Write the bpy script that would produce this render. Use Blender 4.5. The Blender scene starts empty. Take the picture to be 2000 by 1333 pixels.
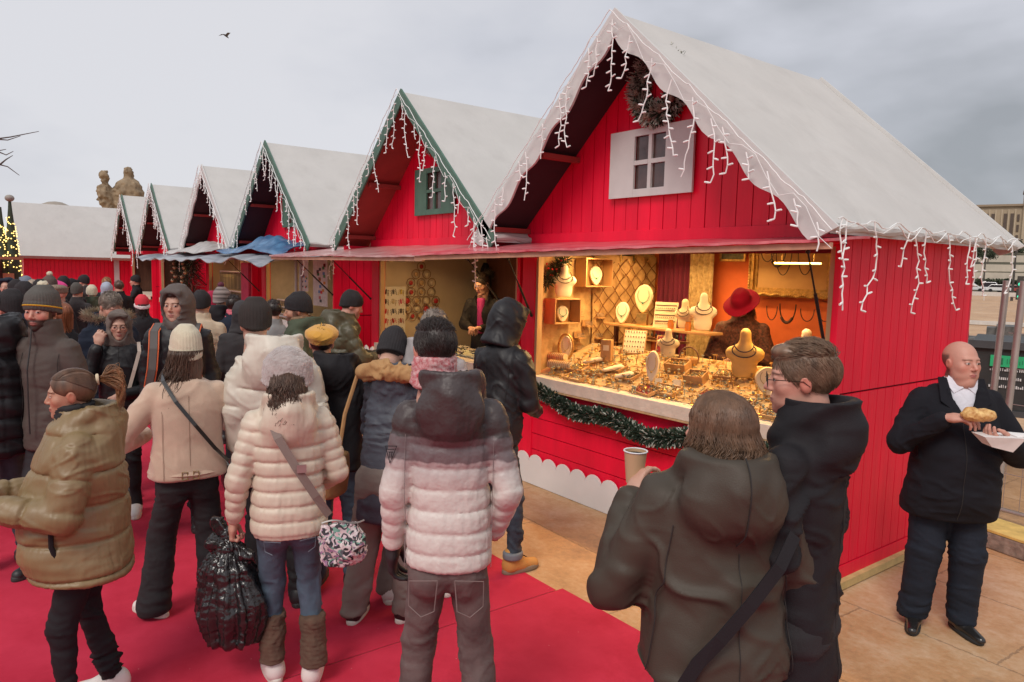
import bpy, bmesh, math, random
import numpy as np
from mathutils import Vector, Matrix
R_ = math.radians
SC = bpy.context.scene
COL = SC.collection

# ---------------------------------------------------------------- camera, world, sun, exposure
F_PX, CAM_H = 1411.0, 2.05
YAW, PITCH, ROLL = R_(-52.6), R_(5.66), R_(1.43)
_fw = np.array([math.sin(YAW)*math.cos(PITCH), math.cos(YAW)*math.cos(PITCH), -math.sin(PITCH)])
_rt = np.array([math.cos(YAW), -math.sin(YAW), 0.0]); _up = np.cross(_rt, _fw)
_R = math.cos(ROLL)*_rt+math.sin(ROLL)*_up; _U = -math.sin(ROLL)*_rt+math.cos(ROLL)*_up
cam = bpy.data.cameras.new('camera'); camo = bpy.data.objects.new('camera', cam); COL.objects.link(camo)
cam.sensor_width = 36; cam.lens = 36*F_PX/2000; cam.clip_start = 0.05; cam.clip_end = 3000
m3 = Matrix(((_R[0], _U[0], -_fw[0]), (_R[1], _U[1], -_fw[1]), (_R[2], _U[2], -_fw[2])))
camo.matrix_world = Matrix.Translation((0, 0, CAM_H)) @ m3.to_4x4()
SC.camera = camo

SUN_EL, SUN_AZ = R_(48), R_(152)   # direction the light comes from: azimuth from +Y toward +X
w = bpy.data.worlds.new('World'); SC.world = w; w.use_nodes = True
nt = w.node_tree; nt.nodes.clear()
def N(nt, t, **kw):
    n = nt.nodes.new(t)
    for k, v in kw.items():
        if k in n.inputs.keys(): n.inputs[k].default_value = v
        else: setattr(n, k, v)
    return n
out = N(nt, 'ShaderNodeOutputWorld'); bg = N(nt, 'ShaderNodeBackground', Strength=0.1)
sky = N(nt, 'ShaderNodeTexSky'); sky.sky_type = 'NISHITA'; sky.sun_disc = False
sky.sun_elevation = SUN_EL; sky.sun_rotation = SUN_AZ; sky.dust_density = 2.0
tc = N(nt, 'ShaderNodeTexCoord'); mp = N(nt, 'ShaderNodeMapping'); mp.inputs['Scale'].default_value = (1, 1, 2.2)
mp.inputs['Location'].default_value = (1.3, .4, .2)
n1 = N(nt, 'ShaderNodeTexNoise', Scale=1.9, Detail=5.0, Roughness=0.5, Distortion=0.3)
n2 = N(nt, 'ShaderNodeTexNoise', Scale=4.5, Detail=4.0, Roughness=0.5)
nt.links.new(tc.outputs['Generated'], mp.inputs['Vector'])
nt.links.new(mp.outputs[0], n1.inputs['Vector']); nt.links.new(mp.outputs[0], n2.inputs['Vector'])
# cloud brightness: darker bank toward +Y+X (behind the palace), brighter elsewhere
dotn = N(nt, 'ShaderNodeVectorMath', operation='DOT_PRODUCT'); nt.links.new(tc.outputs['Generated'], dotn.inputs[0])
dotn.inputs[1].default_value = (0.05, 1.0, -0.25)
def mth(nt, op, a, b=None, c=None, clamp=False):
    n = nt.nodes.new('ShaderNodeMath'); n.operation = op; n.use_clamp = clamp
    for i, x in enumerate((a, b, c)):
        if x is None: continue
        if isinstance(x, (int, float)): n.inputs[i].default_value = x
        else: nt.links.new(x, n.inputs[i])
    return n.outputs[0]
s = mth(nt, 'MULTIPLY_ADD', n1.outputs['Fac'], 1.5, -0.30)
s = mth(nt, 'MULTIPLY_ADD', n2.outputs['Fac'], 0.55, s)
dk = mth(nt, 'MULTIPLY', mth(nt, 'SUBTRACT', dotn.outputs['Value'], 0.50, clamp=True), 1.25)
s = mth(nt, 'SUBTRACT', s, dk)
ramp = N(nt, 'ShaderNodeValToRGB'); cr = ramp.color_ramp
cr.elements[0].position = 0.12; cr.elements[0].color = (3.2, 3.35, 3.6, 1)
cr.elements[1].position = 0.86; cr.elements[1].color = (6.7, 6.7, 7.05, 1)
e = cr.elements.new(0.5); e.color = (5.6, 5.7, 6.2, 1)
nt.links.new(s, ramp.inputs[0])
mx = N(nt, 'ShaderNodeMix', data_type='RGBA'); mx.inputs[0].default_value = 0.93
nt.links.new(sky.outputs[0], mx.inputs[6]); nt.links.new(ramp.outputs[0], mx.inputs[7])
nt.links.new(mx.outputs[2], bg.inputs['Color']); nt.links.new(bg.outputs[0], out.inputs[0])
sl = bpy.data.lights.new('sun', 'SUN'); sl.energy = 1.75; sl.angle = R_(22); sl.color = (1.0, .93, .85)
slo = bpy.data.objects.new('sun', sl); COL.objects.link(slo)
sd = Vector((math.sin(SUN_AZ)*math.cos(SUN_EL), math.cos(SUN_AZ)*math.cos(SUN_EL), math.sin(SUN_EL)))
slo.rotation_euler = sd.to_track_quat('Z', 'Y').to_euler()
SC.view_settings.view_transform = 'Standard'; SC.view_settings.look = 'None'
SC.view_settings.exposure = 0.17; SC.view_settings.gamma = 1.0
try: SC.cycles.max_bounces = 6; SC.cycles.use_denoising = True
except Exception: pass

# ---------------------------------------------------------------- pixel helper: a point of the photograph at a known height
def px_dir(u, v): return _fw*F_PX+_R*(u-1000)-_U*(v-666.5)
def px_z(u, v, z):
    d = px_dir(u, v); t = (z-CAM_H)/d[2]; return Vector((t*d[0], t*d[1], z))
def px_y(u, v, y):
    d = px_dir(u, v); t = y/d[1]; return Vector((t*d[0], y, CAM_H+t*d[2]))
def px_x(u, v, x):
    d = px_dir(u, v); t = x/d[0]; return Vector((x, t*d[1], CAM_H+t*d[2]))
def px_d(u, v, D):
    d = px_dir(u, v); t = D/math.hypot(d[0], d[1]); return Vector((t*d[0], t*d[1], CAM_H+t*d[2]))

# ---------------------------------------------------------------- materials
MATS = {}
def mat(name, col, rough=0.7, metal=0.0, var=0.12, vscale=6.0, bump=0.0, bscale=40.0, bump2=0.0, b2scale=8.0, spec=0.5,
        col2=None, emit=None, estr=0.0, stretch=(1, 1, 1), coat=0.0, trans=0.0, sheen=0.0, attr=None, alpha=None, dirt=0.0, folds=False):
    if name in MATS: return MATS[name]
    m = bpy.data.materials.new(name); m.use_nodes = True; t = m.node_tree; b = t.nodes['Principled BSDF']
    b.inputs['Roughness'].default_value = rough; b.inputs['Metallic'].default_value = metal
    b.inputs['Specular IOR Level'].default_value = spec
    if coat: b.inputs['Coat Weight'].default_value = coat
    if trans: b.inputs['Transmission Weight'].default_value = trans
    if sheen: b.inputs['Sheen Weight'].default_value = sheen; b.inputs['Sheen Roughness'].default_value = .5
    tc = t.nodes.new('ShaderNodeTexCoord'); mp = t.nodes.new('ShaderNodeMapping'); mp.inputs['Scale'].default_value = stretch
    t.links.new(tc.outputs['Object'], mp.inputs['Vector'])
    nz = N(t, 'ShaderNodeTexNoise', Scale=vscale, Detail=6.0, Roughness=.6); t.links.new(mp.outputs[0], nz.inputs['Vector'])
    rp = t.nodes.new('ShaderNodeValToRGB'); e = rp.color_ramp.elements
    a = [max(0, c*(1-var)) for c in col]; c2 = col2 or [min(1, c*(1+var)) for c in col]
    e[0].position = .3; e[1].position = .7; e[0].color = (*a, 1); e[1].color = (*c2, 1)
    t.links.new(nz.outputs['Fac'], rp.inputs[0])
    colout = rp.outputs[0]
    if attr:
        at = t.nodes.new('ShaderNodeAttribute'); at.attribute_name = attr
        mm = N(t, 'ShaderNodeMix', data_type='RGBA', blend_type='MULTIPLY'); mm.inputs[0].default_value = 1
        t.links.new(at.outputs['Color'], mm.inputs[6]); t.links.new(colout, mm.inputs[7]); colout = mm.outputs[2]
    if dirt:
        nd = N(t, 'ShaderNodeTexNoise', Scale=1.7, Detail=8.0, Roughness=.7); t.links.new(tc.outputs['Object'], nd.inputs['Vector'])
        f = mth(t, 'MULTIPLY', mth(t, 'SUBTRACT', nd.outputs['Fac'], .52, clamp=True), 5*dirt, clamp=True)
        md = N(t, 'ShaderNodeMix', data_type='RGBA'); t.links.new(f, md.inputs[0]); t.links.new(colout, md.inputs[6])
        md.inputs[7].default_value = (.12, .10, .085, 1); colout = md.outputs[2]
    t.links.new(colout, b.inputs['Base Color'])
    last = None
    if bump2:
        k = N(t, 'ShaderNodeTexNoise', Scale=b2scale, Detail=3.0, Distortion=.6)
        if folds:
            k.noise_type = 'RIDGED_MULTIFRACTAL'; k.inputs['Scale'].default_value = b2scale*.42; k.inputs['Detail'].default_value = 2.5; k.inputs['Distortion'].default_value = .9; k.normalize = True
            m2 = t.nodes.new('ShaderNodeMapping'); m2.inputs['Rotation'].default_value = (.5, .4, .3); m2.inputs['Scale'].default_value = (1, 1, .42); t.links.new(mp.outputs[0], m2.inputs['Vector']); t.links.new(m2.outputs[0], k.inputs['Vector'])
        else: t.links.new(mp.outputs[0], k.inputs['Vector'])
        bb = N(t, 'ShaderNodeBump', Strength=bump2, Distance=.012 if folds else .02); t.links.new(k.outputs['Fac'], bb.inputs['Height']); last = bb
    if bump:
        k = N(t, 'ShaderNodeTexNoise', Scale=bscale, Detail=3.0); t.links.new(mp.outputs[0], k.inputs['Vector'])
        bb = N(t, 'ShaderNodeBump', Strength=bump, Distance=.004); t.links.new(k.outputs['Fac'], bb.inputs['Height'])
        if last: t.links.new(last.outputs[0], bb.inputs['Normal'])
        last = bb
    if last: t.links.new(last.outputs[0], b.inputs['Normal'])
    if emit: b.inputs['Emission Color'].default_value = (*emit, 1); b.inputs['Emission Strength'].default_value = estr
    MATS[name] = m; return m
def cloth(name, col, rough=.8, var=.10, **kw):
    kw.setdefault('spec', .22)
    kw.setdefault('bump', .35); kw.setdefault('bscale', 260.0); kw.setdefault('bump2', .35); kw.setdefault('b2scale', 14.0); kw.setdefault('sheen', .0); kw.setdefault('folds', True)
    return mat(name, col, rough, var=var, vscale=9.0, **kw)

# ---------------------------------------------------------------- plain mesh builder
class MB:
    def __init__(s): s.v = []; s.f = []
    def add(s, vs, fs):
        o = len(s.v); s.v.extend([tuple(p) for p in vs]); s.f.extend([tuple(i+o for i in f) for f in fs]); return s
    def box(s, a, b, rot=None, c=None):
        x0, y0, z0 = a; x1, y1, z1 = b
        vs = [Vector(p) for p in ((x0,y0,z0),(x1,y0,z0),(x1,y1,z0),(x0,y1,z0),(x0,y0,z1),(x1,y0,z1),(x1,y1,z1),(x0,y1,z1))]
        if rot is not None:
            c = Vector(c) if c is not None else sum(vs, Vector())/8
            vs = [rot @ (p-c)+c for p in vs]
        return s.add(vs, [(0,3,2,1),(4,5,6,7),(0,1,5,4),(1,2,6,5),(2,3,7,6),(3,0,4,7)])
    def cbox(s, c, d, rot=None):
        c = Vector(c); d = Vector(d)/2
        return s.box(c-d, c+d, rot, c)
    def hexa(s, p): return s.add(p, [(0,3,2,1),(4,5,6,7),(0,1,5,4),(1,2,6,5),(2,3,7,6),(3,0,4,7)])
    def prism(s, poly, d):            # closed 3D polygon extruded along vector d
        n = len(poly); d = Vector(d); a = [Vector(p) for p in poly]; b = [p+d for p in a]
        return s.add(a+b, [tuple(range(n))[::-1], tuple(range(n, 2*n))]+[(i, (i+1) % n, n+(i+1) % n, n+i) for i in range(n)])
    def tube(s, pts, r, n=6, cap=True):
        pts = [Vector(p) for p in pts]; k = len(pts); rs = r if isinstance(r, (list, tuple)) else [r]*k
        vs = []; up = Vector((0, 0, 1)); prev = None
        for i, p in enumerate(pts):
            t = (pts[min(i+1, k-1)]-pts[max(i-1, 0)])
            if t.length < 1e-9: t = Vector((0, 0, 1))
            t.normalize()
            if prev is None:
                a = t.orthogonal().normalized()
            else:
                a = prev-t*prev.dot(t)
                if a.length < 1e-6: a = t.orthogonal()
                a.normalize()
            prev = a; b = t.cross(a)
            for j in range(n):
                an = 2*math.pi*j/n; vs.append(p+(a*math.cos(an)+b*math.sin(an))*rs[i])
        fs = [(i*n+j, i*n+(j+1) % n, (i+1)*n+(j+1) % n, (i+1)*n+j) for i in range(k-1) for j in range(n)]
        if cap: fs += [tuple(range(n))[::-1], tuple(range((k-1)*n, k*n))]
        return s.add(vs, fs)
    def lathe(s, prof, c=(0, 0, 0), n=16, rot=None, sx=1, sy=1):
        c = Vector(c); vs = []; k = len(prof)
        for r, z in prof:
            for j in range(n):
                an = 2*math.pi*j/n; p = Vector((r*math.cos(an)*sx, r*math.sin(an)*sy, z))
                vs.append((rot @ p if rot is not None else p)+c)
        fs = [(i*n+j, i*n+(j+1) % n, (i+1)*n+(j+1) % n, (i+1)*n+j) for i in range(k-1) for j in range(n)]
        fs += [tuple(range(n))[::-1], tuple(range((k-1)*n, k*n))]
        return s.add(vs, fs)
    def ball(s, c, r, n=8, sc=(1, 1, 1)):
        pr = [(r*math.sin(math.pi*i/n) or 1e-4, -r*math.cos(math.pi*i/n)) for i in range(n+1)]
        o = len(s.v); s.lathe(pr, (0, 0, 0), max(6, n+2))
        for i in range(o, len(s.v)): p = s.v[i]; s.v[i] = (p[0]*sc[0]+c[0], p[1]*sc[1]+c[1], p[2]*sc[2]+c[2])
        return s
    def quad(s, a, b, c, d): return s.add([a, b, c, d], [(0, 1, 2, 3)])
    def build(s, name, material=None, parent=None, smooth=False, bevel=0):
        me = bpy.data.meshes.new(name); me.from_pydata(s.v, [], s.f); me.update()
        if smooth:
            me.polygons.foreach_set('use_smooth', [True]*len(me.polygons))
            try: me.set_sharp_from_angle(angle=R_(42))
            except Exception: pass
        o = bpy.data.objects.new(name, me); COL.objects.link(o)
        if material: me.materials.append(material)
        if parent: o.parent = parent
        if bevel:
            b = o.modifiers.new('bevel', 'BEVEL'); b.width = bevel; b.segments = 2; b.limit_method = 'ANGLE'
        return o
def tag(o, label=None, cat=None, group=None, kind=None):
    if label: o['label'] = label
    if cat: o['category'] = cat
    if group: o['group'] = group
    if kind: o['kind'] = kind
    return o
def empty(name, loc=(0, 0, 0), rz=0.0, label=None, cat=None, group=None):
    o = bpy.data.objects.new(name, None); COL.objects.link(o); o.location = loc; o.rotation_euler = (0, 0, rz)
    o.empty_display_size = .2
    return tag(o, label, cat, group)
def np_mesh(name, V, Fq, material=None, parent=None, smooth=True, cols=None):
    me = bpy.data.meshes.new(name); nv, nf = len(V), len(Fq); k = Fq.shape[1] if nf else 4
    me.vertices.add(nv); me.vertices.foreach_set('co', np.ascontiguousarray(V, dtype=np.float32).ravel())
    me.loops.add(nf*k); me.loops.foreach_set('vertex_index', np.ascontiguousarray(Fq, dtype=np.int32).ravel())
    me.polygons.add(nf); me.polygons.foreach_set('loop_start', np.arange(0, nf*k, k, dtype=np.int32))
    me.polygons.foreach_set('loop_total', np.full(nf, k, dtype=np.int32))
    if smooth: me.polygons.foreach_set('use_smooth', np.ones(nf, dtype=bool))
    me.update(calc_edges=True)
    if cols is not None:
        a = me.color_attributes.new('pig_shade', 'FLOAT_COLOR', 'POINT')
        c = np.ones((nv, 4), dtype=np.float32); c[:, :3] = cols; a.data.foreach_set('color', c.ravel())
    o = bpy.data.objects.new(name, me); COL.objects.link(o)
    if material: me.materials.append(material)
    if parent: o.parent = parent
    return o

# ---------------------------------------------------------------- implicit-surface (SDF) modeller
_rs = np.random.RandomState(3); _LAT = _rs.rand(32, 32, 32).astype(np.float32)
def vnoise(p, sc=1.0, off=0.0):
    q = p*sc+off; i = np.floor(q).astype(int); f = (q-i).astype(np.float32); f = f*f*(3-2*f); i &= 31; j = (i+1) & 31
    x0, y0, z0 = i[..., 0], i[..., 1], i[..., 2]; x1, y1, z1 = j[..., 0], j[..., 1], j[..., 2]
    fx, fy, fz = f[..., 0], f[..., 1], f[..., 2]; L = _LAT
    a = L[x0,y0,z0]*(1-fx)+L[x1,y0,z0]*fx; b = L[x0,y1,z0]*(1-fx)+L[x1,y1,z0]*fx
    c = L[x0,y0,z1]*(1-fx)+L[x1,y0,z1]*fx; d = L[x0,y1,z1]*(1-fx)+L[x1,y1,z1]*fx
    return (a*(1-fy)+b*fy)*(1-fz)+(c*(1-fy)+d*fy)*fz-.5
def smin(a, b, k):
    if k <= 0: return np.minimum(a, b)
    h = np.clip(.5+.5*(b-a)/k, 0, 1); return b*(1-h)+a*h-k*h*(1-h)
def A3(p): return np.array(p, dtype=np.float32)
class Cap:          # round cone between a and b, optional squash of one axis, optional quilting
    def __init__(s, a, b, ra, rb, k=.03, quilt=None, op='+', flat=None):
        s.a, s.b, s.ra, s.rb, s.k, s.quilt, s.op, s.flat = A3(a), A3(b), ra, rb, k, quilt, op, flat
    def box(s):
        r = max(s.ra, s.rb)+.03; return np.minimum(s.a, s.b)-r, np.maximum(s.a, s.b)+r
    def d(s, P):
        ab = s.b-s.a; L = float(np.sqrt((ab**2).sum()))+1e-9; pa = P-s.a
        t = np.clip((pa@ab)/(L*L), 0, 1); r = s.ra+(s.rb-s.ra)*t; v = pa-t[..., None]*ab
        if s.flat is not None:
            ax, fac = s.flat; ax = A3(ax); ax = ax/np.sqrt((ax**2).sum()); c = v@ax; v = v+(c*(fac-1))[..., None]*ax
        dd = np.sqrt((v**2).sum(-1))-r
        if s.quilt:
            p, amp, ph = s.quilt; fr = ((t*L+ph)/p) % 1.0; sd_ = np.minimum(fr, 1-fr)*p; dd = dd-amp*(.9-np.exp(-(sd_/.0085)**2)*.9+(.10+1.9*p)*np.sin(np.pi*fr)-.7)
        return dd
class Ell:
    def __init__(s, c, r, k=.02, op='+', rot=None):
        s.c, s.r, s.k, s.op = A3(c), A3(r), k, op; s.R = None if rot is None else np.array(rot, dtype=np.float32)
    def box(s):
        m = float(s.r.max())+.02 if s.R is not None else s.r+.02; return s.c-m, s.c+m
    def d(s, P):
        q = P-s.c
        if s.R is not None: q = q@s.R
        l = np.sqrt(((q/s.r)**2).sum(-1))+1e-6; g = np.sqrt(((q/(s.r**2))**2).sum(-1))+1e-6
        return l*(l-1)/g
class Loft:         # stack of super-ellipses by height: rows (z, cx, cy, rx, ry)
    def __init__(s, rows, k=.03, n=2.3, quilt=None, op='+', rnd=.02, tilt=0.0, zlo=None):
        s.rows = np.array(sorted(rows), dtype=np.float32); s.k, s.n, s.quilt, s.op, s.rnd, s.tilt = k, n, quilt, op, rnd, tilt
    def box(s):
        r = s.rows; lo = np.array([(r[:,1]-r[:,3]).min(), (r[:,2]-r[:,4]).min(), r[0,0]])-.04
        hi = np.array([(r[:,1]+r[:,3]).max(), (r[:,2]+r[:,4]).max(), r[-1,0]])+.04; return lo, hi
    def d(s, P):
        r = s.rows; z = P[..., 2]; zf = z.ravel()
        zz = np.linspace(r[0,0], r[-1,0], 96)
        out = []
        for j in range(1, 5):
            y = np.interp(zz, r[:,0], r[:,j])
            kk = max(1, int(96*.035/(r[-1,0]-r[0,0]+1e-6)))
            yp = np.pad(y, kk, mode='edge'); y = np.convolve(yp, np.ones(2*kk+1)/(2*kk+1), 'valid')
            out.append(np.interp(zf, zz, y).reshape(z.shape))
        cx, cy, rx, ry = out
        X = np.abs((P[..., 0]-cx)/rx); Y = np.abs((P[..., 1]-cy)/ry); n = s.n
        l = (X**n+Y**n+1e-9)**(1/n); dd = (l-1)*np.minimum(rx, ry)*np.where(l < 1, 1, .5*(1+rx/np.minimum(rx, ry)*0+1))
        if s.quilt:
            p, amp, ph = s.quilt; fr = ((z+ph+s.tilt*P[..., 0])/p) % 1.0
            sd_ = np.minimum(fr, 1-fr)*p; dd = dd-amp*(.9-np.exp(-(sd_/.0085)**2)*.9+(.10+1.9*p)*np.sin(np.pi*fr)-.7)
        zc = np.maximum(r[0,0]-z, z-r[-1,0])+s.rnd; dd = dd+s.rnd
        return np.minimum(np.maximum(dd, zc), 0)+np.sqrt(np.maximum(dd, 0)**2+np.maximum(zc, 0)**2)-s.rnd
class Fn:           # custom field with its own box
    def __init__(s, f, lo, hi, k=.02, op='+'): s.f, s.lo, s.hi, s.k, s.op = f, A3(lo), A3(hi), k, op
    def box(s): return s.lo, s.hi
    def d(s, P): return s.f(P)
def surf(prims, vox, smooth=1, post=None):
    pos = [p for p in prims if p.op == '+']
    lo = np.min([p.box()[0] for p in pos], axis=0)-2*vox; hi = np.max([p.box()[1] for p in pos], axis=0)+2*vox
    n = np.ceil((hi-lo)/vox).astype(int)+1
    ax = [lo[i]+vox*np.arange(n[i]) for i in range(3)]
    Fd = np.full(tuple(n), .08, dtype=np.float32)
    for p in prims:
        a, b = p.box(); m = p.k+vox+.01
        i0 = np.maximum(0, np.floor((a-m-lo)/vox).astype(int)); i1 = np.minimum(n, np.ceil((b+m-lo)/vox).astype(int)+1)
        if (i1 <= i0).any(): continue
        g = np.stack(np.meshgrid(*[ax[i][i0[i]:i1[i]] for i in range(3)], indexing='ij'), -1).astype(np.float32)
        d = p.d(g).astype(np.float32); sl = tuple(slice(i0[i], i1[i]) for i in range(3))
        if p.op == '+': Fd[sl] = smin(Fd[sl], d, p.k)
        elif p.op == '-': Fd[sl] = -smin(-Fd[sl], d, p.k)
    Fd[0] = Fd[-1] = .08; Fd[:, 0] = Fd[:, -1] = .08; Fd[:, :, 0] = Fd[:, :, -1] = .08
    ins = Fd < 0
    c = [ins[x:n[0]-1+x, y:n[1]-1+y, z:n[2]-1+z] for x in (0, 1) for y in (0, 1) for z in (0, 1)]
    sm = sum(q.astype(np.int8) for q in c); act = (sm > 0) & (sm < 8)
    ids = np.full(act.shape, -1, dtype=np.int64); idx = np.argwhere(act); ids[act] = np.arange(len(idx))
    acc = np.zeros((len(idx), 3), dtype=np.float32); cnt = np.zeros(len(idx), dtype=np.float32)
    off = [(x, y, z) for x in (0, 1) for y in (0, 1) for z in (0, 1)]
    val = [Fd[idx[:,0]+o[0], idx[:,1]+o[1], idx[:,2]+o[2]] for o in off]
    for a in range(8):
        for b in range(a+1, 8):
            if sum(abs(off[a][i]-off[b][i]) for i in range(3)) != 1: continue
            va, vb = val[a], val[b]; m = (va < 0) != (vb < 0)
            t = np.where(m, va/np.where(m, va-vb, 1), 0)
            pt = A3(off[a])[None]*(1-t[:, None])+A3(off[b])[None]*t[:, None]
            acc += np.where(m[:, None], pt, 0); cnt += m
    V = (idx+acc/cnt[:, None])*vox+lo
    quads = []
    for axi in range(3):
        u, w_ = [(1, 2), (2, 0), (0, 1)][axi]
        s0 = [slice(None)]*3; s1 = [slice(None)]*3; s0[axi] = slice(0, n[axi]-1); s1[axi] = slice(1, n[axi])
        A, B = ins[tuple(s0)], ins[tuple(s1)]; e = np.argwhere(A != B)
        if not len(e): continue
        e = e[(e[:, u] > 0) & (e[:, w_] > 0) & (e[:, u] < n[u]-1) & (e[:, w_] < n[w_]-1)]
        fl = A[e[:,0], e[:,1], e[:,2]]
        def cid(du, dw):
            q = e.copy(); q[:, u] -= du; q[:, w_] -= dw; return ids[q[:,0], q[:,1], q[:,2]]
        q = np.stack([cid(1, 1), cid(0, 1), cid(0, 0), cid(1, 0)], 1)
        q[~fl] = q[~fl][:, ::-1]; quads.append(q)
    Q = np.concatenate(quads); Q = Q[(Q >= 0).all(1)]
    for _ in range(smooth):
        S = np.zeros_like(V); K = np.zeros(len(V))
        for i in range(4):
            a, b = Q[:, i], Q[:, (i+1) % 4]
            for d_ in range(3): S[:, d_] += np.bincount(a, V[b, d_], len(V))
            K += np.bincount(a, minlength=len(V))
        V = V*.5+.5*S/np.maximum(K, 1)[:, None]
    return V.astype(np.float32), Q
def vfold(V, Q, amp, ka=3.0, kz=2.0, seed=0.0):      # folds running downward, for gathered plastic or cloth
    Nn = vnormals(V, Q); an = np.arctan2(V[:, 1], V[:, 0]); P = np.stack([np.cos(an)*ka, np.sin(an)*ka, V[:, 2]*kz], -1); n = vnoise(P, 1.0, seed); m = vnoise(P, 2.1, seed+9)
    return V+Nn*((amp*(.5-2.2*np.abs(n))+amp*.45*(.5-2*np.abs(m)))[:, None])
def vnormals(V, Q):
    a, b, c, d = V[Q[:,0]], V[Q[:,1]], V[Q[:,2]], V[Q[:,3]]; n = np.cross(c-a, d-b); Nn = np.zeros_like(V)
    for i in range(4):
        for k in range(3): Nn[:, k] += np.bincount(Q[:, i], n[:, k], len(V))
    return Nn/(np.sqrt((Nn**2).sum(1))[:, None]+1e-9)
def wrinkle(V, Q, amp=.006, sc=9.0, seed=0.0, ridged=True, stretch=(1, 1, 1.8)):
    Nn = vnormals(V, Q); P = V*A3(stretch)
    warp = np.stack([vnoise(P, sc*.5, seed+7), vnoise(P, sc*.5, seed+17), vnoise(P, sc*.5, seed+27)], -1)
    if not ridged:
        return V+Nn*((vnoise(P+warp*.12, sc, seed)*amp+vnoise(P+warp*.1, sc*2.3, seed+5)*amp*.5)[:, None])
    tot = vnoise(P, sc*.5, seed+31)*.9; mo = np.clip(vnoise(V, 3.5, seed+40)*3+.5, 0, 1)
    for k, (f, a, an) in enumerate(((1.0, 1.0, .5), (1.0, 1.0, -.6), (2.0, .5, .25), (2.2, .5, -1.1))):     # drawn-out folds in crossing directions
        ca, sa = math.cos(an+seed*.37), math.sin(an+seed*.37); h = P[:, 0]*.8+P[:, 1]*.6; u_ = h*ca+P[:, 2]*sa; v_ = -h*sa+P[:, 2]*ca
        D = np.stack([u_*.32, v_*1.25, (P[:, 0]*.6-P[:, 1]*.8)*.5], -1)+warp*.10/f
        n = vnoise(D, sc*f*1.35, seed+11*k); w_ = mo if k % 2 else 1-mo; mk = np.clip(vnoise(V, sc*.6, seed+3*k+50)*2.4+.35, 0, 1)
        tot = tot+a*w_*(n*.9+np.exp(-(n/.06)**2)*.60*mk)
    return V+Nn*(((tot-.2)*amp*1.8)[:, None])
# ---------------------------------------------------------------- people
def rotm(rz=0, rx=0, ry=0):
    return np.array((Matrix.Rotation(rz, 3, 'Z') @ Matrix.Rotation(rx, 3, 'X') @ Matrix.Rotation(ry, 3, 'Y')))
def strand_mesh(P, r, n=3):
    S, K, _ = P.shape; T = np.gradient(P, axis=1); T /= np.sqrt((T**2).sum(-1, keepdims=True))+1e-9
    up = np.array([.31, .17, .93]); a = np.cross(T, up); a /= np.sqrt((a**2).sum(-1, keepdims=True))+1e-9; b = np.cross(T, a)
    r = np.asarray(r); r = r.reshape(1, -1, 1) if r.ndim == 1 else r[..., None]
    ring = [P+(a*math.cos(2*math.pi*j/n)+b*math.sin(2*math.pi*j/n))*r for j in range(n)]
    V = np.stack(ring, 2).reshape(-1, 3)
    s, k, j = np.meshgrid(np.arange(S), np.arange(K-1), np.arange(n), indexing='ij'); base = (s*K+k)*n
    Q = np.stack([base+j, base+(j+1) % n, base+n+(j+1) % n, base+n+j], -1).reshape(-1, 4)
    return V, Q
def join(parts):
    Vs, Qs, o = [], [], 0
    for V, Q in parts: Vs.append(V); Qs.append(Q+o); o += len(V)
    return np.concatenate(Vs), np.concatenate(Qs)
SKINS = {'fair': (.54, .305, .225), 'pink': (.55, .275, .205), 'tan': (.44, .235, .155), 'olive': (.46, .28, .20)}
def g2(x, c, s): return np.exp(-((x-c)/s)**2)
_headcache = {}
def head_mesh(vox, f=0):        # f: feminine softness 0/1, 'b' heavy
    key = (vox, f)
    if key in _headcache: return _headcache[key]
    fem = f == 1; heavy = f == 2
    jw = .046 if fem else (.064 if heavy else .054)
    P = [Ell((0,-.017,.03),(.075,.096,.086), 0), Ell((0,.02,-.03),(.061 if not heavy else .068,.066,.084), .03), Ell((0,.032,-.072),(jw,.048,.042), .03),
         Ell((0,.070,-.099),(.020,.016,.016), .02), Ell((0,.074,.024),(.046,.014,.009), .015),
         Ell((.041,.056,-.022),(.022,.020,.022), .02), Ell((-.041,.056,-.022),(.022,.020,.022), .02)]
    for s in (-1, 1):
        P.append(Ell((s*.031,.094,.004),(.018,.013,.011), .010, '-'))
        P.append(Ell((s*.031,.0735,.003),(.0135,.0135,.0125), .003))
        P.append(Ell((s*.031,.0775,.011),(.016,.010,.004), .003))
    P += [Cap((0,.080,.014),(0,.104 if not fem else .100,-.026), .0075,.0105, .011), Ell((.0105,.093,-.032),(.0075,.009,.0065), .005), Ell((-.0105,.093,-.032),(.0075,.009,.0065), .005),
          Ell((0,.0865,-.0575),(.021,.0085,.0050), .004), Ell((0,.0850,-.0690),(.018,.0090,.0062), .004)]
    if heavy: P += [Ell((0,.035,-.115),(.052,.045,.028), .025)]
    for s in (-1, 1):
        P.append(Ell((s*.0745,-.008,-.008),(.008,.018,.029), .006, '+', rotm(0, R_(-12), R_(s*12)))); P.append(Ell((s*.085,-.004,-.004),(.006,.010,.017), .004, '-'))
    P.append(Cap((0,-.028,-.075),(0,-.045,-.22), .050 if fem else .058, .054 if fem else .064, .02))
    V, Q = surf(P, vox, 1)
    _headcache[key] = (V, Q); return V, Q
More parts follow.
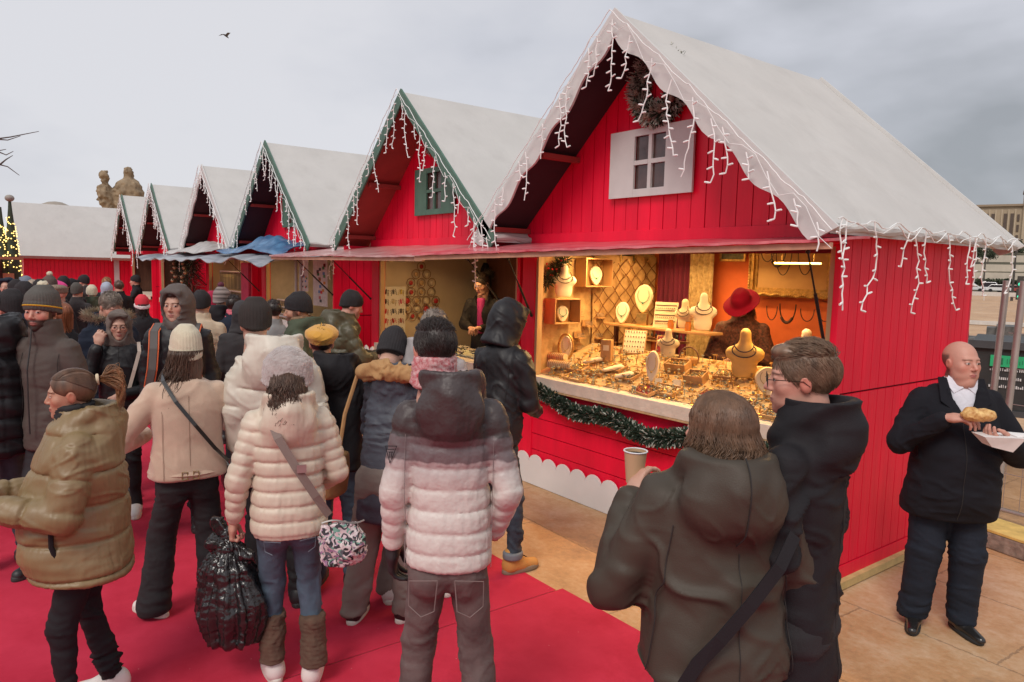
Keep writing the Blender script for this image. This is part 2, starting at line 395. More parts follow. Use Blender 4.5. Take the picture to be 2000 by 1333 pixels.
def face_colors(V, skin, f=0, beard=0.0, beardcol=(.03,.02,.015), browcol=(.05,.03,.02), fringe=None, lip=(.42,.13,.12), gaze=0.0):
    x, y, z = V[:,0], V[:,1], V[:,2]; C = np.tile(A3(skin), (len(V), 1)); ax = np.abs(x)
    def mixc(m, c): 
        nonlocal C; m = np.clip(m, 0, 1)[:, None]; C = C*(1-m)+A3(c)*m
    red = A3(skin)*A3((1.10,.72,.70))
    mixc(.55*g2(ax,.043,.02)*g2(z,-.025,.022)*(y > .02), red); mixc(.6*g2(ax,0,.014)*g2(z,-.028,.014)*(y > .08), red); mixc(.7*(ax > .071)*g2(z,-.008,.04), red)
    if beard:
        m = np.clip((-.036-z)/.012, 0, 1)*(y > -.012)*np.clip((z+.150)/.02, 0, 1)
        m = np.maximum(m, g2(ax,.02,.03)*g2(z,-.046,.008)*(y > .06)*.9); m = np.maximum(m, (ax > .058)*(z < .0)*(y > -.01)*(y < .035)*.9)
        m *= 1-g2(ax,0,.018)*g2(z,-.063,.009)*(y > .07); mixc(beard*m, beardcol)
    mixc(1.0*(np.clip(1.3-((ax/.021)**2+((z+.0632)/.0115)**2), 0, 1))*(y > .074), lip)
    mixc(.75*g2(z,-.0633,.0014)*(ax < .021)*(y > .07), A3(lip)*.3)  # lip parting: dark line in the colour stands for the groove's shade
    bz = .0225-8*(ax-.030)**2; mixc(.9*g2(z,bz,.0034)*(ax > .012)*(ax < .052)*(y > .05), browcol)
    q = ((ax-.031)/.0135)**2+((z-.0025)/.0058)**2; fr = y > .068
    mixc(.8*np.clip(1.5-q*.9, 0, 1)*fr*(q < 1.6), A3(skin)*.35); mixc((q < .85)*fr, (.62,.58,.55))
    gx = ((ax-.031)*np.sign(x)-gaze); mixc(((gx**2+(z-.0025)**2) < .0058**2)*fr*(q < 1.05), (.03,.018,.012))
    mixc(.7*g2(ax,.0075,.004)*g2(z,-.038,.003)*(y > .078), A3(skin)*.25)  # nostrils: recess shade put into the skin colour
    if fringe is not None:
        m = np.clip((-.006-y)/.012+np.clip((ax-.055)/.01, 0, 1)*.6*(y < .015), 0, 1)*np.clip((.052-z)/.015, 0, 1)*(z > -.075)*(1-(ax > .078)); mixc(.85*m, fringe)
    return C
_handcache = {}
def hand_mesh(curl, vox, spread=.0, thumb=0.0):
    key = (round(curl, 2), vox, spread, thumb)
    if key in _handcache: return _handcache[key]
    P = [Cap((0,-.02,0),(0,.02,0), .027,.030, 0, None, '+', ((0,0,1), 1.35)), Cap((-.012,.028,0),(-.014,.078,0), .026,.022, .02, None, '+', ((0,0,1), 1.6)),
         Cap((.012,.028,0),(.016,.074,0), .026,.021, .02, None, '+', ((0,0,1), 1.6))]
    for i, (x, L) in enumerate(((-.030,.072), (-.010,.081), (.010,.076), (.029,.059))):
        p = np.array([x, .080-abs(i-1)*.004, 0.0]); c0 = curl*(.75+.12*i); a = 0.0; side = (i-1.3)*(.05+spread)
        seg = (L*.46, L*.31, L*.26); r = .0098-.0005*i
        for j in range(3):
            a += c0*(1.0, 1.25, .8)[j]; q = p+seg[j]*np.array([math.sin(side)*math.cos(a), math.cos(a)*math.cos(side), -math.sin(a)])
            P.append(Cap(p, q, r, r*.92, .004 if j else .008)); p = q; r *= .92
    t0 = np.array([-.022,.018,-.006]); t1 = np.array([-.050,.048,-.018-.012*thumb]); t2 = np.array([-.052+.012*thumb,.075,-.028-.018*thumb]); t3 = t2+np.array([.006+.010*thumb,.022,-.008])
    P += [Cap(t0,t1,.015,.0125,.014), Cap(t1,t2,.0120,.0105,.004), Cap(t2,t3,.0105,.0085,.004)]
    _handcache[key] = surf(P, vox, 1); return _handcache[key]
def place_hand(VQ, wrist, d, palm, side, sc=1.0):
    V, Q = VQ; d = Vector(d).normalized(); pn = Vector(palm); pn = (pn-d*pn.dot(d)).normalized()
    zc = -pn; xc = d.cross(zc)                     # right hand: thumb at -x when the palm faces -z
    M = np.array([list(xc), list(d), list(zc)]); W = V.copy()*sc
    if side == 'L': W[:, 0] *= -1; Q = Q[:, ::-1]
    return (W@M+np.array(wrist)).astype(np.float32), Q
SHOE = {}
def shoe_parts(kind, vox=.006):
    if (kind, vox) in SHOE: return SHOE[(kind, vox)]
    hi = .13 if kind == 'boot' else .085
    P = [Cap((0,-.062,.058),(0,.02,.058), .043,.043, 0), Cap((0,.0,.050),(0,.125,.036), .042,.036, .03), Cap((0,-.055,.05),(0,-.05,hi), .043,.045, .03)]
    if kind == 'dress': P = [Cap((0,-.065,.05),(0,.0,.055), .036,.040, 0), Cap((0,.0,.045),(0,.150,.030), .040,.027, .03), Cap((0,-.06,.05),(0,-.05,.075), .036,.038, .02)]
    P.append(Fn(lambda p: p[..., 2]-.020, (-.1,-.2,-.06), (.1,.25,.02), .004, '-'))
    up = surf(P, vox, 1)
    hh = .034 if kind in ('sneaker', 'boot') else .024
    so = surf([Loft([(0,0,.028,.046,.140),(hh,0,.028,.044 if kind != 'dress' else .040,.137)], 0, 2.5, None, '+', .006)], min(vox, .006), 0)
    SHOE[(kind, vox)] = (up, so); return SHOE[(kind, vox)]
HAIR_R = (.081, .103, .094); HAIR_C = (0, -.017, .03)
def scalp(dirs, lift=1.0): d = dirs/np.sqrt((dirs**2).sum(-1, keepdims=True)); return d*A3(HAIR_R)*lift+A3(HAIR_C)
def make_hair(style, rng, n=420, vox=.006, length=.3, vol=1.0, strand_r=.0016, under=False, side=0.0, wave=1.0, out=0.0):
    parts = []
    cutf = Ell((0,.105,-.015),(.070,.066,.080), .008, '-')
    base = [Ell(HAIR_C, [r*1.0*vol for r in HAIR_R], 0)]
    low = -.045
    if style in ('short', 'buzz', 'quiff'):
        cuts = [cutf, Fn(lambda p: p[..., 2]+.030-.35*np.clip(p[..., 1]+.02, -1, .2), (-.15,-.2,-.3), (.15,.2,.06), .01, '-'), Ell((.084,-.004,-.022),(.03,.026,.042), .006, '-'), Ell((-.084,-.004,-.022),(.03,.026,.042), .006, '-')]
        base[0] = Ell(HAIR_C, [r*(.985 if style != 'buzz' else .965) for r in HAIR_R], 0)
        if style == 'quiff': base.append(Ell((0,.045,.090),(.058,.050,.028), .02))
        V, Q = surf(base+cuts, vox, 1)
        parts.append((wrinkle(V, Q, .0012, 60, rng.rand()*9, True, (2.2, .5, .6)), Q))
        if style != 'buzz':
            d = rng.normal(size=(n*3, 3)); d[:, 2] = np.abs(d[:, 2])*1.0-.25; d /= np.sqrt((d**2).sum(1))[:, None]
            p = scalp(d, .985); keep = ((p[:,1] < .055) | (p[:,2] > .062)) & (p[:,2] > -.03+.4*np.clip(p[:,1]+.02, -1, .2)) & ~((np.abs(p[:,0]) > .07) & (p[:,2] < .015) & (p[:,1] > -.035)); d = d[keep][:n]
            K = 6; t = np.linspace(0, 1, K)[None, :, None]; L = length*(.7+.6*rng.rand(len(d), 1, 1))
            top = np.clip((d[:, 2:3]-.2)*1.6, 0, 1)[:, None, :]
            comb = np.where(top > .5, A3((.25, .75 if style == 'quiff' else .5, .0)), A3((0, -.55, -.8)))
            comb = comb+rng.normal(size=(len(d), 1, 3))*.15
            q = d[:, None, :]+comb*t*L/.09; lift = .985+.0*t+np.where(top > .5, .13 if style == 'quiff' else .10, .03)*np.sin(t*2.2)*(.5+rng.rand(len(d), 1, 1))
            P = scalp(q, 1.0)*1.0; P = (P-A3(HAIR_C))*lift+A3(HAIR_C); parts.append(strand_mesh(P, np.linspace(strand_r*1.2, strand_r*.4, K)))
        return join(parts)
    if style == 'tail':       # the loose ponytail alone
        S2, K = n, 16; t = np.linspace(0, 1, K)[None, :, None]; w = rng.normal(size=(S2, 1, 3)); L = length*(.55+.6*rng.rand(S2, 1, 1)); T0 = A3((0, -.128, .052))
        P = T0+w*A3((.034,.020,.024))*np.sin(np.clip(t*1.6, 0, 1)*1.9)+A3((0, -1, 0))*(np.sin(t*2.3)*.095+.02*w[:, :, 1:2]*t)+A3((0, 0, 1))*(.030*np.sin(t*3)-L*t**1.7)+.008*np.sin(t*9+w[:, :, :1]*5)*A3((1, .5, .3))
        return strand_mesh(P, np.linspace(strand_r*1.1, strand_r*.5, K))
    if style == 'pony':
        V, Q = surf(base+[cutf, Fn(lambda p: p[..., 2]+.028-.5*np.clip(p[..., 1]+.03, -1, .2), (-.15,-.2,-.3), (.15,.2,.07), .01, '-'), Ell((.086,-.004,-.016),(.03,.024,.04), .006, '-'), Ell((-.086,-.004,-.016),(.03,.024,.04), .006, '-')], vox, 1)
        parts.append((V, Q)); K = 14; S = n
        th = rng.uniform(-2.7, 2.7, S); d0 = np.stack([np.sin(th)*1.0, np.cos(th)*.9, np.where(np.abs(th) < 1.2, .62, .62-.55*(np.abs(th)-1.2)/1.5*1.6)], -1)
        tie = A3((0, -1, .28)); t = np.linspace(0, 1, K)[None, :, None]; d0 = d0/np.sqrt((d0**2).sum(-1, keepdims=True)); q = d0[:, None, :]*(1-t)+tie*t+np.array([0, 0, .28])*np.sin(t*3.14)*(np.abs(d0[:, None, :1]) < .6)
        lift = (1.005+rng.rand(S, 1, 1)*.03)*(1-.0*t); P = scalp(q, 1.0); P = (P-A3(HAIR_C))*lift+A3(HAIR_C); parts.append(strand_mesh(P, np.full(K, strand_r)))
        if side == 9: return join(parts)
        S2 = int(n*.8); K = 16; t = np.linspace(0, 1, K)[None, :, None]; T0 = A3((0, -.122, .058)); w = rng.normal(size=(S2, 1, 3))
        x = w*A3((.030,.022,.020))*np.sin(np.clip(t*1.4, 0, 1)*2.2); L = length*(.6+.5*rng.rand(S2, 1, 1))
        P = T0+x+A3((0, -1, 0))*np.sin(t*2.0)*.062+A3((0, 0, 1))*(.018*np.sin(t*4)-L*t**1.5)+.006*np.sin(t*22+w[:, :, :1]*4)*A3((1, .4, 0))
        parts.append(strand_mesh(P, np.linspace(strand_r*1.1, strand_r*.5, K))); return join(parts)
    # long / bob: falls from the crown past the head
    cut2 = Fn(lambda p: np.maximum(.045-p[..., 1]+0*p[..., 0], 0)+np.maximum(p[..., 2]-.055, -.02), (-.2, 0, -.3), (.2, .2, .09), .008, '-')
    bb = ([] if under else [Ell(HAIR_C, [r*1.0*vol for r in HAIR_R], 0)])+[Loft([(-.03-min(length, .14),0,-.035,.076*vol,.070*vol),(-.04,0,-.03,.086*vol,.086*vol),(.03 if not under else .0,0,-.02,.083*vol if not under else .078,.1 if not under else .092)], .03, 2.1)]
    V, Q = surf(bb+[Ell((0,.095,-.06),(.066,.085,.125), .01, '-'), Ell((0,.06,-.17),(.05,.09,.09), .01, '-')], vox, 1); V = wrinkle(V, Q, .006, 30, rng.rand()*9, True, (1, 1, .25)); parts.append((V, Q))
    S = n; K = 18; th = rng.uniform(.95, 2*math.pi-.95, S)            # 0 = face direction
    start = np.stack([rng.normal(size=S)*.06, rng.uniform(-.45, .45, S), np.ones(S)], -1)
    eq = np.stack([np.sin(th), np.cos(th), np.full(S, -.05)], -1); t = np.linspace(0, 1, K)[None, :, None]; a = np.clip(t/.42, 0, 1)
    a = np.maximum(a, .999) if under else a; q = start[:, None, :]*(1-a)**1.2+eq[:, None, :]*(1-(1-a)**1.2)+.0; lift = (1.01+(.08 if style != 'bob' else .05)*rng.rand(S, 1, 1))*vol
    P = scalp(q, 1.0); P = (P-A3(HAIR_C))*lift+A3(HAIR_C); dn = np.clip((t-.42)/.58, 0, 1); L = length*(.65+.45*rng.rand(S, 1, 1))
    ph = rng.rand(S, 1, 1)*6.3; wav = (.004+.012*(length > .16))*wave
    P = P+A3((0, 0, -1))*dn*(L+.03)+A3((0, -.25, 0))*dn*.05*vol+A3((1, 0, 0))*side*dn*(.6+.8*rng.rand(S, 1, 1))+np.concatenate([np.sin(dn*9+ph), np.cos(dn*8+ph*2), 0*ph+0*dn], -1)*wav*dn*1.5
    P = P+A3((0, -1, 0))*out*np.clip(dn*2.2, 0, 1)*(P[:, :, 1:2] < .02)
    P[:, :, :2] *= 1+(-.16 if style != 'bob' else .10)*np.clip(dn, 0, .4)/.4; parts.append(strand_mesh(P, np.linspace(strand_r*1.3, strand_r*.6, K)))
    return join(parts)
def hat_mesh(kind, vox, rng):
    if kind in ('beanie', 'beanie_cuff', 'beanie_slouch'):
        top = .150 if kind != 'beanie_slouch' else .175
        rows = [(-.012,0,-.014,.083,.105),(.03,0,-.014,.090,.110),(.08,0,-.02,.088,.106),(top-.035,0,-.024,.074,.090),(top-.012,0,-.03,.050,.062),(top,0,-.03,.022,.026)]
        P = [Loft(rows, 0, 2.05, None, '+', .012)]
        if kind != 'beanie': P.append(Loft([(-.016,0,-.014,.089,.111),(.042,0,-.014,.092,.114)], .004, 2.05, None, '+', .010))
        V, Q = surf(P, vox, 1); an = np.arctan2(V[:,1]+.014, V[:,0]); rr = .0013*np.sin(an*38); V[:,0] += np.cos(an)*rr; V[:,1] += np.sin(an)*rr
        V = wrinkle(V, Q, .004, 14, rng.rand()*9, False); V[:, 2] += .26*(V[:, 1]+.01)*np.clip(1-(V[:, 2])/.16, 0, 1)+.006; return V, Q
    if kind == 'fur':     # fluffy bucket-like cap, gathered
        rows = [(-.050,0,-.03,.104,.116),(-.01,0,-.02,.126,.140),(.05,0,-.02,.126,.140),(.10,0,-.022,.108,.120),(.135,0,-.024,.065,.075),(.146,0,-.024,.03,.04)]
        V, Q = surf([Loft(rows, 0, 2.1, None, '+', .02)], vox, 1); an = np.arctan2(V[:,1]+.02, V[:,0]); rr = .005*np.abs(np.sin(an*6))*np.clip((.12-V[:,2])/.12, 0, 1)-.002
        rr += .009*np.exp(-((V[:,2]+.02)/.014)**2); V[:,0] += np.cos(an)*rr; V[:,1] += np.sin(an)*rr
        V = wrinkle(V, Q, .007, 38, 3, False, (1,1,1)); V = wrinkle(V, Q, .004, 90, 5, False, (1,1,1)); V[:, 2] += .22*V[:, 1]*np.clip(1-V[:, 2]/.2, 0, 1); return V, Q
    if kind == 'beret':
        V, Q = surf([Ell((0,-.03,.075),(.112,.125,.060), 0), Loft([(.012,0,-.014,.084,.106),(.05,0,-.016,.088,.11)], .02, 2), Cap((0,-.03,.13),(0,-.03,.15), .005,.004,.01)], vox, 1)
        V = wrinkle(V, Q, .006, 14, 4, True, (1,1,1)); V[:, 2] += .22*V[:, 1]-.25*np.abs(np.minimum(V[:,1]+.03, 0))*0; return V, Q
    if kind == 'cap':     # flat tweed cap
        return surf([Ell((0,.0,.075),(.092,.122,.045), 0), Cap((-.05,.09,.045),(.05,.09,.045), .012,.012,.02, None, '+', ((0,0,1),1.4)), Loft([(.01,0,-.014,.084,.106),(.06,0,-.014,.087,.109)], .02, 2)], vox, 1)
    if kind == 'felt':    # wide floppy brim
        def brim(p):
            r = np.sqrt((p[..., 0]/1.0)**2+((p[..., 1]+.01)/1.08)**2); z = p[..., 2]-.028+.22*np.clip(r-.09, 0, 1)+.10*p[..., 0]*np.clip(r-.1, 0, 1)/.1-.010*np.sin(np.arctan2(p[...,1], p[...,0])*3)*np.clip((r-.09)/.08, 0, 1)
            return np.maximum(np.abs(z)-.004, r-.158)
        V, Q = surf([Loft([(.02,0,-.01,.088,.108),(.05,0,-.01,.086,.105),(.11,0,-.012,.076,.092),(.138,0,-.012,.055,.07),(.146,0,-.012,.03,.04)], 0, 2, None, '+', .015), Fn(brim, (-.22,-.24,-.06), (.22,.24,.10), .015)], vox, 1)
        return V, Q
    if kind == 'cap_back':
        return surf([Ell((0,-.016,.05),(.084,.106,.083), 0), Fn(lambda p: p[..., 2]-.028-.2*p[..., 1], (-.2,-.2,-.1), (.2,.2,.06), .004, '-')], vox, 1)
DEF = {'L': ((-.235, -.04, 1.12), (-.225, .05, .88)), 'R': ((.235, -.04, 1.12), (.225, .05, .88))}
def person(label, u, v, H, rel, coat, legs=None, skin='fair', fem=0, hair=None, hat=None, head=(0, 0), lean=0.0, arms=None, hands=None, vox=.012,
           girth=1.0, beard=0.0, browcol=(.06,.035,.02), fringe=None, shoes=None, group='visitors strolling the Christmas market', extra=None, seed=1, lip=(.42,.13,.12), scarf=None, scarf_up=0.0, headoff=(0, 0), headsc=.985, gaze=0.0, floor=0.0, at=None):
    rng = np.random.RandomState(seed); s = (H-floor)/1.732; g = girth; ln = R_(lean)
    def up(p):            # lean of everything above the hips
        x, y, z = p
        if z > .95: dz = z-.95; return (x, y*math.cos(ln)+dz*math.sin(ln), .95+dz*math.cos(ln)-y*math.sin(ln))
        return (x, y, z)
    hc = np.array(up((headoff[0], .03+headoff[1], 1.612))); HM = rotm(R_(head[0]), R_(head[1])-ln*.5)
    topl = (HM@np.array([0, -.01, .118]))+hc
    base = px_z(u, v, H) if at is None else Vector(at)
    rz0 = math.atan2(-base.x, base.y)+R_(rel)
    if at is None:
        off = Matrix.Rotation(rz0, 3, 'Z') @ Vector((topl[0]*s, topl[1]*s, 0)); base = Vector((base.x-off.x, base.y-off.y, floor))
        if hat or (coat.get('hood') == 'up'): s *= 1
    root = empty('person', base, rz0, label, 'person', group)
    near = vox <= .0105; hv = .0045 if near else (.0065 if vox <= .016 else .010)
    hsc = headsc
    def hs(V): return ((V*hsc)@HM.T+hc)*s
    # body: head, neck, hidden trunk and hands, one mesh
    hV, hQ = head_mesh(hv, fem); C = face_colors(hV, SKINS[skin], fem, beard, (.028,.017,.012), browcol, fringe, lip, gaze); nw = np.clip((-.075-hV[:, 2:3])/.10, 0, 1); A0 = hs(hV); hn = hV.copy(); hn[:, 1] += .0; A1 = (hn*hsc+hc)*s
    parts = [(A0*(1-nw)+A1*nw, hQ)]; cols = [C]
    def sk(V, Q, c=None): parts.append((V*s, Q)); cols.append(np.tile(A3(c if c is not None else SKINS[skin]), (len(V), 1)))
    tr = [Loft([(1.0,0,0,.10,.07),(1.1,*[up((0,0,1.1))[i] for i in (0,1)],.10,.07),(up((0,0,1.36))[2],0,up((0,0,1.36))[1],.11,.07),(up((0,0,1.42))[2],0,up((0,0,1.42))[1],.05,.05)], 0, 2.2)]
    A = {}
    for sd in 'LR':
        e, w_ = (arms or {}).get(sd, DEF[sd])[:2]; e = (e[0]*.88, e[1], e[2]); w_ = (w_[0]*.93, w_[1], w_[2]); sh = up((.155*(1 if sd == 'R' else -1)*g, -.005, 1.385)); A[sd] = (sh, e, w_)
        tr += [Cap(sh, e, .032, .030, .02), Cap(e, w_, .030, .026, .02)]
    tr += [Cap(up((0,0,1.38)), tuple(hc-np.array((0,.03,.12))), .06, .055, .02)]
    if near or hands: tV, tQ = surf(tr, .018, 1); sk(tV, tQ)
    gl = {}
    for sd, h in (hands or {}).items():
        sh, e, w_ = A[sd]; hm = hand_mesh(h.get('curl', .35), .0038 if near else .006, h.get('spread', 0), h.get('thumb', 0))
        d = h.get('dir') or tuple(np.array(w_)-np.array(e)); VQ = place_hand(hm, w_, d, h.get('palm', (0, 0, -1)), sd, h.get('sc', 1.0))
        if h.get('glove'): gl[sd] = VQ; o = np_mesh('glove', *((VQ[0]*1.06+(np.array(w_)*-.06))*s, VQ[1]), mat('glove_black', (.02,.02,.022), .6, bump=.3), root)
        else: sk(*VQ)
    V, Q = join(parts); np_mesh('body', V, Q, mat('skin', (.98,.98,.98), .5, var=.05, vscale=60, attr='pig_shade', bump=.25, bscale=300), root, True, np.concatenate(cols))
    # coat
    c = coat; zb = c.get('zb', .80); q = c.get('puff'); cv = vox; gr = c.get('gr', 1.0)*g; sh_ = c.get('flare', 0.0); bel = c.get('belly', 0.0)
    def row(z, rx, ry, cy=0.0):
        p = up((0, cy, z)); return (p[2], 0, p[1], rx*gr, ry*gr)
    rows = [row(zb, .172+sh_, .132+sh_, -.005), row(min(zb+.12, .97), .172+sh_*.6, .136+sh_*.5+bel*.5, bel*.5), row(1.10, .160, .124+bel, bel*.6), row(1.27, .172, .130+bel*.4, .0), row(1.36, .170, .122, -.005), row(1.42, .140, .104, -.01), row(1.475, .098, .090, -.005)]
    P = [Loft(rows, 0, 2.35, q and (q[0], q[1], q[2] if len(q) > 2 else 0), '+', .02)]; ar = c.get('ar', 1.0)
    for sd in 'LR':
        sh, e, w_ = A[sd]; sl = c.get('sleeve', .86); wl = tuple(np.array(e)+(np.array(w_)-np.array(e))*sl); aq = q and (q[0]*c.get('aq', .9), q[1]*.75, .0)
        P += [Cap(sh, e, .062*(.45+.55*ar), .054*ar, c.get('ak', .018), aq), Cap(e, wl, .054*ar, .041*ar*c.get('cuff', 1.0), .02, aq)]
    hood = c.get('hood'); cy_ = up((0, 0, 1.47)); yy, zz = cy_[1], cy_[2]+c.get('hdz', 0); hsz = c.get('hsz', 1.0)
    if c.get('collar', True) and hood != 'up':
        ch = c.get('ch', .080); P.append(Loft([(zz-.05,0,yy+.0,.100,.095),(zz+ch,0,yy+.012,.082,.088)], .02, 2.0, None, '+', .01)); 
    if hood == 'down':
        RR = .088*(.4+.6*hsz); tt = .034*hsz
        def torus(p, c_=(yy-.012*hsz, zz+.028), RR=RR, tt=tt):
            y = p[..., 1]-c_[0]; zq = p[..., 2]-c_[1]+.62*y; return (np.sqrt((np.sqrt(p[..., 0]**2+(y*.86)**2)-RR)**2+(zq*.80)**2)-tt*(1-.22*np.clip(y/.1, -1, 1)))*.85
        P += [Fn(torus, (-.24, yy-.26, zz-.16), (.24, yy+.20, zz+.20), .035), Ell((0, yy-.108*hsz, zz-.040), (.118*hsz, .060*hsz, .105*hsz), .045), Cap((0, yy-.14*hsz, zz+.02), (0, yy-.13*hsz, zz-.09), .045*hsz, .03*hsz, .05)]
    if hood != 'up': P += [Ell((0, yy+.012, zz+.075), (.070, .076, .085), .010, '-'), Fn(lambda p: zz+.10-p[..., 2]+0*p[..., 0], (-.3, yy-.3, zz+.09), (.3, yy+.3, zz+.3), .005, '-')]
    if hood == 'down': P.append(Ell((0, yy-.045*hsz, zz+.120), (.072*hsz, .070*hsz, .080), .02, '-'))
    if c.get('open'): P.append(Fn(lambda p: np.abs(p[..., 0])-.10*np.clip((p[..., 2]-zz+.20)/.25, 0, 1), (-.13, yy+.03, zz-.24), (.13, yy+.3, zz+.12), .006, '-'))
    V, Q = surf(P, cv if not (q and near) else cv*.86, 0 if (q and near) else 1)
    wa = c.get('wr', .007)*.8; sd_ = rng.rand()*20; V = wrinkle(V, Q, wa, c.get('wsc', 9.0), sd_, True, (1, 1, c.get('wz', 1.7)))
    if q: V = vfold(V, Q, .0035, 8, 5, sd_+3); V = vfold(V, Q, .0022, 17, 12, sd_+6)
    np_mesh('coat', V*s, Q, c['mat'], root); cV = V*s
    if hood == 'up':
        hP = [Ell((0,-.022,.012),(.104*hsz,.128*hsz,.132*hsz), 0), Loft([(-.175,0,-.03,.135,.115),(-.11,0,-.02,.105,.115),(-.04,0,-.01,.10,.11)], .03, 2.1), Cap((-.055,.07,.10),(.055,.07,.10), .022,.022,.03),
              Ell((0,.115,-.012),(.069,.10,.100), .012, '-')]
        V2, Q2 = surf(hP, max(.007, cv*.8), 1); V2 = wrinkle(V2, Q2, .007, 14, sd_+1, True, (1, 1, 1)); np_mesh('hood', hs(V2), Q2, c.get('hoodmat', c['mat']), root)
    if scarf is not None:
        V2, Q2 = surf([Loft([(-.165,0,-.02,.100,.100),(-.11,0,-.018,.088,.096),(-.045,0,-.014,.080,.092)], 0, 2.1, None, '+', .012)], .008, 1); V2[:, 2] += scarf_up; V2 = wrinkle(V2, Q2, .006, 22, 2, True); np_mesh('scarf', hs(V2), Q2, scarf, root)
    if hair:
        k = dict(hair); k.setdefault('under', bool(hat) or coat.get('hood') == 'up'); st = k.pop('style'); hm_ = k.pop('mat'); V2, Q2 = make_hair(st, rng, vox=.006 if near else .009, **k); np_mesh('hair', hs(V2), Q2, hm_, root)
    if hat:
        kd, hmat = hat[0], hat[1]; V2, Q2 = hat_mesh(kd, .005 if near else .008, rng); ho = np_mesh('hat', hs(V2), Q2, hmat, root)
        if len(hat) > 2 and hat[2] == 'bobble':
            V3, Q3 = surf([Ell((0,-.03,.175),(.036,.036,.034), 0)], .006, 1); V3 = wrinkle(V3, Q3, .012, 60, 1, False, (1,1,1)); np_mesh('bobble', hs(V3), Q3, hat[3], ho)
    # trousers and shoes
    L = legs or {}; lm = L.get('mat') or mat('trouser_dark', (.018,.018,.022), .8, bump2=.3)
    r3 = {'slim': (.079,.060,.046), 'straight': (.081,.070,.062), 'wide': (.083,.080,.100), 'baggy': (.098,.090,.080)}[L.get('fit', 'straight')]; lg = L.get('g', g)
    fl, fr_ = L.get('feet', ((-.11, .0, 6), (.11, .02, -6))); hem = L.get('hem', .045)
    tP = [Loft([(.80,0,-.005,.150*lg,.108*lg),(.90,0,-.006,.152*lg,.112*lg),(.96,0,0,.125*lg,.09*lg)], 0, 2.3), Ell((.068*lg,-.038,.80),(.076*lg,.072*lg,.085), .03), Ell((-.068*lg,-.038,.80),(.076*lg,.072*lg,.085), .03)]
    for sx, ft in ((-1, fl), (1, fr_)):
        a = (sx*.078*lg, 0, .83); kx = (a[0]*.45+ft[0]*.55, ft[1]*.5+.035, .50); an = (ft[0], ft[1]-.03, .07)
        tP += [Cap(a, kx, r3[0]*lg, r3[1]*(.5+.5*lg), .03), Cap(kx, an, r3[1]*(.5+.5*lg), r3[2], .02)]
    tP.append(Fn(lambda p: p[..., 2]-hem, (-.6,-.7,-.2), (.6,.7,hem), .004, '-'))
    V, Q = surf(tP, max(.010, vox), 1); zf = V[:, 2]
    W_ = wrinkle(V, Q, .010, 9, sd_+9, True, (1, 1, 2.2)); k_ = (.45+.9*L.get('rum', 1.0)*(np.exp(-((zf-.14)/.12)**2)+.6*np.exp(-((zf-.50)/.08)**2)+.5*np.exp(-((zf-.84)/.07)**2)))[:, None]; V = V+(W_-V)*k_
    np_mesh('trousers', V*s, Q, lm, root)
    sk_, smat, somat = shoes or ('sneaker', mat('shoe_dark', (.02,.02,.022), .5), mat('sole_dark', (.03,.03,.03), .7))
    L_ = 0; (uV, uQ), (oV, oQ) = shoe_parts(sk_, .006 if near else .011)
    for ft in (fl, fr_):
        RM = rotm(R_(ft[2])); of = np.array([ft[0], ft[1], 0]); so = np_mesh('shoe', ((uV@RM.T)+of)*s, uQ, smat, root); np_mesh('sole', ((oV@RM.T)+of+np.array([0, 0, .003]))*s, oQ, somat, so)
    inf = dict(root=root, s=s, hs=hs, up=up, A=A, zz=zz, yy=yy, M=Matrix.Translation(base) @ Matrix.Rotation(rz0, 4, 'Z'), gr=gr, rows=rows, cV=cV)
    inf['loc'] = lambda p: inf['M'] @ (Vector(p)*s)
    return inf
def seam(inf, x0, back=True, z0=.8, z1=1.45, r=.0016, slope=0.0, m_=None, dash=False):     # stitched line lying on the coat, found on its own surface
    V = inf['cV']; pts = []; s = inf['s']; n = int((z1-z0)/.014)
    for i in range(n):
        z = (z0+(z1-z0)*i/n)*s; x = (x0+slope*i/n)*s; k = (np.abs(V[:, 0]-x) < .011)&(np.abs(V[:, 2]-z) < .011)
        if k.sum() < 2: continue
        W = V[k]; y = W[:, 1].min() if back else W[:, 1].max(); pts.append((x, y+(-.0004 if back else .0004), z))
    if len(pts) > 3:
        P = np.array(pts); 
        for _ in range(2): P[1:-1, 1] = (P[:-2, 1]+P[2:, 1]+P[1:-1, 1]*2)/4
        m = MB(); m.tube([Vector(p) for p in P], r, 4); return m.build('seam', m_ or mat('seam_dark', (.02,.018,.017), .8), inf['root'])
def glasses(inf, col=(.02,.02,.02), r=.022, round_=True):
    m = MB(); hs = inf['hs']
    for sx in (-1, 1):
        ring = [np.array([sx*.033+r*math.cos(a)*(1.0 if round_ else 1.15), .103, .000+r*math.sin(a)*(1 if round_ else .8)]) for a in np.linspace(0, 2*math.pi, 19)]
        m.tube([Vector(hs(p[None])[0]) for p in ring], .0013*inf['s'], 5)
        tp = [np.array(p) for p in ((sx*(.033+r),.102,.004),(sx*.074,.085,.006),(sx*.082,.0,.004),(sx*.080,-.02,-.012))]; m.tube([Vector(hs(p[None])[0]) for p in tp], .0014*inf['s'], 5)
    m.tube([Vector(hs(np.array(p)[None])[0]) for p in ((-.012,.103,.004),(0,.108,.007),(.012,.103,.004))], .0012*inf['s'], 5)
    return m.build('glasses', mat('glasses_frame', col, .3, metal=.6), inf['root'], True)
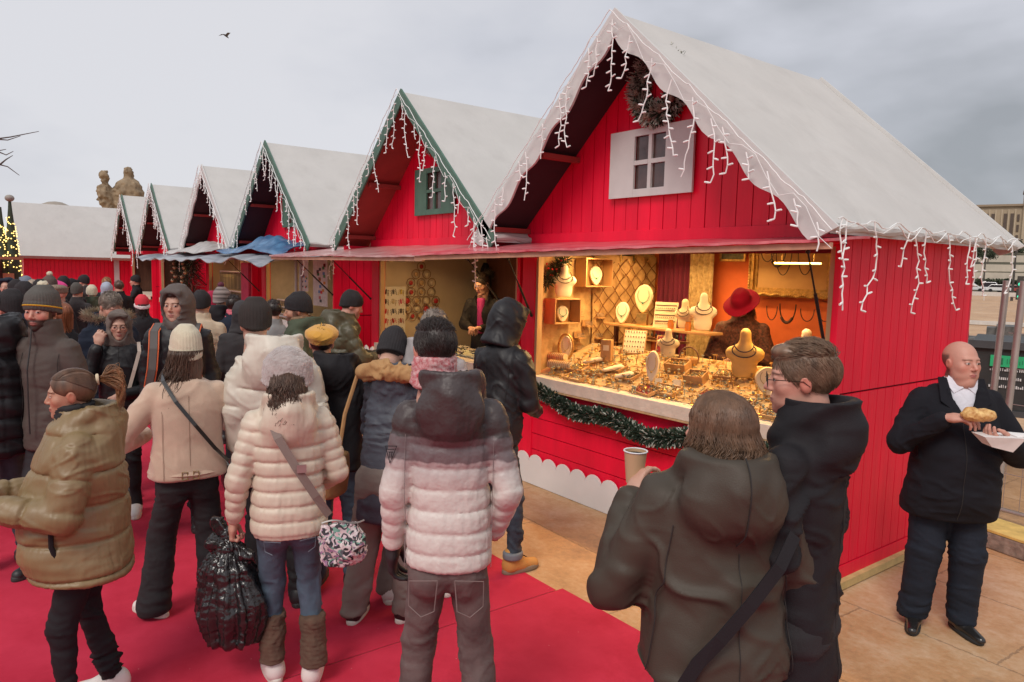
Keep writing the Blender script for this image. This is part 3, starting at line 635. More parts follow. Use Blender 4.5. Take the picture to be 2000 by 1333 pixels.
def ribbon(pts, w, nrm=None, th=.003):      # flat strap along points
    m = MB(); pts = [Vector(p) for p in pts]; k = len(pts); L = []
    for i, p in enumerate(pts):
        t = (pts[min(i+1, k-1)]-pts[max(i-1, 0)]).normalized(); n = Vector(nrm[i] if isinstance(nrm, list) else nrm).normalized(); sd = t.cross(n).normalized(); n = sd.cross(t)
        L.append((p-sd*w/2, p+sd*w/2, p+sd*w/2+n*th, p-sd*w/2+n*th))
    vs = [q for r in L for q in r]; fs = [(0,1,2,3), tuple(range(4*k-4, 4*k))[::-1]]
    for i in range(k-1):
        for j in range(4): fs.append((4*i+j, 4*i+(j+1) % 4, 4*i+4+(j+1) % 4, 4*i+4+j))
    return m.add(vs, fs)
# ---------------------------------------------------------------- setting
rnd = random.Random(11)
def node_ground():
    m = bpy.data.materials.new('ground_stone'); m.use_nodes = True; t = m.node_tree; b = t.nodes['Principled BSDF']
    tc = t.nodes.new('ShaderNodeTexCoord'); n1 = N(t, 'ShaderNodeTexNoise', Scale=.55, Detail=8.0, Roughness=.65, Distortion=.5); n2 = N(t, 'ShaderNodeTexNoise', Scale=26.0, Detail=6.0, Roughness=.7)
    mp = t.nodes.new('ShaderNodeMapping'); mp.inputs['Scale'].default_value = (1, 1.35, 1); mp.inputs['Rotation'].default_value = (0, 0, R_(28)); n3 = N(t, 'ShaderNodeTexNoise', Scale=5.0, Detail=8.0, Roughness=.7)
    for n in (n1, n2): t.links.new(tc.outputs['Object'], n.inputs['Vector'])
    t.links.new(tc.outputs['Object'], mp.inputs['Vector']); t.links.new(mp.outputs[0], n3.inputs['Vector'])
    br = N(t, 'ShaderNodeTexBrick'); br.inputs['Scale'].default_value = .55; br.inputs['Mortar Size'].default_value = .004; br.inputs['Mortar Smooth'].default_value = .4; br.inputs['Bias'].default_value = 0
    br.inputs['Brick Width'].default_value = .8; br.inputs['Row Height'].default_value = .45; mp2 = t.nodes.new('ShaderNodeMapping'); mp2.inputs['Rotation'].default_value = (0, 0, R_(3)); t.links.new(tc.outputs['Object'], mp2.inputs['Vector'])
    ad = N(t, 'ShaderNodeMix', data_type='RGBA'); ad.inputs[0].default_value = .05; t.links.new(mp2.outputs[0], ad.inputs[6]); t.links.new(n2.outputs['Color'], ad.inputs[7]); t.links.new(ad.outputs[2], br.inputs['Vector'])
    s = mth(t, 'MULTIPLY_ADD', n2.outputs['Fac'], .30, mth(t, 'MULTIPLY_ADD', n3.outputs['Fac'], .40, mth(t, 'MULTIPLY', n1.outputs['Fac'], .75)))
    rp = t.nodes.new('ShaderNodeValToRGB'); e = rp.color_ramp.elements; e[0].position = .52; e[0].color = (.25, .145, .078, 1); e[1].position = .90; e[1].color = (.60, .43, .28, 1)
    k = e.new(.70); k.color = (.47, .265, .125, 1); t.links.new(s, rp.inputs[0])
    mm = N(t, 'ShaderNodeMix', data_type='RGBA', blend_type='MULTIPLY'); mm.inputs[0].default_value = .35; t.links.new(rp.outputs[0], mm.inputs[6])
    inv = mth(t, 'SUBTRACT', 1.0, br.outputs['Fac']); t.links.new(inv, mm.inputs[7]); t.links.new(mm.outputs[2], b.inputs['Base Color'])
    rr = mth(t, 'MULTIPLY_ADD', n1.outputs['Fac'], .9, .12, clamp=True); t.links.new(rr, b.inputs['Roughness'])
    bb = N(t, 'ShaderNodeBump', Strength=.5, Distance=.02); t.links.new(mth(t, 'SUBTRACT', s, mth(t, 'MULTIPLY', br.outputs['Fac'], .3)), bb.inputs['Height']); t.links.new(bb.outputs[0], b.inputs['Normal'])
    return m
g = MB(); g.quad((-1500, -1500, 0), (1500, -1500, 0), (1500, 1500, 0), (-1500, 1500, 0)); tag(g.build('ground', node_ground()), kind='structure', label='sandy tan stone paving with stains and joints')
def carpet_mat():
    m = mat('carpet_red', (.53, .025, .058), .95, var=.10, vscale=3.0, bump=.6, bscale=420, bump2=.25, b2scale=2.5, col2=(.58, .038, .078), spec=.15); t = m.node_tree; b = t.nodes['Principled BSDF']
    tc = t.nodes.new('ShaderNodeTexCoord'); vo = N(t, 'ShaderNodeTexVoronoi', Scale=13.0); t.links.new(tc.outputs['Object'], vo.inputs['Vector'])
    n = N(t, 'ShaderNodeTexNoise', Scale=2.3, Detail=7.0, Roughness=.75); t.links.new(tc.outputs['Object'], n.inputs['Vector'])
    sp = mth(t, 'LESS_THAN', vo.outputs['Distance'], .035); sx = N(t, 'ShaderNodeSeparateColor'); t.links.new(vo.outputs['Color'], sx.inputs[0]); sp = mth(t, 'MULTIPLY', sp, mth(t, 'GREATER_THAN', sx.outputs[0], .6))
    l = b.inputs['Base Color'].links[0].from_socket
    a = N(t, 'ShaderNodeMix', data_type='RGBA'); t.links.new(mth(t, 'MULTIPLY', mth(t, 'SUBTRACT', n.outputs['Fac'], .50, clamp=True), 2.6, clamp=True), a.inputs[0]); t.links.new(l, a.inputs[6]); a.inputs[7].default_value = (.40, .014, .034, 1)
    c = N(t, 'ShaderNodeMix', data_type='RGBA'); t.links.new(mth(t, 'MULTIPLY', sp, .6), c.inputs[0]); t.links.new(a.outputs[2], c.inputs[6]); c.inputs[7].default_value = (.62, .45, .40, 1); t.links.new(c.outputs[2], b.inputs['Base Color']); return m
cp = MB(); CM = carpet_mat()
for (x0, x1, y0, y1) in ((-40, -9.2, -9, 2.95), (-9.196, -3.35, -9, 2.97), (-3.346, 6, -9, 3.02)):
    nx, ny = 40, 30; o = len(cp.v)
    for i in range(nx+1):
        for j in range(ny+1):
            x = x0+(x1-x0)*i/nx; y = y0+(y1-y0)*j/ny; cp.v.append((x, y, .006+.0025*math.sin(x*2.3+y)*math.sin(y*3.1)))
    for i in range(nx):
        for j in range(ny): a = o+i*(ny+1)+j; cp.f.append((a, a+ny+1, a+ny+2, a+1))
tag(cp.build('carpet', CM, None, True), 'red carpet laid along the row of chalets', 'carpet')

RED = mat('paint_red', (.80, .004, .038), .45, var=.13, vscale=5, bump=.4, bscale=60, bump2=.16, b2scale=9, stretch=(1, 1, .18), spec=.35, dirt=.05)
REDD = mat('paint_red_deep', (.66, .006, .040), .45, var=.08, vscale=3, bump=.2, bscale=90)
AWN = mat('awning_red', (.66, .045, .085), .35, var=.25, vscale=5, col2=(.74, .22, .24), bump2=.4, b2scale=9, coat=.3)
BACK = mat('groove_dark', (.16, .004, .012), .8)
WHT = mat('trim_white', (.58, .575, .56), .6, var=.05, vscale=6, bump=.2, bscale=60)
GRN = mat('trim_green', (.075, .155, .115), .55, var=.15, vscale=8, bump=.3, bscale=50)
ROOFM = mat('roof_felt', (.52, .505, .485), .85, var=.06, vscale=1.6, bump=.3, bscale=55, bump2=.55, b2scale=2.6, dirt=.13)
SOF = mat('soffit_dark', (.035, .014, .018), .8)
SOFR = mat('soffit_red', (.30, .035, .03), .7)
WOOD = mat('wood_pale', (.50, .32, .16), .6, var=.2, vscale=14, stretch=(1, 1, .15), bump=.2)
WOODD = mat('wood_brown', (.14, .060, .035), .6, var=.25, vscale=14, stretch=(1, 1, .15))
BEI = mat('panel_beige', (.56, .46, .32), .7, var=.08, vscale=3)
CABLE = mat('cable_white', (.78, .79, .78), .5, var=.03)
BULB = mat('bulb_clear', (.86, .87, .86), .25, var=.02)
GLS = mat('window_glass', (.07, .035, .03), .12, var=.4, vscale=9, spec=.8)
STRUT = mat('strut_black', (.015, .015, .017), .35, metal=.4)
MARB = mat('cloth_cream', (.66, .55, .44), .75, var=.10, vscale=9, bump2=.3, b2scale=20)
Y0, Y1, HW = 4.32, 6.28, 1.58; YF, YB, EX, EZ, AZ = 3.87, 6.62, 1.74, 2.33, 3.90
SL = (AZ-EZ)/EX
def roofz(dx): return AZ-SL*abs(dx)
def chalet(cx, label, trim, win=None, open_=(-1.39, 1.54), shut=False, redsof=False, group='red wooden market chalets in a row', detail=True, dz=0.0):
    r = empty('chalet', (cx, 0, dz), 0, label, 'chalet', group); pw = .132
    gw = MB()                                    # gable of vertical boards following the roof line
    n = int(round(2*HW/pw)); pw_ = 2*HW/n
    for i in range(n):
        a = -HW+i*pw_+.004; b = -HW+(i+1)*pw_-.004; ya = Y0+rnd.uniform(-.0015, .0015)
        pts = [(a, ya, 2.24), (b, ya, 2.24), (b, ya, roofz(b)-.05)]
        if a < 0 < b: pts.append((0, ya, AZ-.05))
        pts.append((a, ya, roofz(a)-.05)); gw.prism(pts, (0, .022, 0))
    gw.build('gable', RED, r)
    bk = MB(); bk.prism([(-HW, Y0+.024, 2.2), (HW, Y0+.024, 2.2), (HW, Y0+.024, roofz(HW)-.06), (0, Y0+.024, AZ-.07), (-HW, Y0+.024, roofz(HW)-.06)], (0, .02, 0)); bk.build('gable_backing', BACK, r)
    tb = MB(); tb.box((-HW-.01, Y0-.028, 2.255), (HW+.01, Y0-.003, 2.385)); tb.build('fascia', RED, r, bevel=.004)
    for sx in (-1, 1):                           # side walls of boards, with one horizontal joint
        sw = MB(); sb = MB(); x = sx*HW; m_ = int(round((Y1-Y0)/.118)); q = (Y1-Y0)/m_
        for j in range(m_):
            for z0, z1 in ((.155, 1.305), (1.318, 2.40)):
                a = Y0+j*q+.0035; b = Y0+(j+1)*q-.0035; sw.box((min(x, x-sx*.02), a, z0), (max(x, x-sx*.02), b, z1))
        sb.box((min(x-sx*.022, x-sx*.045), Y0+.05, .02), (max(x-sx*.022, x-sx*.045), Y1, 2.36))
        sw.box((min(x+sx*.004, x-sx*.02), Y0, .02), (max(x+sx*.004, x-sx*.02), Y1, .148))
        sw.build('side_wall', RED, r); sb.build('wall_backing', BACK, r)
    bw = MB(); bw.box((-HW, Y1+.001, .02), (HW, Y1+.03, 2.36)); bw.build('back_wall', REDD, r)
    ps = MB(); o0, o1 = open_
    ps.box((-HW-.003, Y0-.012, .0), (o0, Y0+.085, 2.25)); ps.build('corner_post', RED, r, bevel=.004); ps = MB(); ps.box((o1, Y0-.012, .0), (HW+.003, Y0+.085, 2.25)); ps.build('corner_post', RED, r, bevel=.004)
    if not shut:
        jm = MB(); jm.box((o0+.001, Y0+.0, 1.06), (o0+.035, Y0+.06, 2.25)); jm.build('jamb', WOOD, r); jm = MB(); jm.box((o1-.035, Y0+.0, 1.06), (o1-.001, Y0+.06, 2.25)); jm.build('jamb', WOOD, r); jm = MB(); jm.box((o0+.036, Y0+.03, 2.205), (o1-.036, Y0+.07, 2.25)); jm.build('lintel_board', WOOD, r)
    cf = MB(); nb = 6
    for k in range(nb):
        z0 = .03+k*(.925/nb)+.004; z1 = .03+(k+1)*(.925/nb)-.004; cf.box((o0+.001, Y0+.0, z0), (o1-.001, Y0+.022, z1))
    cf.box((o0+.001, Y0+.023, .02), (o1-.001, Y0+.05, .97)); cf.build('counter_front', REDD if False else RED, r)
    ct = MB(); ct.box((o0-.02, Y0-.06, 1.03), (o1+.02, Y0+.74, 1.058)); ct.box((o0-.02, Y0-.063, .955), (o1+.02, Y0-.045, 1.0595)); ct.build('counter', MARB, r, bevel=.006)
    le = MB(); le.box((o0-.02, Y0-.075, .943), (o1+.02, Y0-.02, .954)); le.build('counter_edge', WOOD, r)
    # scalloped white skirting
    if trim == 'white' or True:
        sk_ = MB(); m_ = 16; wd = (2*HW)/m_; poly = [(-HW, 0, .005), (HW, 0, .005)]
        for i in range(m_-1, -1, -1):
            c = -HW+(i+.5)*wd
            for a in np.linspace(0, math.pi, 9): poly.append((c+wd/2*math.cos(a), 0, .215+.085*math.sin(a)))
        sk_.prism([(p[0], Y0-.034, p[2]) for p in poly], (0, .012, 0)); sk_.build('skirting', mat('skirting_white', (.72,.685,.67), .6, var=.05, vscale=3), r)
    # roof: two sheets of felt with thickness, a little slack in them
    for sx in (-1, 1):
        m = MB(); nx, ny = 14, 20
        top, bot = [], []
        for i in range(nx+1):
            for j in range(ny+1):
                d = EX*1.005*i/nx; y = YF-.01+(YB-YF+.02)*j/ny
                zz = roofz(d)+.022+.010*math.sin(y*2.1+d*3+cx)*math.sin(d*4.0)+.006*math.sin(y*7+cx*3)*math.sin(d*9)
                if i == nx: zz -= .012
                top.append((sx*d, y, zz)); bot.append((sx*d, y, roofz(d)-.028))
        k = len(top); id_ = lambda i, j: i*(ny+1)+j
        fs = []
        for i in range(nx):
            for j in range(ny):
                a, b, c, d = id_(i, j), id_(i+1, j), id_(i+1, j+1), id_(i, j+1); fs.append((a, b, c, d) if sx > 0 else (d, c, b, a)); fs.append((k+d, k+c, k+b, k+a) if sx > 0 else (k+a, k+b, k+c, k+d))
        for j in range(ny): a, b = id_(nx, j), id_(nx, j+1); fs.append((a, k+a, k+b, b) if sx > 0 else (b, k+b, k+a, a))
        for i in range(nx):
            for j in (0, ny): a, b = id_(i, j), id_(i+1, j); fs.append((a, k+a, k+b, b) if (j == 0) == (sx < 0) else (b, k+b, k+a, a))
        m.add(top+bot, fs); rf = m.build('roof', ROOFM, r, True)
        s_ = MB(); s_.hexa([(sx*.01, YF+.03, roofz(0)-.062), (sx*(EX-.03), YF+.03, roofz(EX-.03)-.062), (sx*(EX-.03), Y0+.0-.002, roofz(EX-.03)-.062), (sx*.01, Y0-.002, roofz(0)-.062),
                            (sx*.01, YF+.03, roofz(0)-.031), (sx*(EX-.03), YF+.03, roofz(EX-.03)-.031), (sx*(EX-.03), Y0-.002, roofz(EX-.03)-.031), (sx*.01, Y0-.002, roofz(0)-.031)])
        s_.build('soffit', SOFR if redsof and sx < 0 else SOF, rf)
        er = MB(); er.tube([(sx*(EX+.005), YF+.0+(YB-YF)*i/24, EZ+.002+.010*math.sin(i*1.7+cx)) for i in range(25)], [.026+.008*math.sin(i*2.3) for i in range(25)], 8); er.build('roof_edge', ROOFM, rf, True)
        for yy, tagn in ((YF-.022, 'bargeboard'), (YB+.012, 'bargeboard')):
            b_ = MB(); K = 48; upz = []; loz = []
            for i in range(K+1):
                d = (EX+.06)*i/K; z = AZ+.055-SL*d; wdt = (.150+.026*math.sin(d*16.5-.9)) if trim == 'white' else .13
                if i == K: wdt = .03
                if i > K-3 and trim == 'white': wdt *= (K-i)/3+.1
                upz.append((sx*d, yy, z)); loz.append((sx*max(0, d-wdt*.35), yy, z-wdt-(.02 if i == 0 else 0)))
            for i in range(K):
                q = [upz[i], upz[i+1], loz[i+1], loz[i]]; b_.hexa([Vector(p) for p in q]+[Vector(p)+Vector((0, .020, 0)) for p in q])
            b_.build(tagn, WHT if trim == 'white' else GRN, rf)
    for sx, dx in ((-1, .86), (-1, 1.52), (1, .86), (1, 1.52)): z = roofz(dx)-.066; pl = MB(); pl.box((sx*dx-.03, YF+.035, z-.075), (sx*dx+.03, Y0-.003, z-.03-.035*0)); pl.build('purlin', SOFR, r)
    eb = MB(); eb.box((-EX+.16, YF+.05, 2.20), (-HW-.02, Y0-.01, 2.30)); eb.build('eave_board', REDD, r)
    if win:
        wc = {'white': WHT, 'green': GRN}[win]; wn = empty('window', (0, 0, 0)); wn.parent = r; x0, x1, z0, z1 = -.42, .43, 2.645, 3.170; a0, a1, b0, b1 = -.155, .165, 2.705, 3.115
        f = MB()
        f.box((x0, Y0-.045, z0), (a0, Y0-.025, z1)); f.box((a1, Y0-.045, z0), (x1, Y0-.025, z1)); f.box((a0+.0005, Y0-.044, z0), (a1-.0005, Y0-.024, b0)); f.box((a0+.0005, Y0-.044, b1), (a1-.0005, Y0-.024, z1)); f.build('shutter', wc, wn)
        mu = MB(); mu.box((-.012, Y0-.040, b0), (.022, Y0-.018, b1)); mu.box((a0, Y0-.042, 2.893), (-.013, Y0-.020, 2.927)); mu.box((.023, Y0-.042, 2.893), (a1, Y0-.020, 2.927)); mu.build('muntin', wc, wn)
        gl_ = MB(); gl_.box((a0, Y0-.017, b0), (a1, Y0-.011, b1)); gl_.build('pane', GLS, wn)
    return r
def interior(r, wallm, backm, floorm=WOODD, yb=6.1):
    m = MB(); m.box((-HW+.05, Y0+.10, .03), (-HW+.065, yb, 2.35)); m.build('inner_wall', wallm, r); m = MB(); m.box((HW-.065, Y0+.10, .03), (HW-.05, yb, 2.35)); m.build('inner_wall', wallm, r)
    m = MB(); m.box((-HW+.066, yb+.001, .03), (HW-.066, yb+.015, 2.35)); m.build('inner_back', backm, r)
    m = MB(); m.box((-HW+.066, Y0+.05, .02), (HW-.066, yb, .04)); m.build('floor_board', floorm, r)
    m = MB(); m.box((-HW+.066, Y0+.12, 2.32), (HW-.066, yb, 2.345)); m.build('ceiling_board', mat('ceil_wood', (.30,.17,.09), .7), r)
    return r
def flap(x0, x1, yL, yR, zL, zR, label, m=AWN, sag=.0, hinge=2.30, parent=None):
    n = 26; e = empty('awning', ((x0+x1)/2, Y0, 0), 0, label, 'awning', 'awnings folded out over the chalet counters'); cx = (x0+x1)/2; mb = MB(); T, B = [], []
    for i in range(n+1):
        t = i/n; x = x0+(x1-x0)*t; yf = yL+(yR-yL)*t; zf = zL+(zR-zL)*t-sag*math.sin(t*math.pi*3.2)
        for j in range(7):
            q = j/6; y = Y0-.034+(yf-Y0)*q; z = hinge+(zf-hinge)*q+.004*math.sin(x*9+q*5)*(1-q)+.003*math.sin(x*23)*q
            T.append((x-cx, y-Y0, z)); B.append((x-cx, y-Y0, z-.016))
    k = len(T); fs = []
    for i in range(n):
        for j in range(6):
            a, b, c, d = i*7+j, (i+1)*7+j, (i+1)*7+j+1, i*7+j+1; fs += [(d, c, b, a), (k+a, k+b, k+c, k+d)]
        a, b = i*7+6, (i+1)*7+6; fs.append((a, b, k+b, k+a))
    for j in range(6): fs += [(j, j+1, k+j+1, k+j), (n*7+j+1, n*7+j, k+n*7+j, k+n*7+j+1)]
    mb.add(T+B, fs); mb.build('awning_panel', m, e, True)
    lp = MB(); lp.hexa([(x0-cx, yL-Y0-.01, zL-.055), (x1-cx, yR-Y0-.01, zR-.055), (x1-cx, yR-Y0+.018, zR-.055), (x0-cx, yL-Y0+.018, zL-.055), (x0-cx, yL-Y0-.01, zL-.019), (x1-cx, yR-Y0-.01, zR-.019), (x1-cx, yR-Y0+.018, zR-.019), (x0-cx, yL-Y0+.018, zL-.019)])
    lp.build('edge_batten', mat('batten', (.50,.26,.17), .6, var=.2, vscale=10), e); return e
def strut(x, z0, y1, z1, label, y0=Y0-.02):
    t = empty('gas_strut', (x, y0, z0), 0, label, 'strut', 'black gas struts holding up the awnings'); d = Vector((0, y1-y0, z1-z0))
    m = MB(); m.tube([(0,0,0), d*.55], .011, 8); m.build('strut_tube', STRUT, t, True); m = MB(); m.tube([d*.55, d], .006, 8); m.build('rod', STRUT, t, True); m = MB(); m.ball((0,0,0), .016); m.ball(tuple(d), .014); m.build('joint', STRUT, t, True)

C1 = chalet(-3.91, 'nearest red chalet with white wavy bargeboards, white shutters and jewellery counter', 'white', 'white')
C2 = chalet(-7.12, 'second red chalet from the right with green trim and small green shuttered window', 'green', 'green', redsof=True)
C3 = chalet(-11.5, 'third red chalet with green bargeboards behind the blue tarpaulin heap', 'green', 'green')
C4 = chalet(-15.2, 'fourth red chalet with white bargeboards rising above the grey tarpaulin', 'white', 'white')
C5 = chalet(-19.9, 'fifth red chalet with narrow green bargeboards and fir decorated doorway', 'green')
C6 = chalet(-24.0, 'farthest gabled chalet in the row, beneath the stone statue', 'green')
interior(C1, mat('fabric_gold', (.60,.36,.14), .8, var=.35, vscale=10, col2=(.72,.50,.24), bump2=.5, b2scale=12), mat('wall_orange', (.62,.13,.03), .7, var=.15, vscale=3))
interior(C2, BEI, mat('panel_brown', (.22,.09,.055), .6, var=.2, vscale=10, stretch=(1,1,.2)))
interior(C3, mat('panel_grey', (.45,.42,.38), .7), mat('scarf_wall', (.10,.08,.07), .9, var=.6, vscale=30, stretch=(1,1,.08), col2=(.30,.22,.17)))
interior(C4, BEI, mat('pink_wall', (.55,.10,.13), .8, var=.6, vscale=40, stretch=(1,1,.06), col2=(.7,.45,.4)))
interior(C5, WOODD, WOODD); interior(C6, WOODD, WOODD)
# awnings and their struts
flap(-5.62, -2.15, 3.20, 3.86, 2.165, 2.262, 'wet red awning over the jewellery counter of the nearest chalet')
flap(-9.55, -5.66, 3.28, 3.30, 2.158, 2.158, 'faded red awning over the second chalet, its left end beside the tarpaulin', mat('awning_pale', (.62,.16,.17), .35, var=.3, vscale=4, col2=(.66,.42,.40), bump2=.5, b2scale=6, coat=.3), .006)
for x, z0, y1, z1, l in ((-5.33, 1.62, 4.01, 2.14, 'black gas strut at the left jamb of the jewellery counter'), (-2.40, 1.64, 4.05, 2.20, 'black gas strut at the right jamb, before the gold frame'),
    (-5.68, 1.62, 3.80, 2.13, 'black gas strut at the right end of the second chalet counter'), (-8.72, 1.62, 3.75, 2.13, 'black gas strut left of the insect brooch board'), (-9.95, 1.62, 3.75, 2.13, 'black gas strut on the right jamb of the third chalet'),
    (-13.2, 1.55, 3.75, 2.10, 'black gas strut left of the third chalet counter'), (-16.75, 1.55, 3.75, 2.10, 'black gas strut beside the dark fir garland')): strut(x, z0, y1, z1, l)
# blue-grey tarpaulin lying over the third and fourth awnings
def tarp(x0, x1, yf, z, label, m, amp=.03, hump=0.0, yb=None, ph=0.0):
    nx, ny = 70, 14; T = []
    for i in range(nx+1):
        for j in range(ny+1):
            t, q = i/nx, j/ny; x = x0+(x1-x0)*t; y = yf+((yb or Y0-.05)-yf)*q; e = math.exp(-q*7)
            zz = z+.10*q+amp*math.sin(x*2.6+ph)*(1-q*.5)+amp*.5*math.sin(x*7+q*6+ph)+hump*math.exp(-((t-.5)/.22)**2-((q-.6)/.35)**2)+.02*math.sin(x*17+q*9)*q-.07*e*(.6+.4*math.sin(x*3+ph)); T.append((x, y, zz))
    k = len(T); B = [(a, b, c-.012) for a, b, c in T]; m_ = MB(); id_ = lambda i, j: i*(ny+1)+j; fs = []
    for i in range(nx):
        for j in range(ny): a, b, c, d = id_(i,j), id_(i+1,j), id_(i+1,j+1), id_(i,j+1); fs += [(a,b,c,d), (k+d,k+c,k+b,k+a)]
        fs += [(id_(i,0), k+id_(i,0), k+id_(i+1,0), id_(i+1,0))]
    m_.add(T+B, fs); return tag(m_.build('tarpaulin', m, None, True), label, 'tarpaulin')
TG = mat('tarp_grey', (.22,.26,.33), .35, var=.5, vscale=3, col2=(.48,.50,.54), bump2=.6, b2scale=5); TB = mat('tarp_blue', (.03,.12,.34), .3, var=.5, vscale=4, col2=(.13,.30,.52), bump2=.7, b2scale=7)
tarp(-19.0, -9.7, 3.30, 2.12, 'long blue-grey tarpaulin laid over the awnings of the middle chalets', TG, .035)
tarp(-13.4, -9.9, 3.62, 2.27, 'crumpled bright blue tarpaulin heaped in front of the third gable', TB, .02, .16, 4.2, 1.0)
tarp(-17.3, -13.6, 3.60, 2.27, 'grey plastic sheet bunched in front of the fourth gable', mat('tarp_pale', (.45,.43,.42), .4, var=.3, vscale=4, bump2=.6, b2scale=6), .01, .13, 4.2, 2.0)

# icicle light strings
def light_string(cx, label, seed, eave=False, dens=1.0, thick=1.0):
    rg = random.Random(seed); t = empty('light_string', (cx, YF-.05, AZ), 0, label, 'string lights', 'white icicle light strings along the roof edges'); cb = MB(); yy = -.012
    if not eave:
        pts = []
        for sx in (-1, 1):
            p = []
            for i in range(60):
                d = EX*1.03*i/59; p.append((sx*d, yy-.008, -SL*d+.05-.02*abs(math.sin(d*11+seed))+rg.uniform(-.006, .006)))
            cb.tube(p, .0035*thick, 5); pts.append(p)
            q = [(a+rg.uniform(-.01, .01), b-.006, c-.055-.05*math.sin(i*.55+seed)) for i, (a, b, c) in enumerate(p)]; cb.tube(q[::3]+q[-1:], .0022*thick, 4)
    else:
        p = [(EX+.045, (YB-YF)*i/59*.97+.05, EZ-AZ+.035+.016*math.sin(i*.9)+rg.uniform(-.01, .01)) for i in range(60)]; cb.tube(p, .0045*thick, 5); pts = [p]
        cb.tube([(a+.012, b, c-.03-.03*math.cos(i*.7)) for i, (a, b, c) in enumerate(p)], .0035*thick, 4)
    cb.build('cable', CABLE, t, True)
    for sgi, p in enumerate(pts):
        nd = int((11 if not eave else 12)*dens); cl = (1, 2, 9, 19, 21, 24, 31, 39, 41, 42, 45, 57)
        for k in range(nd):
            i = int((k+.6+rg.uniform(-.35, .35))/nd*59) if not eave else cl[k]; i = min(max(i, 1), 58); a = Vector(p[i])
            if not eave: a.z -= .05
            L = rg.choice((.16, .28, .40, .50)) if not eave else rg.choice((.22, .34, .42, .52)); d_ = MB(); c = a.copy(); path = [c.copy()]; seg = max(4, int(L/.045)); side = 1
            sw = Vector((rg.uniform(-.5, .5), -.02, 0)) if not eave else Vector((.02, rg.uniform(-.5, .5), 0))
            for s_ in range(seg):
                v_ = Vector((rg.uniform(-.018, .018), rg.uniform(-.006, .006), -L/seg)) if not eave else Vector((rg.uniform(-.006, .006), rg.uniform(-.030, .030), -L/seg))
                v_ += sw*((.03 if not eave else .07) if s_ > seg*.6 else .006); c = c+v_; path.append(c.copy())
                bd = Vector((side*.042, -.006, rg.uniform(-.016, .012))) if not eave else Vector((.006, side*.042, rg.uniform(-.016, .012))); side = -side
                if rg.random() < .85: d_.tube([c, c+bd*.45, c+bd], [.0042*thick, .0068*thick, .0055*thick], 6)
            d_.tube(path, .0042*thick, 5); d_.build('drop', BULB, t, True)
light_string(-3.91, 'icicle lights on the white bargeboards of the nearest chalet', 1, dens=1.0)
light_string(-3.91, 'icicle lights hanging from the side eave of the nearest chalet', 2, True)
light_string(-7.12, 'icicle lights on the green gable of the second chalet', 3, dens=1.1, thick=1.05)
light_string(-11.5, 'icicle lights on the green gable above the blue tarpaulin', 4, dens=1.2, thick=1.3)
light_string(-15.2, 'icicle lights on the white gable above the grey plastic sheet', 5, dens=1.2, thick=1.5)
light_string(-19.9, 'icicle lights on the fifth gable in the row', 6, dens=1.5, thick=1.8)
light_string(-24.0, 'icicle lights on the farthest gable below the statue', 7, dens=1.4, thick=1.9)

# wreaths and garlands of fir needles
def firs(pts, rad, n, seed, frost=.25, nl=.05, wdn=.004):
    rg = random.Random(seed); A_, B_ = MB(), MB(); K = len(pts)-1
    for i in range(n):
        t = rg.random()*K; k = min(int(t), K-1); c = Vector(pts[k]).lerp(Vector(pts[k+1]), t-k); d = Vector((rg.gauss(0, 1), rg.gauss(0, 1)*.8, rg.gauss(0, 1))).normalized()
        r0 = rad*(rg.random()**.5); p = c+d*r0*.8; q = p+(d+Vector((rg.uniform(-.5,.5), rg.uniform(-.5,.2), rg.uniform(-.4,.3)))).normalized()*nl*rg.uniform(.7, 1.3); s_ = d.orthogonal().normalized()*wdn
        fr = rg.random() < frost*(.3+.7*r0/rad); (B_ if fr else A_).add([p-s_, p+s_, q+s_*.6+Vector((0, 0, .002)), q-s_*.6], [(0, 1, 2, 3)])
        if rg.random() < .5: s2 = d.cross(s_).normalized()*.004; (B_ if fr else A_).add([p-s2, p+s2, q+s2*.5, q-s2*.5], [(0, 1, 2, 3)])
    return A_, B_
FIR = mat('fir_green', (.030,.055,.032), .8, var=.4); FROST = mat('fir_frost', (.50,.52,.45), .8, var=.2); CONE = mat('pine_cone', (.22,.14,.10), .8, var=.3)
wr = empty('wreath', (-3.83, Y0-.06, 3.45), 0, 'frosted fir wreath hung high in the nearest gable', 'wreath')
ring = [(.195*math.cos(a), 0, .195*math.sin(a)*1.05) for a in np.linspace(0, 2*math.pi, 33)]
A_, B_ = firs(ring, .085, 7000, 3, .75, .05, .005); A_.build('fir_needles', FIR, wr); B_.build('frosted_needles', FROST, wr); cn = MB()
for i in range(14): a = rnd.random()*6.28; cn.ball((.195*math.cos(a)+rnd.uniform(-.04,.04), -.06, .2*math.sin(a)+rnd.uniform(-.04,.04)), .022, 6, (1,1,1.3))
cn.build('pine_cones', CONE, wr, True)
wr2 = empty('wreath', (-7.05, Y0-.05, 3.42), 0, 'small fir bunch above the green window of the second chalet', 'wreath'); A_, B_ = firs([(-.1,0,-.02),(0,0,.02),(.1,0,-.02)], .10, 900, 8, .5, .07); A_.build('fir_needles', FIR, wr2); B_.build('frosted_needles', FROST, wr2)
gp = []; 
for i in range(61):
    t = i/60; x = -1.40+2.95*t; z = .925-.125*math.sin(math.pi*min(1, t*1.0))**1.2+.03*math.sin(t*21); gp.append((x, 0, z))
ga = empty('garland', (-3.91, Y0-.075, 0), 0, 'green fir garland sagging along the front of the jewellery counter', 'garland'); A_, B_ = firs(gp, .068, 14000, 5, .20, .034, .0065); A_.build('fir_needles', FIR, ga); B_.build('frosted_needles', FROST, ga)
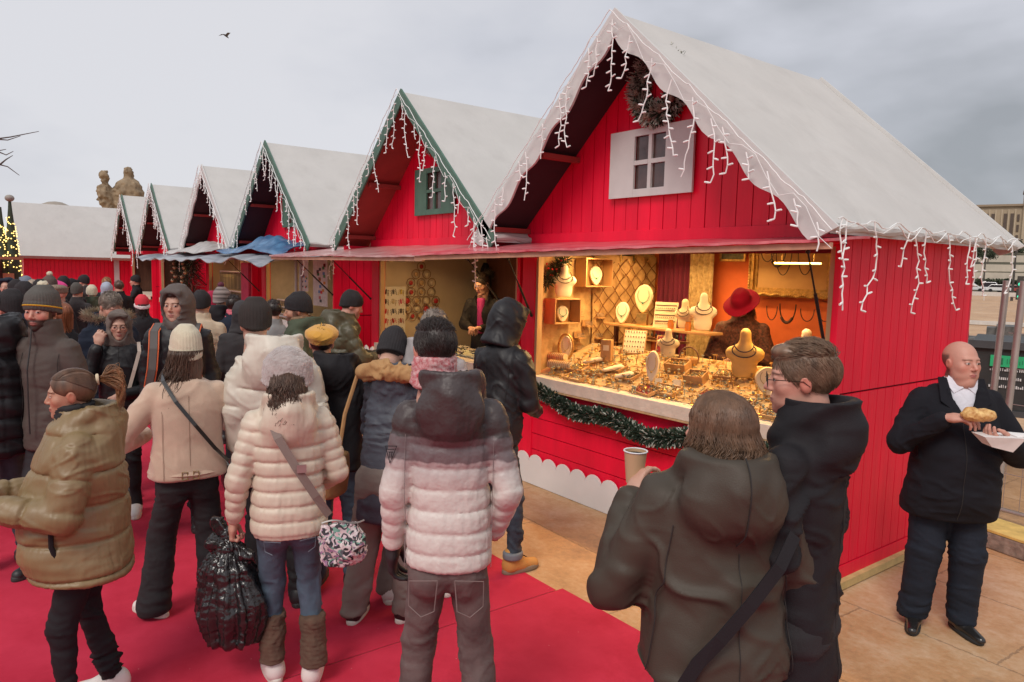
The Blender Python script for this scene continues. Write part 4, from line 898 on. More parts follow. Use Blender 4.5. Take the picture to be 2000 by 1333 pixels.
# decorated doorway of the fifth chalet
for q, (x, lab) in enumerate(((-17.95, 'fir garland with baubles on the left of the dark doorway'), (-17.1, 'fir garland with baubles and lights on the right of the dark doorway'))):
    ge = empty('garland', (x, 4.1, 0), 0, lab, 'garland', 'bauble garlands round the far doorway'); A_, B_ = firs([(0,0,.6),(0.03,0,1.2),(-.02,0,1.9),(.1,0,2.15)], .20, 1500, 20+q, .1, .16); A_.build('fir_needles', FIR, ge); B_.build('frosted_needles', FROST, ge)
    b_ = MB()
    for k in range(14): b_.ball((rnd.uniform(-.2, .2), -.18, .8+k*.1), .045, 6)
    b_.build('bauble', mat('bauble_gold', (.55,.42,.25), .25, metal=.6, var=.3), ge, True)

# chalet seen from the side behind, with its long roof, and the stall at the far left
def side_chalet():
    r = empty('chalet', (-26.6, 2.9, 0), 0, 'chalet at the lane end, seen side-on with long pale roof', 'chalet', 'red wooden market chalets in a row')
    m = MB(); m.hexa([(.45, -1.62, 2.10), (.45, 1.75, 2.10), (.35, 1.75, 2.02), (.35, -1.62, 2.02), (-.95, -1.62, 3.75), (-.95, 1.75, 3.75), (-1.0, 1.75, 3.66), (-1.0, -1.62, 3.66)]); 
    m.hexa([(-2.4, -1.62, 2.10), (-2.4, 1.75, 2.10), (-2.3, 1.75, 2.02), (-2.3, -1.62, 2.02), (-.96, -1.62, 3.75), (-.96, 1.75, 3.75), (-.94, 1.75, 3.66), (-.94, -1.62, 3.66)]); m.build('roof', ROOFM, r)
    w_ = MB(); n = 26
    for i in range(n): a = -1.35+2.95*i/n; w_.box((.10, a+.003, .05), (.13, a+2.95/n-.003, 2.2))
    w_.build('side_wall', RED, r); b_ = MB(); b_.prism([(.09, -1.35, .05), (-2.0, -1.35, .05), (-2.0, -1.35, 2.3), (-.95, -1.35, 3.6), (.09, -1.35, 2.3)], (0, 2.95, 0)); b_.build('wall_backing', REDD, r)
    e = MB(); e.box((.14, .02+1.05, .05), (.17, .02+1.2, 2.25)); e.build('corner_board', WHT, r); e = MB(); e.box((.14, -1.44, .05), (.18, -1.38, 2.2)); e.build('corner_board', WOOD, r)
side_chalet()
fb = empty('chalet', (-24.3, -.4, 0), 0, 'stall at the far left edge with pale roof and brown plank awning', 'stall')
m = MB(); m.hexa([(-2, -3, 2.1), (-2, 1.0, 2.1), (-2.1, 1.0, 2.0), (-2.1, -3, 2.0), (-3.4, -3, 3.5), (-3.4, .9, 3.5), (-3.5, .9, 3.4), (-3.5, -3, 3.4)]); m.build('roof', ROOFM, fb)
m = MB(); m.box((.0, -3, 1.98), (1.3, 1.75, 2.05)); m.build('awning_plank', mat('plank_brown', (.28,.10,.05), .6), fb); m = MB(); m.box((-.2, 1.25, 0), (-.1, 1.32, 2.0)); m.box((-1.6, -3, .0), (-1.5, 1.3, 2.0)); m.build('wall', mat('stall_dark', (.06,.03,.025), .8), fb)
m = MB(); m.box((-.1, 1.34, .2), (-.06, 1.60, 1.6)); m.build('board', mat('board_tan', (.50,.30,.16), .7), fb)
# cone trees wound with warm lamps
WARM = mat('fairy_lamp', (.9,.7,.3), .4, emit=(1.0,.66,.18), estr=2.6); CT = mat('cone_net', (.035,.05,.03), .8)
for (u, v0, lab) in ((7, 405, 'slimmer cone tree wound with warm fairy lights, left of the taller one'), (26, 388, 'taller cone tree wound with warm fairy lights, its top a pale ball')):
    p0 = px_x(u, 560, -24.6); top = px_x(u, v0, -24.6).z; t = empty('cone_tree', (-24.6, p0.y, 0), 0, lab, 'light tree', 'cone trees with fairy lights'); hgt = top
    m = MB(); m.lathe([(.27, .25), (.17, hgt*.55), (.05, hgt-.3), (.03, hgt)], (0,0,0), 12); m.build('cone', CT, t, True); l = MB()
    for i in range(200): z = .8+(hgt-1.3)*rnd.random(); rr = np.interp(z, [.25, hgt*.55, hgt-.3], [.29, .19, .07]); a = rnd.random()*6.28; l.ball((rr*math.cos(a), rr*math.sin(a), z), .017, 4)
    o = l.build('fairy_lights', WARM, t); 
    if v0 == 388: b_ = MB(); b_.ball((0,0,hgt), .12, 8, (1,1,.8)); b_.build('top_ball', mat('ball_grey', (.30,.27,.24), .7), t, True)
# gilt-stone statue of two figures far away
def statue():
    P = [Ell((.0,0,5.2),(.75,.7,.85),.1), Ell((0,0,3.2),(1.35,.9,1.5),.35), Loft([(-6,0,0,1.3,.9),(0,0,0,1.4,.95),(3,0,0,1.45,.9)],.3,2.2), Ell((-2.3,0,4.5),(.62,.6,.75),.1), Ell((-2.3,0,2.6),(.80,.7,1.3),.25), Cap((-2.2,0,2.5),(-1.7,0,-2.5),.75,.55,.2), Cap((-1.2,.3,3.2),(-.2,.4,2.4),.35,.35,.2), Cap((-1.7,0,-2.0),(-1.3,0,-6),.6,.6,.3)]
    V, Q = surf(P, .11, 1); V = wrinkle(V, Q, .22, .9, 2, True, (1,1,.5)); b = px_d(252, 400, 92.0); o = np_mesh('statue', V, Q, mat('gilt_stone', (.25,.175,.105), .75, var=.4, vscale=1.4, bump2=.6, b2scale=2, col2=(.34,.25,.155)))
    o.location = (b.x, b.y, px_d(252, 322, 92.0).z-6.0); o.rotation_euler = (0, 0, R_(80)); tag(o, 'tall stone statue of two figures rising behind the far gables', 'statue')
    m = MB(); m.box((-2.8, -1.6, 0), (2.2, 1.6, o.location.z-5.5)); q = m.build('plinth', mat('plinth_stone', (.35,.28,.2), .8), None); q.location = (0, 0, -o.location.z+0); q.parent = o
statue()
m = MB(); b = px_d(108, 397, 110); m.ball((b.x, b.y, b.z-2), 2.6, 10, (1,1,.85)); m.box((b.x-.4, b.y-.4, 0), (b.x+.4, b.y+.4, b.z-3)); tag(m.build('lamp_column', mat('far_stone', (.30,.26,.22), .8), None, True), 'rounded stone finial just visible over the long pale roof', 'column')
# bird, bare twigs
bd = MB(); B0 = Vector((0,0,0)); bd.tube([(-.22,0,0),(-.1,0,.02),(.08,0,.02),(.22,0,-.01)], [.01,.05,.055,.01], 8); 
bd.add([(-.08,0,.03),(.10,0,.03),(.02,.35,.16),(-.10,.62,.05),(-.12,.3,.12)], [(0,1,2,4),(2,3,4)]); bd.add([(-.08,0,.03),(.10,0,.03),(.02,-.35,.16),(-.10,-.62,.05),(-.12,-.3,.12)], [(0,4,2,1),(2,4,3)])
o = bd.build('bird', mat('bird_grey', (.10,.10,.11), .8)); o.location = px_d(441, 71, 50); o.rotation_euler = (0, .3, R_(110)); tag(o, 'small bird gliding in the sky over the chalets', 'bird')
tr = empty('tree', (-9.2, -4.9, 0), 0, 'bare winter tree whose twigs reach in at the left edge', 'tree'); m = MB(); m.tube([(0,0,0),(.1,.1,2),(.0,.1,4.2)], [.14,.10,.06], 8); m.build('trunk', mat('bark', (.10,.08,.07), .9), tr, True); m = MB()
def tw(pts, r):
    pts = [Vector(p)-Vector((-9.2, -4.9, 0)) for p in pts]; m.tube(pts, [r*(1-.7*i/(len(pts)-1)) for i in range(len(pts))], 5)
D_ = 9.0
for pl_ in (((-60,262),(-10,272),(20,268),(50,262),(76,257)), ((-60,275),(-10,272),(15,274),(40,266)), ((-60,300),(0,298),(12,303),(26,296)), ((-50,330),(0,322),(15,326),(38,343)), ((0,322),(12,312),(25,304)), ((-60,305),(0,325)), ((-40,298),(-10,296),(12,292))):
    tw([px_d(u, v, D_) for u, v in pl_], .010)
tw([(-9.1, -4.8, 3.2), px_d(-200, 300, D_), px_d(-60, 275, D_)], .03); tw([px_d(-200, 300, D_), px_d(-60, 305, D_), px_d(-50, 330, D_)], .02); m.build('branches', mat('bark', (.10,.08,.07), .9), tr, True)

# ---- right edge: palace, terraces, road, fence, skip
def wl(u0, v0, u1, v1, D): return px_d(u0, v0, D), px_d(u1, v1, D)
ST = mat('palace_stone', (.42,.33,.23), .85, var=.10, vscale=.3); SD = mat('palace_dark', (.10,.07,.055), .7); 
def facing(D, u): d = px_d(u, 560, D); f = Vector((d.x, d.y, 0)).normalized(); return d, f, Vector((f.y, -f.x, 0))
def bmat(D, u):
    d, f, rgt = facing(D, u); M = Matrix.Identity(4); M.col[0][:3] = rgt; M.col[1][:3] = f; M.translation = (d.x, d.y, 0); return M
pal = empty('palace', (0,0,0), 0, 'long sandstone palace with tall narrow windows on the hill at right', 'building'); pal.matrix_world = bmat(280, 1945)
k = 280/1411.
def X(u, D=280):
    d, f, rgt = facing(D, 1945); q = px_dir(u, 560); t = D/(q[0]*f.x+q[1]*f.y); return (Vector((q[0]*t, q[1]*t, 0))-Vector((d.x, d.y, 0))).dot(rgt)
def Z(v, D=280, u=1945): return px_d(u, v, D).z
m = MB(); m.box((X(1840), 0, Z(478)), (X(1985), 12, Z(404))); m.box((X(1985), -1.5, Z(478)), (X(2120), 14, Z(374))); m.build('wall', ST, pal)
m = MB(); m.box((X(1838), -.8, Z(404)), (X(1984), 12.5, Z(400))); m.box((X(1983), -2.2, Z(374)), (X(2122), 14.5, Z(370))); m.build('cornice', mat('cornice_stone', (.30,.22,.15), .85), pal)
for u in (1899, 1912, 1924, 1948, 1961): m = MB(); m.box((X(u), -.25, Z(470)), (X(u+6.5), -.02, Z(418))); m.build('window', SD, pal)
for v in (424, 444, 464): m = MB(); m.box((X(1974), -.25, Z(v+9)), (X(1979), -.02, Z(v-4))); m.build('window', SD, pal)
for v in (395, 420, 446): m = MB(); m.box((X(2005), -1.8, Z(v+12)), (X(2012), -1.52, Z(v-6))); m.build('window', SD, pal)
m = MB(); 
for u in (1893, 1906, 1919, 1931, 1943, 1956, 1969): m.box((X(u), -.7, Z(478)), (X(u+2.4), -.01, Z(410)))
m.build('pilaster', mat('pilaster_stone', (.48,.38,.27), .85), pal)
hl = MB(); Mh = bmat(200, 1945)
prof = [(-26, 0), (-20, Z(545,180)), (6, Z(530,206)), (34, Z(511,234)), (62, Z(492,262)), (82, Z(479,282)), (140, Z(477,300))]
vs = []
for (f_, z) in prof: vs += [Mh @ Vector((-160, f_, z)), Mh @ Vector((200, f_, z))]
hl.add(vs, [(2*i, 2*i+1, 2*i+3, 2*i+2) for i in range(len(prof)-1)]); tag(hl.build('hillside', mat('lawn_tan', (.045,.05,.022), .95, var=.4, vscale=.06, col2=(.15,.12,.07))), kind='structure')
TW = mat('terrace_stone', (.52,.45,.36), .85, var=.12, vscale=.5)
for (D, v0, v1, lab) in ((262, 478, 486, 'uppermost pale retaining wall under the palace'), (232, 499, 507, 'second retaining wall down from the palace'), (205, 517, 526, 'third retaining wall, above the grass bank'), (178, 533, 541, 'lowest curving retaining wall above the road')):
    m = MB(); m.box((-60, 0, Z(v1, D)-1.5), (80, 1, Z(v0, D))); o = m.build('retaining_wall', TW); o.matrix_world = bmat(D, 1945) @ Matrix.Rotation(R_({262:1, 232:-3, 205:4, 178:8}[D]), 4, 'Z'); tag(o, lab, 'retaining wall', 'retaining walls stepping up to the palace')
LEAF = mat('far_leaf', (.030,.040,.018), .9, var=.5, vscale=1)
def tree(u, D, v_top, v_bot, wd, label, seed, n=1100):
    rg = random.Random(seed); kk = D*.83/1411.; z1 = Z(v_top, D, u); z0 = max(0, Z(v_bot, D, u)); t = empty('tree', tuple(px_d(u, 551, D).xy)+(z0,), 0, label, 'tree', 'trees below the palace'); h = z1-z0; R2 = wd*kk/2
    m = MB(); m.tube([(0,0,-.5),(0,0,h*.35),(.1,0,h*.7)], [h*.05, h*.035, h*.015], 6)
    for i in range(5): a = rg.random()*6.3; m.tube([(0,0,h*.35), (R2*.5*math.cos(a), R2*.5*math.sin(a), h*.65)], [h*.02, h*.008], 5)
    m.build('trunk', mat('bark', (.1,.08,.07), .9), t); m = MB(); cl = [(Vector((rg.uniform(-.6,.6)*R2, rg.uniform(-.6,.6)*R2, h*rg.uniform(.42,.9))), R2*rg.uniform(.3,.5)) for _ in range(9)]
    for i in range(n):
        c, r_ = rg.choice(cl); d = Vector((rg.gauss(0,1), rg.gauss(0,1), rg.gauss(0,1))).normalized(); p = c+d*r_*rg.random()**.4; a = Vector((rg.gauss(0,1), rg.gauss(0,1), rg.gauss(0,1))).normalized(); b = a.orthogonal().normalized(); s_ = h*.045; m.add([p-a*s_, p+b*s_*.6, p+a*s_, p-b*s_*.6], [(0,1,2,3)])
    m.build('crown', LEAF, t)
for a in ((1906, 225, 484, 512, 26, 'bushy dark tree at the left of the slope below the palace', 1), (1926, 215, 490, 514, 30, 'rounded dark tree beside the first, below the palace', 2), (1950, 240, 476, 497, 24, 'small dark tree directly below the palace windows', 3), (1982, 250, 470, 492, 22, 'dark tree near the right palace wing', 4),
          (1921, 172, 545, 566, 22, 'round shrubby tree next to the road', 5), (1965, 176, 543, 566, 18, 'small green tree beside the traffic lights', 6)): tree(*a)
for (D, v0, v1, x0, x1, lab) in ((258, 481, 497, -40, 6, 'long dark hedge under the palace terrace'), (176, 546, 557, -30, 60, 'low dark hedge beside the far road')):
    rg = random.Random(D); m = MB(); z0, z1 = Z(v1, D), Z(v0, D)
    for i in range(2600):
        c = Vector((rg.uniform(x0, x1), rg.uniform(0, 2.5), z0+(z1-z0)*rg.random()**.7)); a = Vector((rg.gauss(0,1), rg.gauss(0,1), rg.gauss(0,1))).normalized(); b = a.orthogonal().normalized(); m.add([c-a*.35, c+b*.25, c+a*.35, c-b*.25], [(0,1,2,3)])
    o = m.build('hedge', LEAF); o.matrix_world = bmat(D, 1945); tag(o, lab, 'hedge')
rd = MB(); Mr = bmat(168, 1945); rd.add([Mr @ Vector(p) for p in ((-120,-6,.012),(120,-6,.012),(120,7,.012),(-120,7,.012))], [(0,1,2,3)]); tag(rd.build('road', mat('asphalt', (.06,.06,.062), .9)), kind='structure')
CARW = [(.62,.62,.62), (.05,.05,.06), (.55,.55,.57), (.30,.05,.04), (.65,.65,.64)]
def car(u, D, col, label, L=4.4, H=1.5):
    t = empty('parked_car', (0,0,0), 0, label, 'car', 'cars on the road below the palace'); t.matrix_world = bmat(D, u); m = MB(); pr = [(-L/2,.35),(-L/2,.85),(-L*.42,.95),(-L*.3,H),(L*.12,H),(L*.28,.98),(L*.48,.85),(L/2,.6),(L/2,.35)]
    m.prism([(x, -.85, z) for x, z in pr], (0, 1.7, 0)); m.build('body', mat('car_%d' % int(col[0]*1000), col, .3, coat=.5), t, bevel=.06); m = MB(); m.prism([(-L*.38,-.87,.98),(-L*.28,-.87,H-.1),(L*.1,-.87,H-.1),(L*.22,-.87,.98)], (0,1.74,0)); m.build('window', mat('car_glass', (.02,.02,.025), .1), t)
    for x in (-L*.31, L*.31):
        w_ = MB(); w_.lathe([(.33,-.9),(.33,.9)], (x,0,.33), 14, Matrix.Rotation(R_(90), 3, 'X')); w_.build('wheel', mat('tyre', (.02,.02,.02), .9), t)
for i, (u, D, lab) in enumerate(((1898, 166, 'pale car at the left end of the far road'), (1938, 167, 'white van-like car left of the traffic lights'), (1952, 165, 'dark car behind the white one on the far road'), (1969, 167, 'silver car under the traffic lights'), (1988, 166, 'white car at the right edge of the far road'))): car(u, D, CARW[(i*2) % 5], lab, H=1.9 if i == 1 else 1.5)
POLE = mat('pole_dark', (.06,.055,.05), .6, metal=.3)
for (u, D, vt, lab) in ((1979, 95, 470, 'taller dark lamp post in front of the palace'), (1921, 120, 488, 'thinner dark lamp post left of the taller one')):
    t = empty('street_lamp', tuple(px_d(u, 551, D).xy)+(0,), 0, lab, 'street lamp', 'dark lamp posts near the road'); z1 = px_d(u, vt, D).z; m = MB(); m.tube([(0,0,0),(0,0,z1)], [.14,.07], 8); m.build('post', POLE, t, True); m = MB(); m.box((-.5,-.1,z1), (.5,.1,z1+.12)); m.build('lamp_head', POLE, t)
tl = empty('traffic_light', tuple(px_d(1993, 551, 60).xy)+(0,), 0, 'traffic light on a dark pole showing green', 'traffic light'); m = MB(); m.tube([(0,0,0),(0,0,2.3)], .06, 8); m.build('post', POLE, tl, True)
for z in (2.05, 1.2): m = MB(); m.box((-.16,-.12,z-.35), (.16,.12,z+.4)); h = m.build('signal_box', POLE, tl); 
d_ = -Vector((tl.location.x, tl.location.y, 0)).normalized(); m = MB()
for z in (1.9, 1.05): c = d_*.2; m.ball((c.x, c.y, z), .12, 8)
m.build('lens', mat('green_lens', (.02,.5,.3), .3, emit=(.05,.9,.5), estr=.8), tl, True)
# river side parapets and handrails between the fence and the road
PAR = mat('parapet_stone', (.40,.33,.25), .85, var=.15, vscale=1); RAILM = mat('rail_pale', (.55,.52,.48), .5)
for (D, v0, v1, mt, lab) in ((92, 571, 579, mat('parapet_pale', (.55,.50,.45), .8), 'pale stone parapet along the far road'), (40, 629, 636, RAILM, 'pale metal barrier rail behind the skip')):
    m = MB(); m.box((-30, 0, max(.01, Z(v1, D))), (60, .3, Z(v0, D))); 
    for i in range(22): m.box((-29+i*4, .05, .0), (-28.9+i*4, .25, max(.03, Z(v1, D)+.02)))
    o = m.build('parapet', mt); o.matrix_world = bmat(D, 1945); tag(o, lab, 'parapet')
# dark equipment behind the rail
m = MB(); Me = bmat(22, 1950); rg = random.Random(4)
for i in range(16): x = rg.uniform(-1.6, 3); z = rg.uniform(.5, 1.05); m.box((x, rg.uniform(0, 1), 0), (x+rg.uniform(.2, .7), 1.4, z))
for i in range(8): x = rg.uniform(-1.6, 3); m.tube([(x, .3, 0), (x+rg.uniform(-.3,.3), .3, 1.25)], .02, 5)
o = m.build('pallets', mat('junk_dark', (.05,.05,.05), .7, var=.6, vscale=3, col2=(.20,.19,.18))); o.matrix_world = Me; tag(o, 'dark heap of pallets and boxes beyond the skip', 'pallets')
# skip / container with green notice
sk2 = empty('skip', (0,0,0), 0, 'dark waste container behind the wire fence with a green notice', 'container'); sk2.matrix_world = bmat(9.3, 1985)
q_ = lambda v: Z(v, 9.3, 1975)
zt_, zb2 = q_(674), q_(812); m = MB(); m.prism([(-.36,0,zb2),(2.6,0,zb2),(2.6,0,zt_),(-.36,0,zt_)], (0,1.6,0)); m.build('container_body', mat('skip_dark', (.028,.030,.030), .55, var=.3, vscale=4, bump2=.2), sk2, bevel=.01)
m = MB(); m.box((-.38,-.04,zt_-.05),(2.7,-.002,zt_+.03)); m.box((-.38,-.04,zb2-.01),(2.7,-.002,zb2+.05)); m.build('rim', mat('skip_rim', (.06,.065,.07), .5), sk2)
m = MB(); m.box((-.17,-.022,q_(718)),(.55,-.006,q_(696))); m.build('notice', mat('notice_green', (.02,.42,.17), .5), sk2)
m = MB(); rg = random.Random(2)
for (v_, x0, n_) in ((724,-.165,26), (741,-.08,11), (757,-.165,24)):
    for i in range(n_): z = q_(v_); m.box((x0+i*.0185, -.012, z-.014), (x0+i*.0185+rg.choice((.006,.010,.014)), -.006, z+rg.choice((.004,.012,.018))))
m.build('lettering', mat('letter_white', (.6,.6,.6), .6), sk2)
m = MB(); zc_ = q_(707)
for i in range(24): x = -.02+i*.022; m.box((x, -.025, zc_-.03+rg.uniform(0,.01)), (x+rg.choice((.006,.013)), -.0225, zc_+rg.uniform(.01,.035)))
m.box((-.12,-.0255,zc_-.035),(-.055,-.0222,zc_+.035)); m.build('lettering', mat('letter_darkgreen', (.01,.16,.07), .6), sk2)
for i in range(3): m = MB(); m.box((-.3+i*1.1, .2, 0), (-.1+i*1.1, 1.3, zb2-.001)); m.build('leg', mat('skip_rim', (.06,.065,.07), .5), sk2)
# wire fence with steel posts in yellow-topped blocks
GAL = mat('galvanised', (.42,.39,.37), .45, metal=.6, var=.12); fe = empty('wire_fence', (-2.30, 7.05, 0), R_(-6), 'galvanised wire mesh fence panel beside the nearest chalet', 'fence')
m = MB()
for x in (-.10, .03): m.tube([(x, 0, 0), (x+.05, 0, 2.06)], .028, 10)
m.build('post', GAL, fe, True); m = MB()
for i in range(22): m.tube([(.08+i*.125, 0, .12), (.08+i*.125, .004*math.sin(i), 1.92)], .0028, 4)
for z in (.12, .42, .72, 1.02, 1.32, 1.62, 1.92): m.tube([(.0, 0, z), (2.8, 0, z+.006)], .0034, 4)
m.build('wire_mesh', GAL, fe); m = MB(); m.tube([(.0, 0, .10), (2.8, 0, .10)], .016, 8); m.build('bottom_rail', GAL, fe, True)
kb = empty('kerb_block', (-2.35, 6.30, 0), R_(-14), 'long concrete block with yellow painted top at the foot of the fence', 'kerb block'); m = MB(); m.box((.08, .0, 0), (2.6, .34, .13)); m.build('concrete', mat('concrete_rough', (.24,.19,.155), .95, var=.4, vscale=18, bump=.8, bscale=40, bump2=.6), kb, bevel=.012); m = MB(); m.box((.08, .0, .1325), (2.6, .34, .150)); m.build('yellow_top', mat('paint_yellow', (.60,.42,.12), .8, var=.25, vscale=9), kb)
bs = empty('beam', (-2.32, Y0-.02, 0), 0, 'yellow timber bearer under the side wall of the nearest chalet', 'beam'); m = MB(); m.box((-.06,0,.008),(.035,2.0,.06)); o = m.build('timber', mat('timber_yellow', (.52,.38,.16), .8, var=.2, vscale=9), bs)
# ---------------------------------------------------------------- goods and lamps in the stalls
IVO = mat('display_ivory', (.62,.50,.32), .6, var=.08, vscale=12); IVW = mat('display_white', (.74,.64,.48), .55, var=.06); GOLD = mat('gold_metal', (.75,.48,.14), .28, metal=.9, var=.2, vscale=40)
GILT = mat('gilt_frame', (.45,.27,.08), .4, metal=.6, var=.4, vscale=30, bump=.6, bscale=60); BLKC = mat('cloth_black', (.012,.010,.012), .9); PUR = mat('curtain_purple', (.13,.008,.035), .85, var=.3, vscale=12, stretch=(1,1,.1)); BEAD = mat('bead_dark', (.05,.025,.02), .35, var=.6, vscale=60)
CRIM = mat('velvet_crimson', (.22,.01,.03), .8); WBOX = mat('box_wood', (.45,.25,.10), .6, var=.2, vscale=12, stretch=(1,1,.3))
def lamp(cx, y, z, e, label, n=1, w_=.9):
    t = empty('strip_lamp', (cx, y, z), 0, label, 'lamp', 'warm strip lamps lighting the stall interiors'); m = MB(); m.box((-w_/2, -.02, 0), (w_/2, .02, .03)); m.build('housing', mat('lamp_white', (.6,.6,.58), .5), t)
    m = MB(); m.tube([(-w_/2+.02,0,-.012), (w_/2-.02,0,-.012)], .011, 8); m.build('tube', mat('lamp_glow', (1,.8,.4), .4, emit=(1,.62,.22), estr=9.0), t)
    l = bpy.data.lights.new('stall_lamp', 'AREA'); l.shape = 'RECTANGLE'; l.size = w_; l.size_y = .06; l.energy = e; l.color = (1, .62, .25); lo = bpy.data.objects.new('stall_lamp', l); COL.objects.link(lo); lo.parent = t; lo.location = (0, 0, -.03); lo.rotation_euler = (R_(-12), 0, 0); l.spread = R_(175)
lamp(-4.75, 4.95, 2.255, 24, 'warm strip lamp over the left half of the jewellery counter'); lamp(-3.30, 4.95, 2.255, 24, 'warm strip lamp over the right half of the jewellery counter'); lamp(-4.5, 5.65, 2.27, 16, 'warm strip lamp deep inside the jewellery chalet', w_=1.4)
lamp(-7.2, 4.75, 2.27, 17, 'warm strip lamp in the second chalet'); lamp(-11.5, 4.75, 2.27, 14, 'warm strip lamp in the third chalet'); lamp(-15.2, 4.75, 2.27, 12, 'warm strip lamp in the fourth chalet')
tb = empty('hanging_lamp', tuple(px_y(1550, 515, 5.0)), 0, 'glowing yellow rod lamp hanging before the gold frame', 'lamp'); m = MB(); m.tube([(-.16,0,0),(.22,0,0)], .007, 8); m.build('glow_rod', mat('rod_glow', (1,.8,.3), .4, emit=(1,.72,.18), estr=3.5), tb); m = MB(); m.tube([(-.1,0,0),(-.1,0,.14)], .0018, 4); m.tube([(.16,0,0),(.16,0,.14)], .0018, 4); m.build('wire', GOLD, tb)
def xf(m, loc, rz=0, rx=0, sc=1.0):
    M = Matrix.Translation(loc) @ Matrix.Rotation(rz, 4, 'Z') @ Matrix.Rotation(rx, 4, 'X') @ Matrix.Scale(sc, 4); return M
FACE = R_(38)      # displays turned toward the visitors
bV, bQ = surf([Cap((0,0,.20),(0,-.01,.30),.042,.036,.03,None,'+',((1,0,0),1)), Ell((0,.0,.17),(.115,.045,.06),.04), Ell((0,-.005,.08),(.085,.035,.10),.04), Cap((-.09,0,.17),(.09,0,.17),.035,.035,.03), Fn(lambda p: p[...,2]-.012, (-.3,-.3,-.1), (.3,.3,.012), .004, '-')], .007, 1)
def bust(loc, label, m=IVO, sc=1.0, rz=0.6, neck=True, col=None, tall=1.0):
    t = empty('necklace_bust', loc, rz, label, 'necklace display', 'jewellery busts and display forms'); o = np_mesh('bust_form', bV*sc*A3((1,1,tall)), bQ, m, t)
    k = MB(); n = 17
    for rr, zz in ((.062, .20), (.078, .165)): k.tube([(rr*math.sin(a)*sc, (-.045-.012*math.cos(a))*sc, (zz+.045*-math.cos(a)*1.0+.03)*sc*tall) for a in np.linspace(-2.2, 2.2, n)], .0042*sc, 5)
    k.build('necklace', col or BEAD, t, True); return t
def shield(loc, label, h=.24, w_=.17, m=IVW, rz=0.6, tilt=-.15, pend=(.02,.25,.18), group='jewellery busts and display forms'):
    t = empty('necklace_display', loc, rz, label, 'necklace display', group); RX = Matrix.Rotation(tilt, 3, 'X'); s_ = MB(); P = []
    for a in np.linspace(0, 2*math.pi, 29)[:-1]:
        x = w_/2*math.sin(a)*(1-.32*math.cos(a)*-1 if math.cos(a) < 0 else 1); z = h/2*(-math.cos(a)); x = w_/2*math.sin(a)*(.62+.38*min(1, (z/h+.5)*1.5)); P.append(RX @ Vector((x, 0, z+h/2)))
    P2 = [RX @ Vector((0, -.014, 0))+Vector(p)*.92+Vector((0,0,h*.04)) for p in P]; nn = len(P); c0 = sum(P2, Vector())/nn+RX @ Vector((0,-.006,0))
    s_.add(P+[p+Vector((0,.012,0)) for p in P]+P2+[c0], [(i,(i+1)%nn,2*nn+(i+1)%nn,2*nn+i) for i in range(nn)]+[(2*nn+i,2*nn+(i+1)%nn,3*nn) for i in range(nn)]+[(i,nn+i,nn+(i+1)%nn,(i+1)%nn) for i in range(nn)]+[tuple(range(nn,2*nn))]); s_.build('display_form', m, t, True)
    k = MB(); k.tube([RX @ Vector((w_*.30*math.sin(a), -.024, h*(.62-.26*math.cos(a)))) for a in np.linspace(-2.3, 2.3, 15)], .003, 4); k.ball(tuple(RX @ Vector((0,-.028,h*.34))), .009, 6); k.build('necklace', mat('pend_%d' % int(pend[1]*100), pend, .3, metal=.3), t, True); return t
def onc(u, v, z=None):        # point on the sloping display behind the counter edge
    d = px_dir(u, v); k_ = .36; z0 = 1.078-4.42*k_; t = (CAM_H-z0)/(k_*d[1]-d[2]); y = min(max(t*d[1], 4.36), 5.10); t = y/d[1]; return Vector((t*d[0], y, max(1.064, z0+k_*y)))
sdp = MB(); sdp.prism([(-5.34, 4.40, 1.062), (-5.34, 5.12, 1.062), (-5.34, 5.12, 1.322), (-5.34, 4.40, 1.066)], (2.92, 0, 0)); tag(sdp.build('display_slope', mat('cloth_sand', (.50,.33,.16), .85, var=.25, vscale=18, bump2=.4)), 'sloping sand coloured cloth under the jewellery displays', 'display slope')
def onw(u, v, x=-5.33): return px_x(u, v, x)
# left wall: shelves, boxes, fabric
WX = -5.42
cr = empty('curtain', (WX+.03, 5.6, 1.3), 0, 'gold diamond patterned cloth draped over the left inner wall', 'curtain'); m = MB()
P = []; 
for i in range(25):
    for j in range(9): P.append((.012*math.sin(i*1.1)+.004*math.sin(j), -.45+.92*i/24, .0+.92*j/8))
m.add(P, [(i*9+j, (i+1)*9+j, (i+1)*9+j+1, i*9+j+1) for i in range(24) for j in range(8)]); cm = mat('cloth_diamond', (.42,.23,.08), .7, var=.25, vscale=8, col2=(.60,.38,.16), bump2=.3); m.build('cloth_panel', cm, cr, True); m = MB()
for k in range(-8, 9):
    for sg in (-1, 1):
        a = (.022, -.45+.0, .4+k*.16); pts = []
        for q in range(15):
            y = -.45+.92*q/14; z = .4+k*.16+sg*(y)*1.0
            if 0 < z < .9: pts.append((.020+.012*math.sin((y+.45)/.92*24*1.1), y, z))
        if len(pts) > 1: m.tube(pts, .0045, 4)
m.build('diamond_stitch', mat('stitch_brown', (.20,.085,.03), .8), cr)
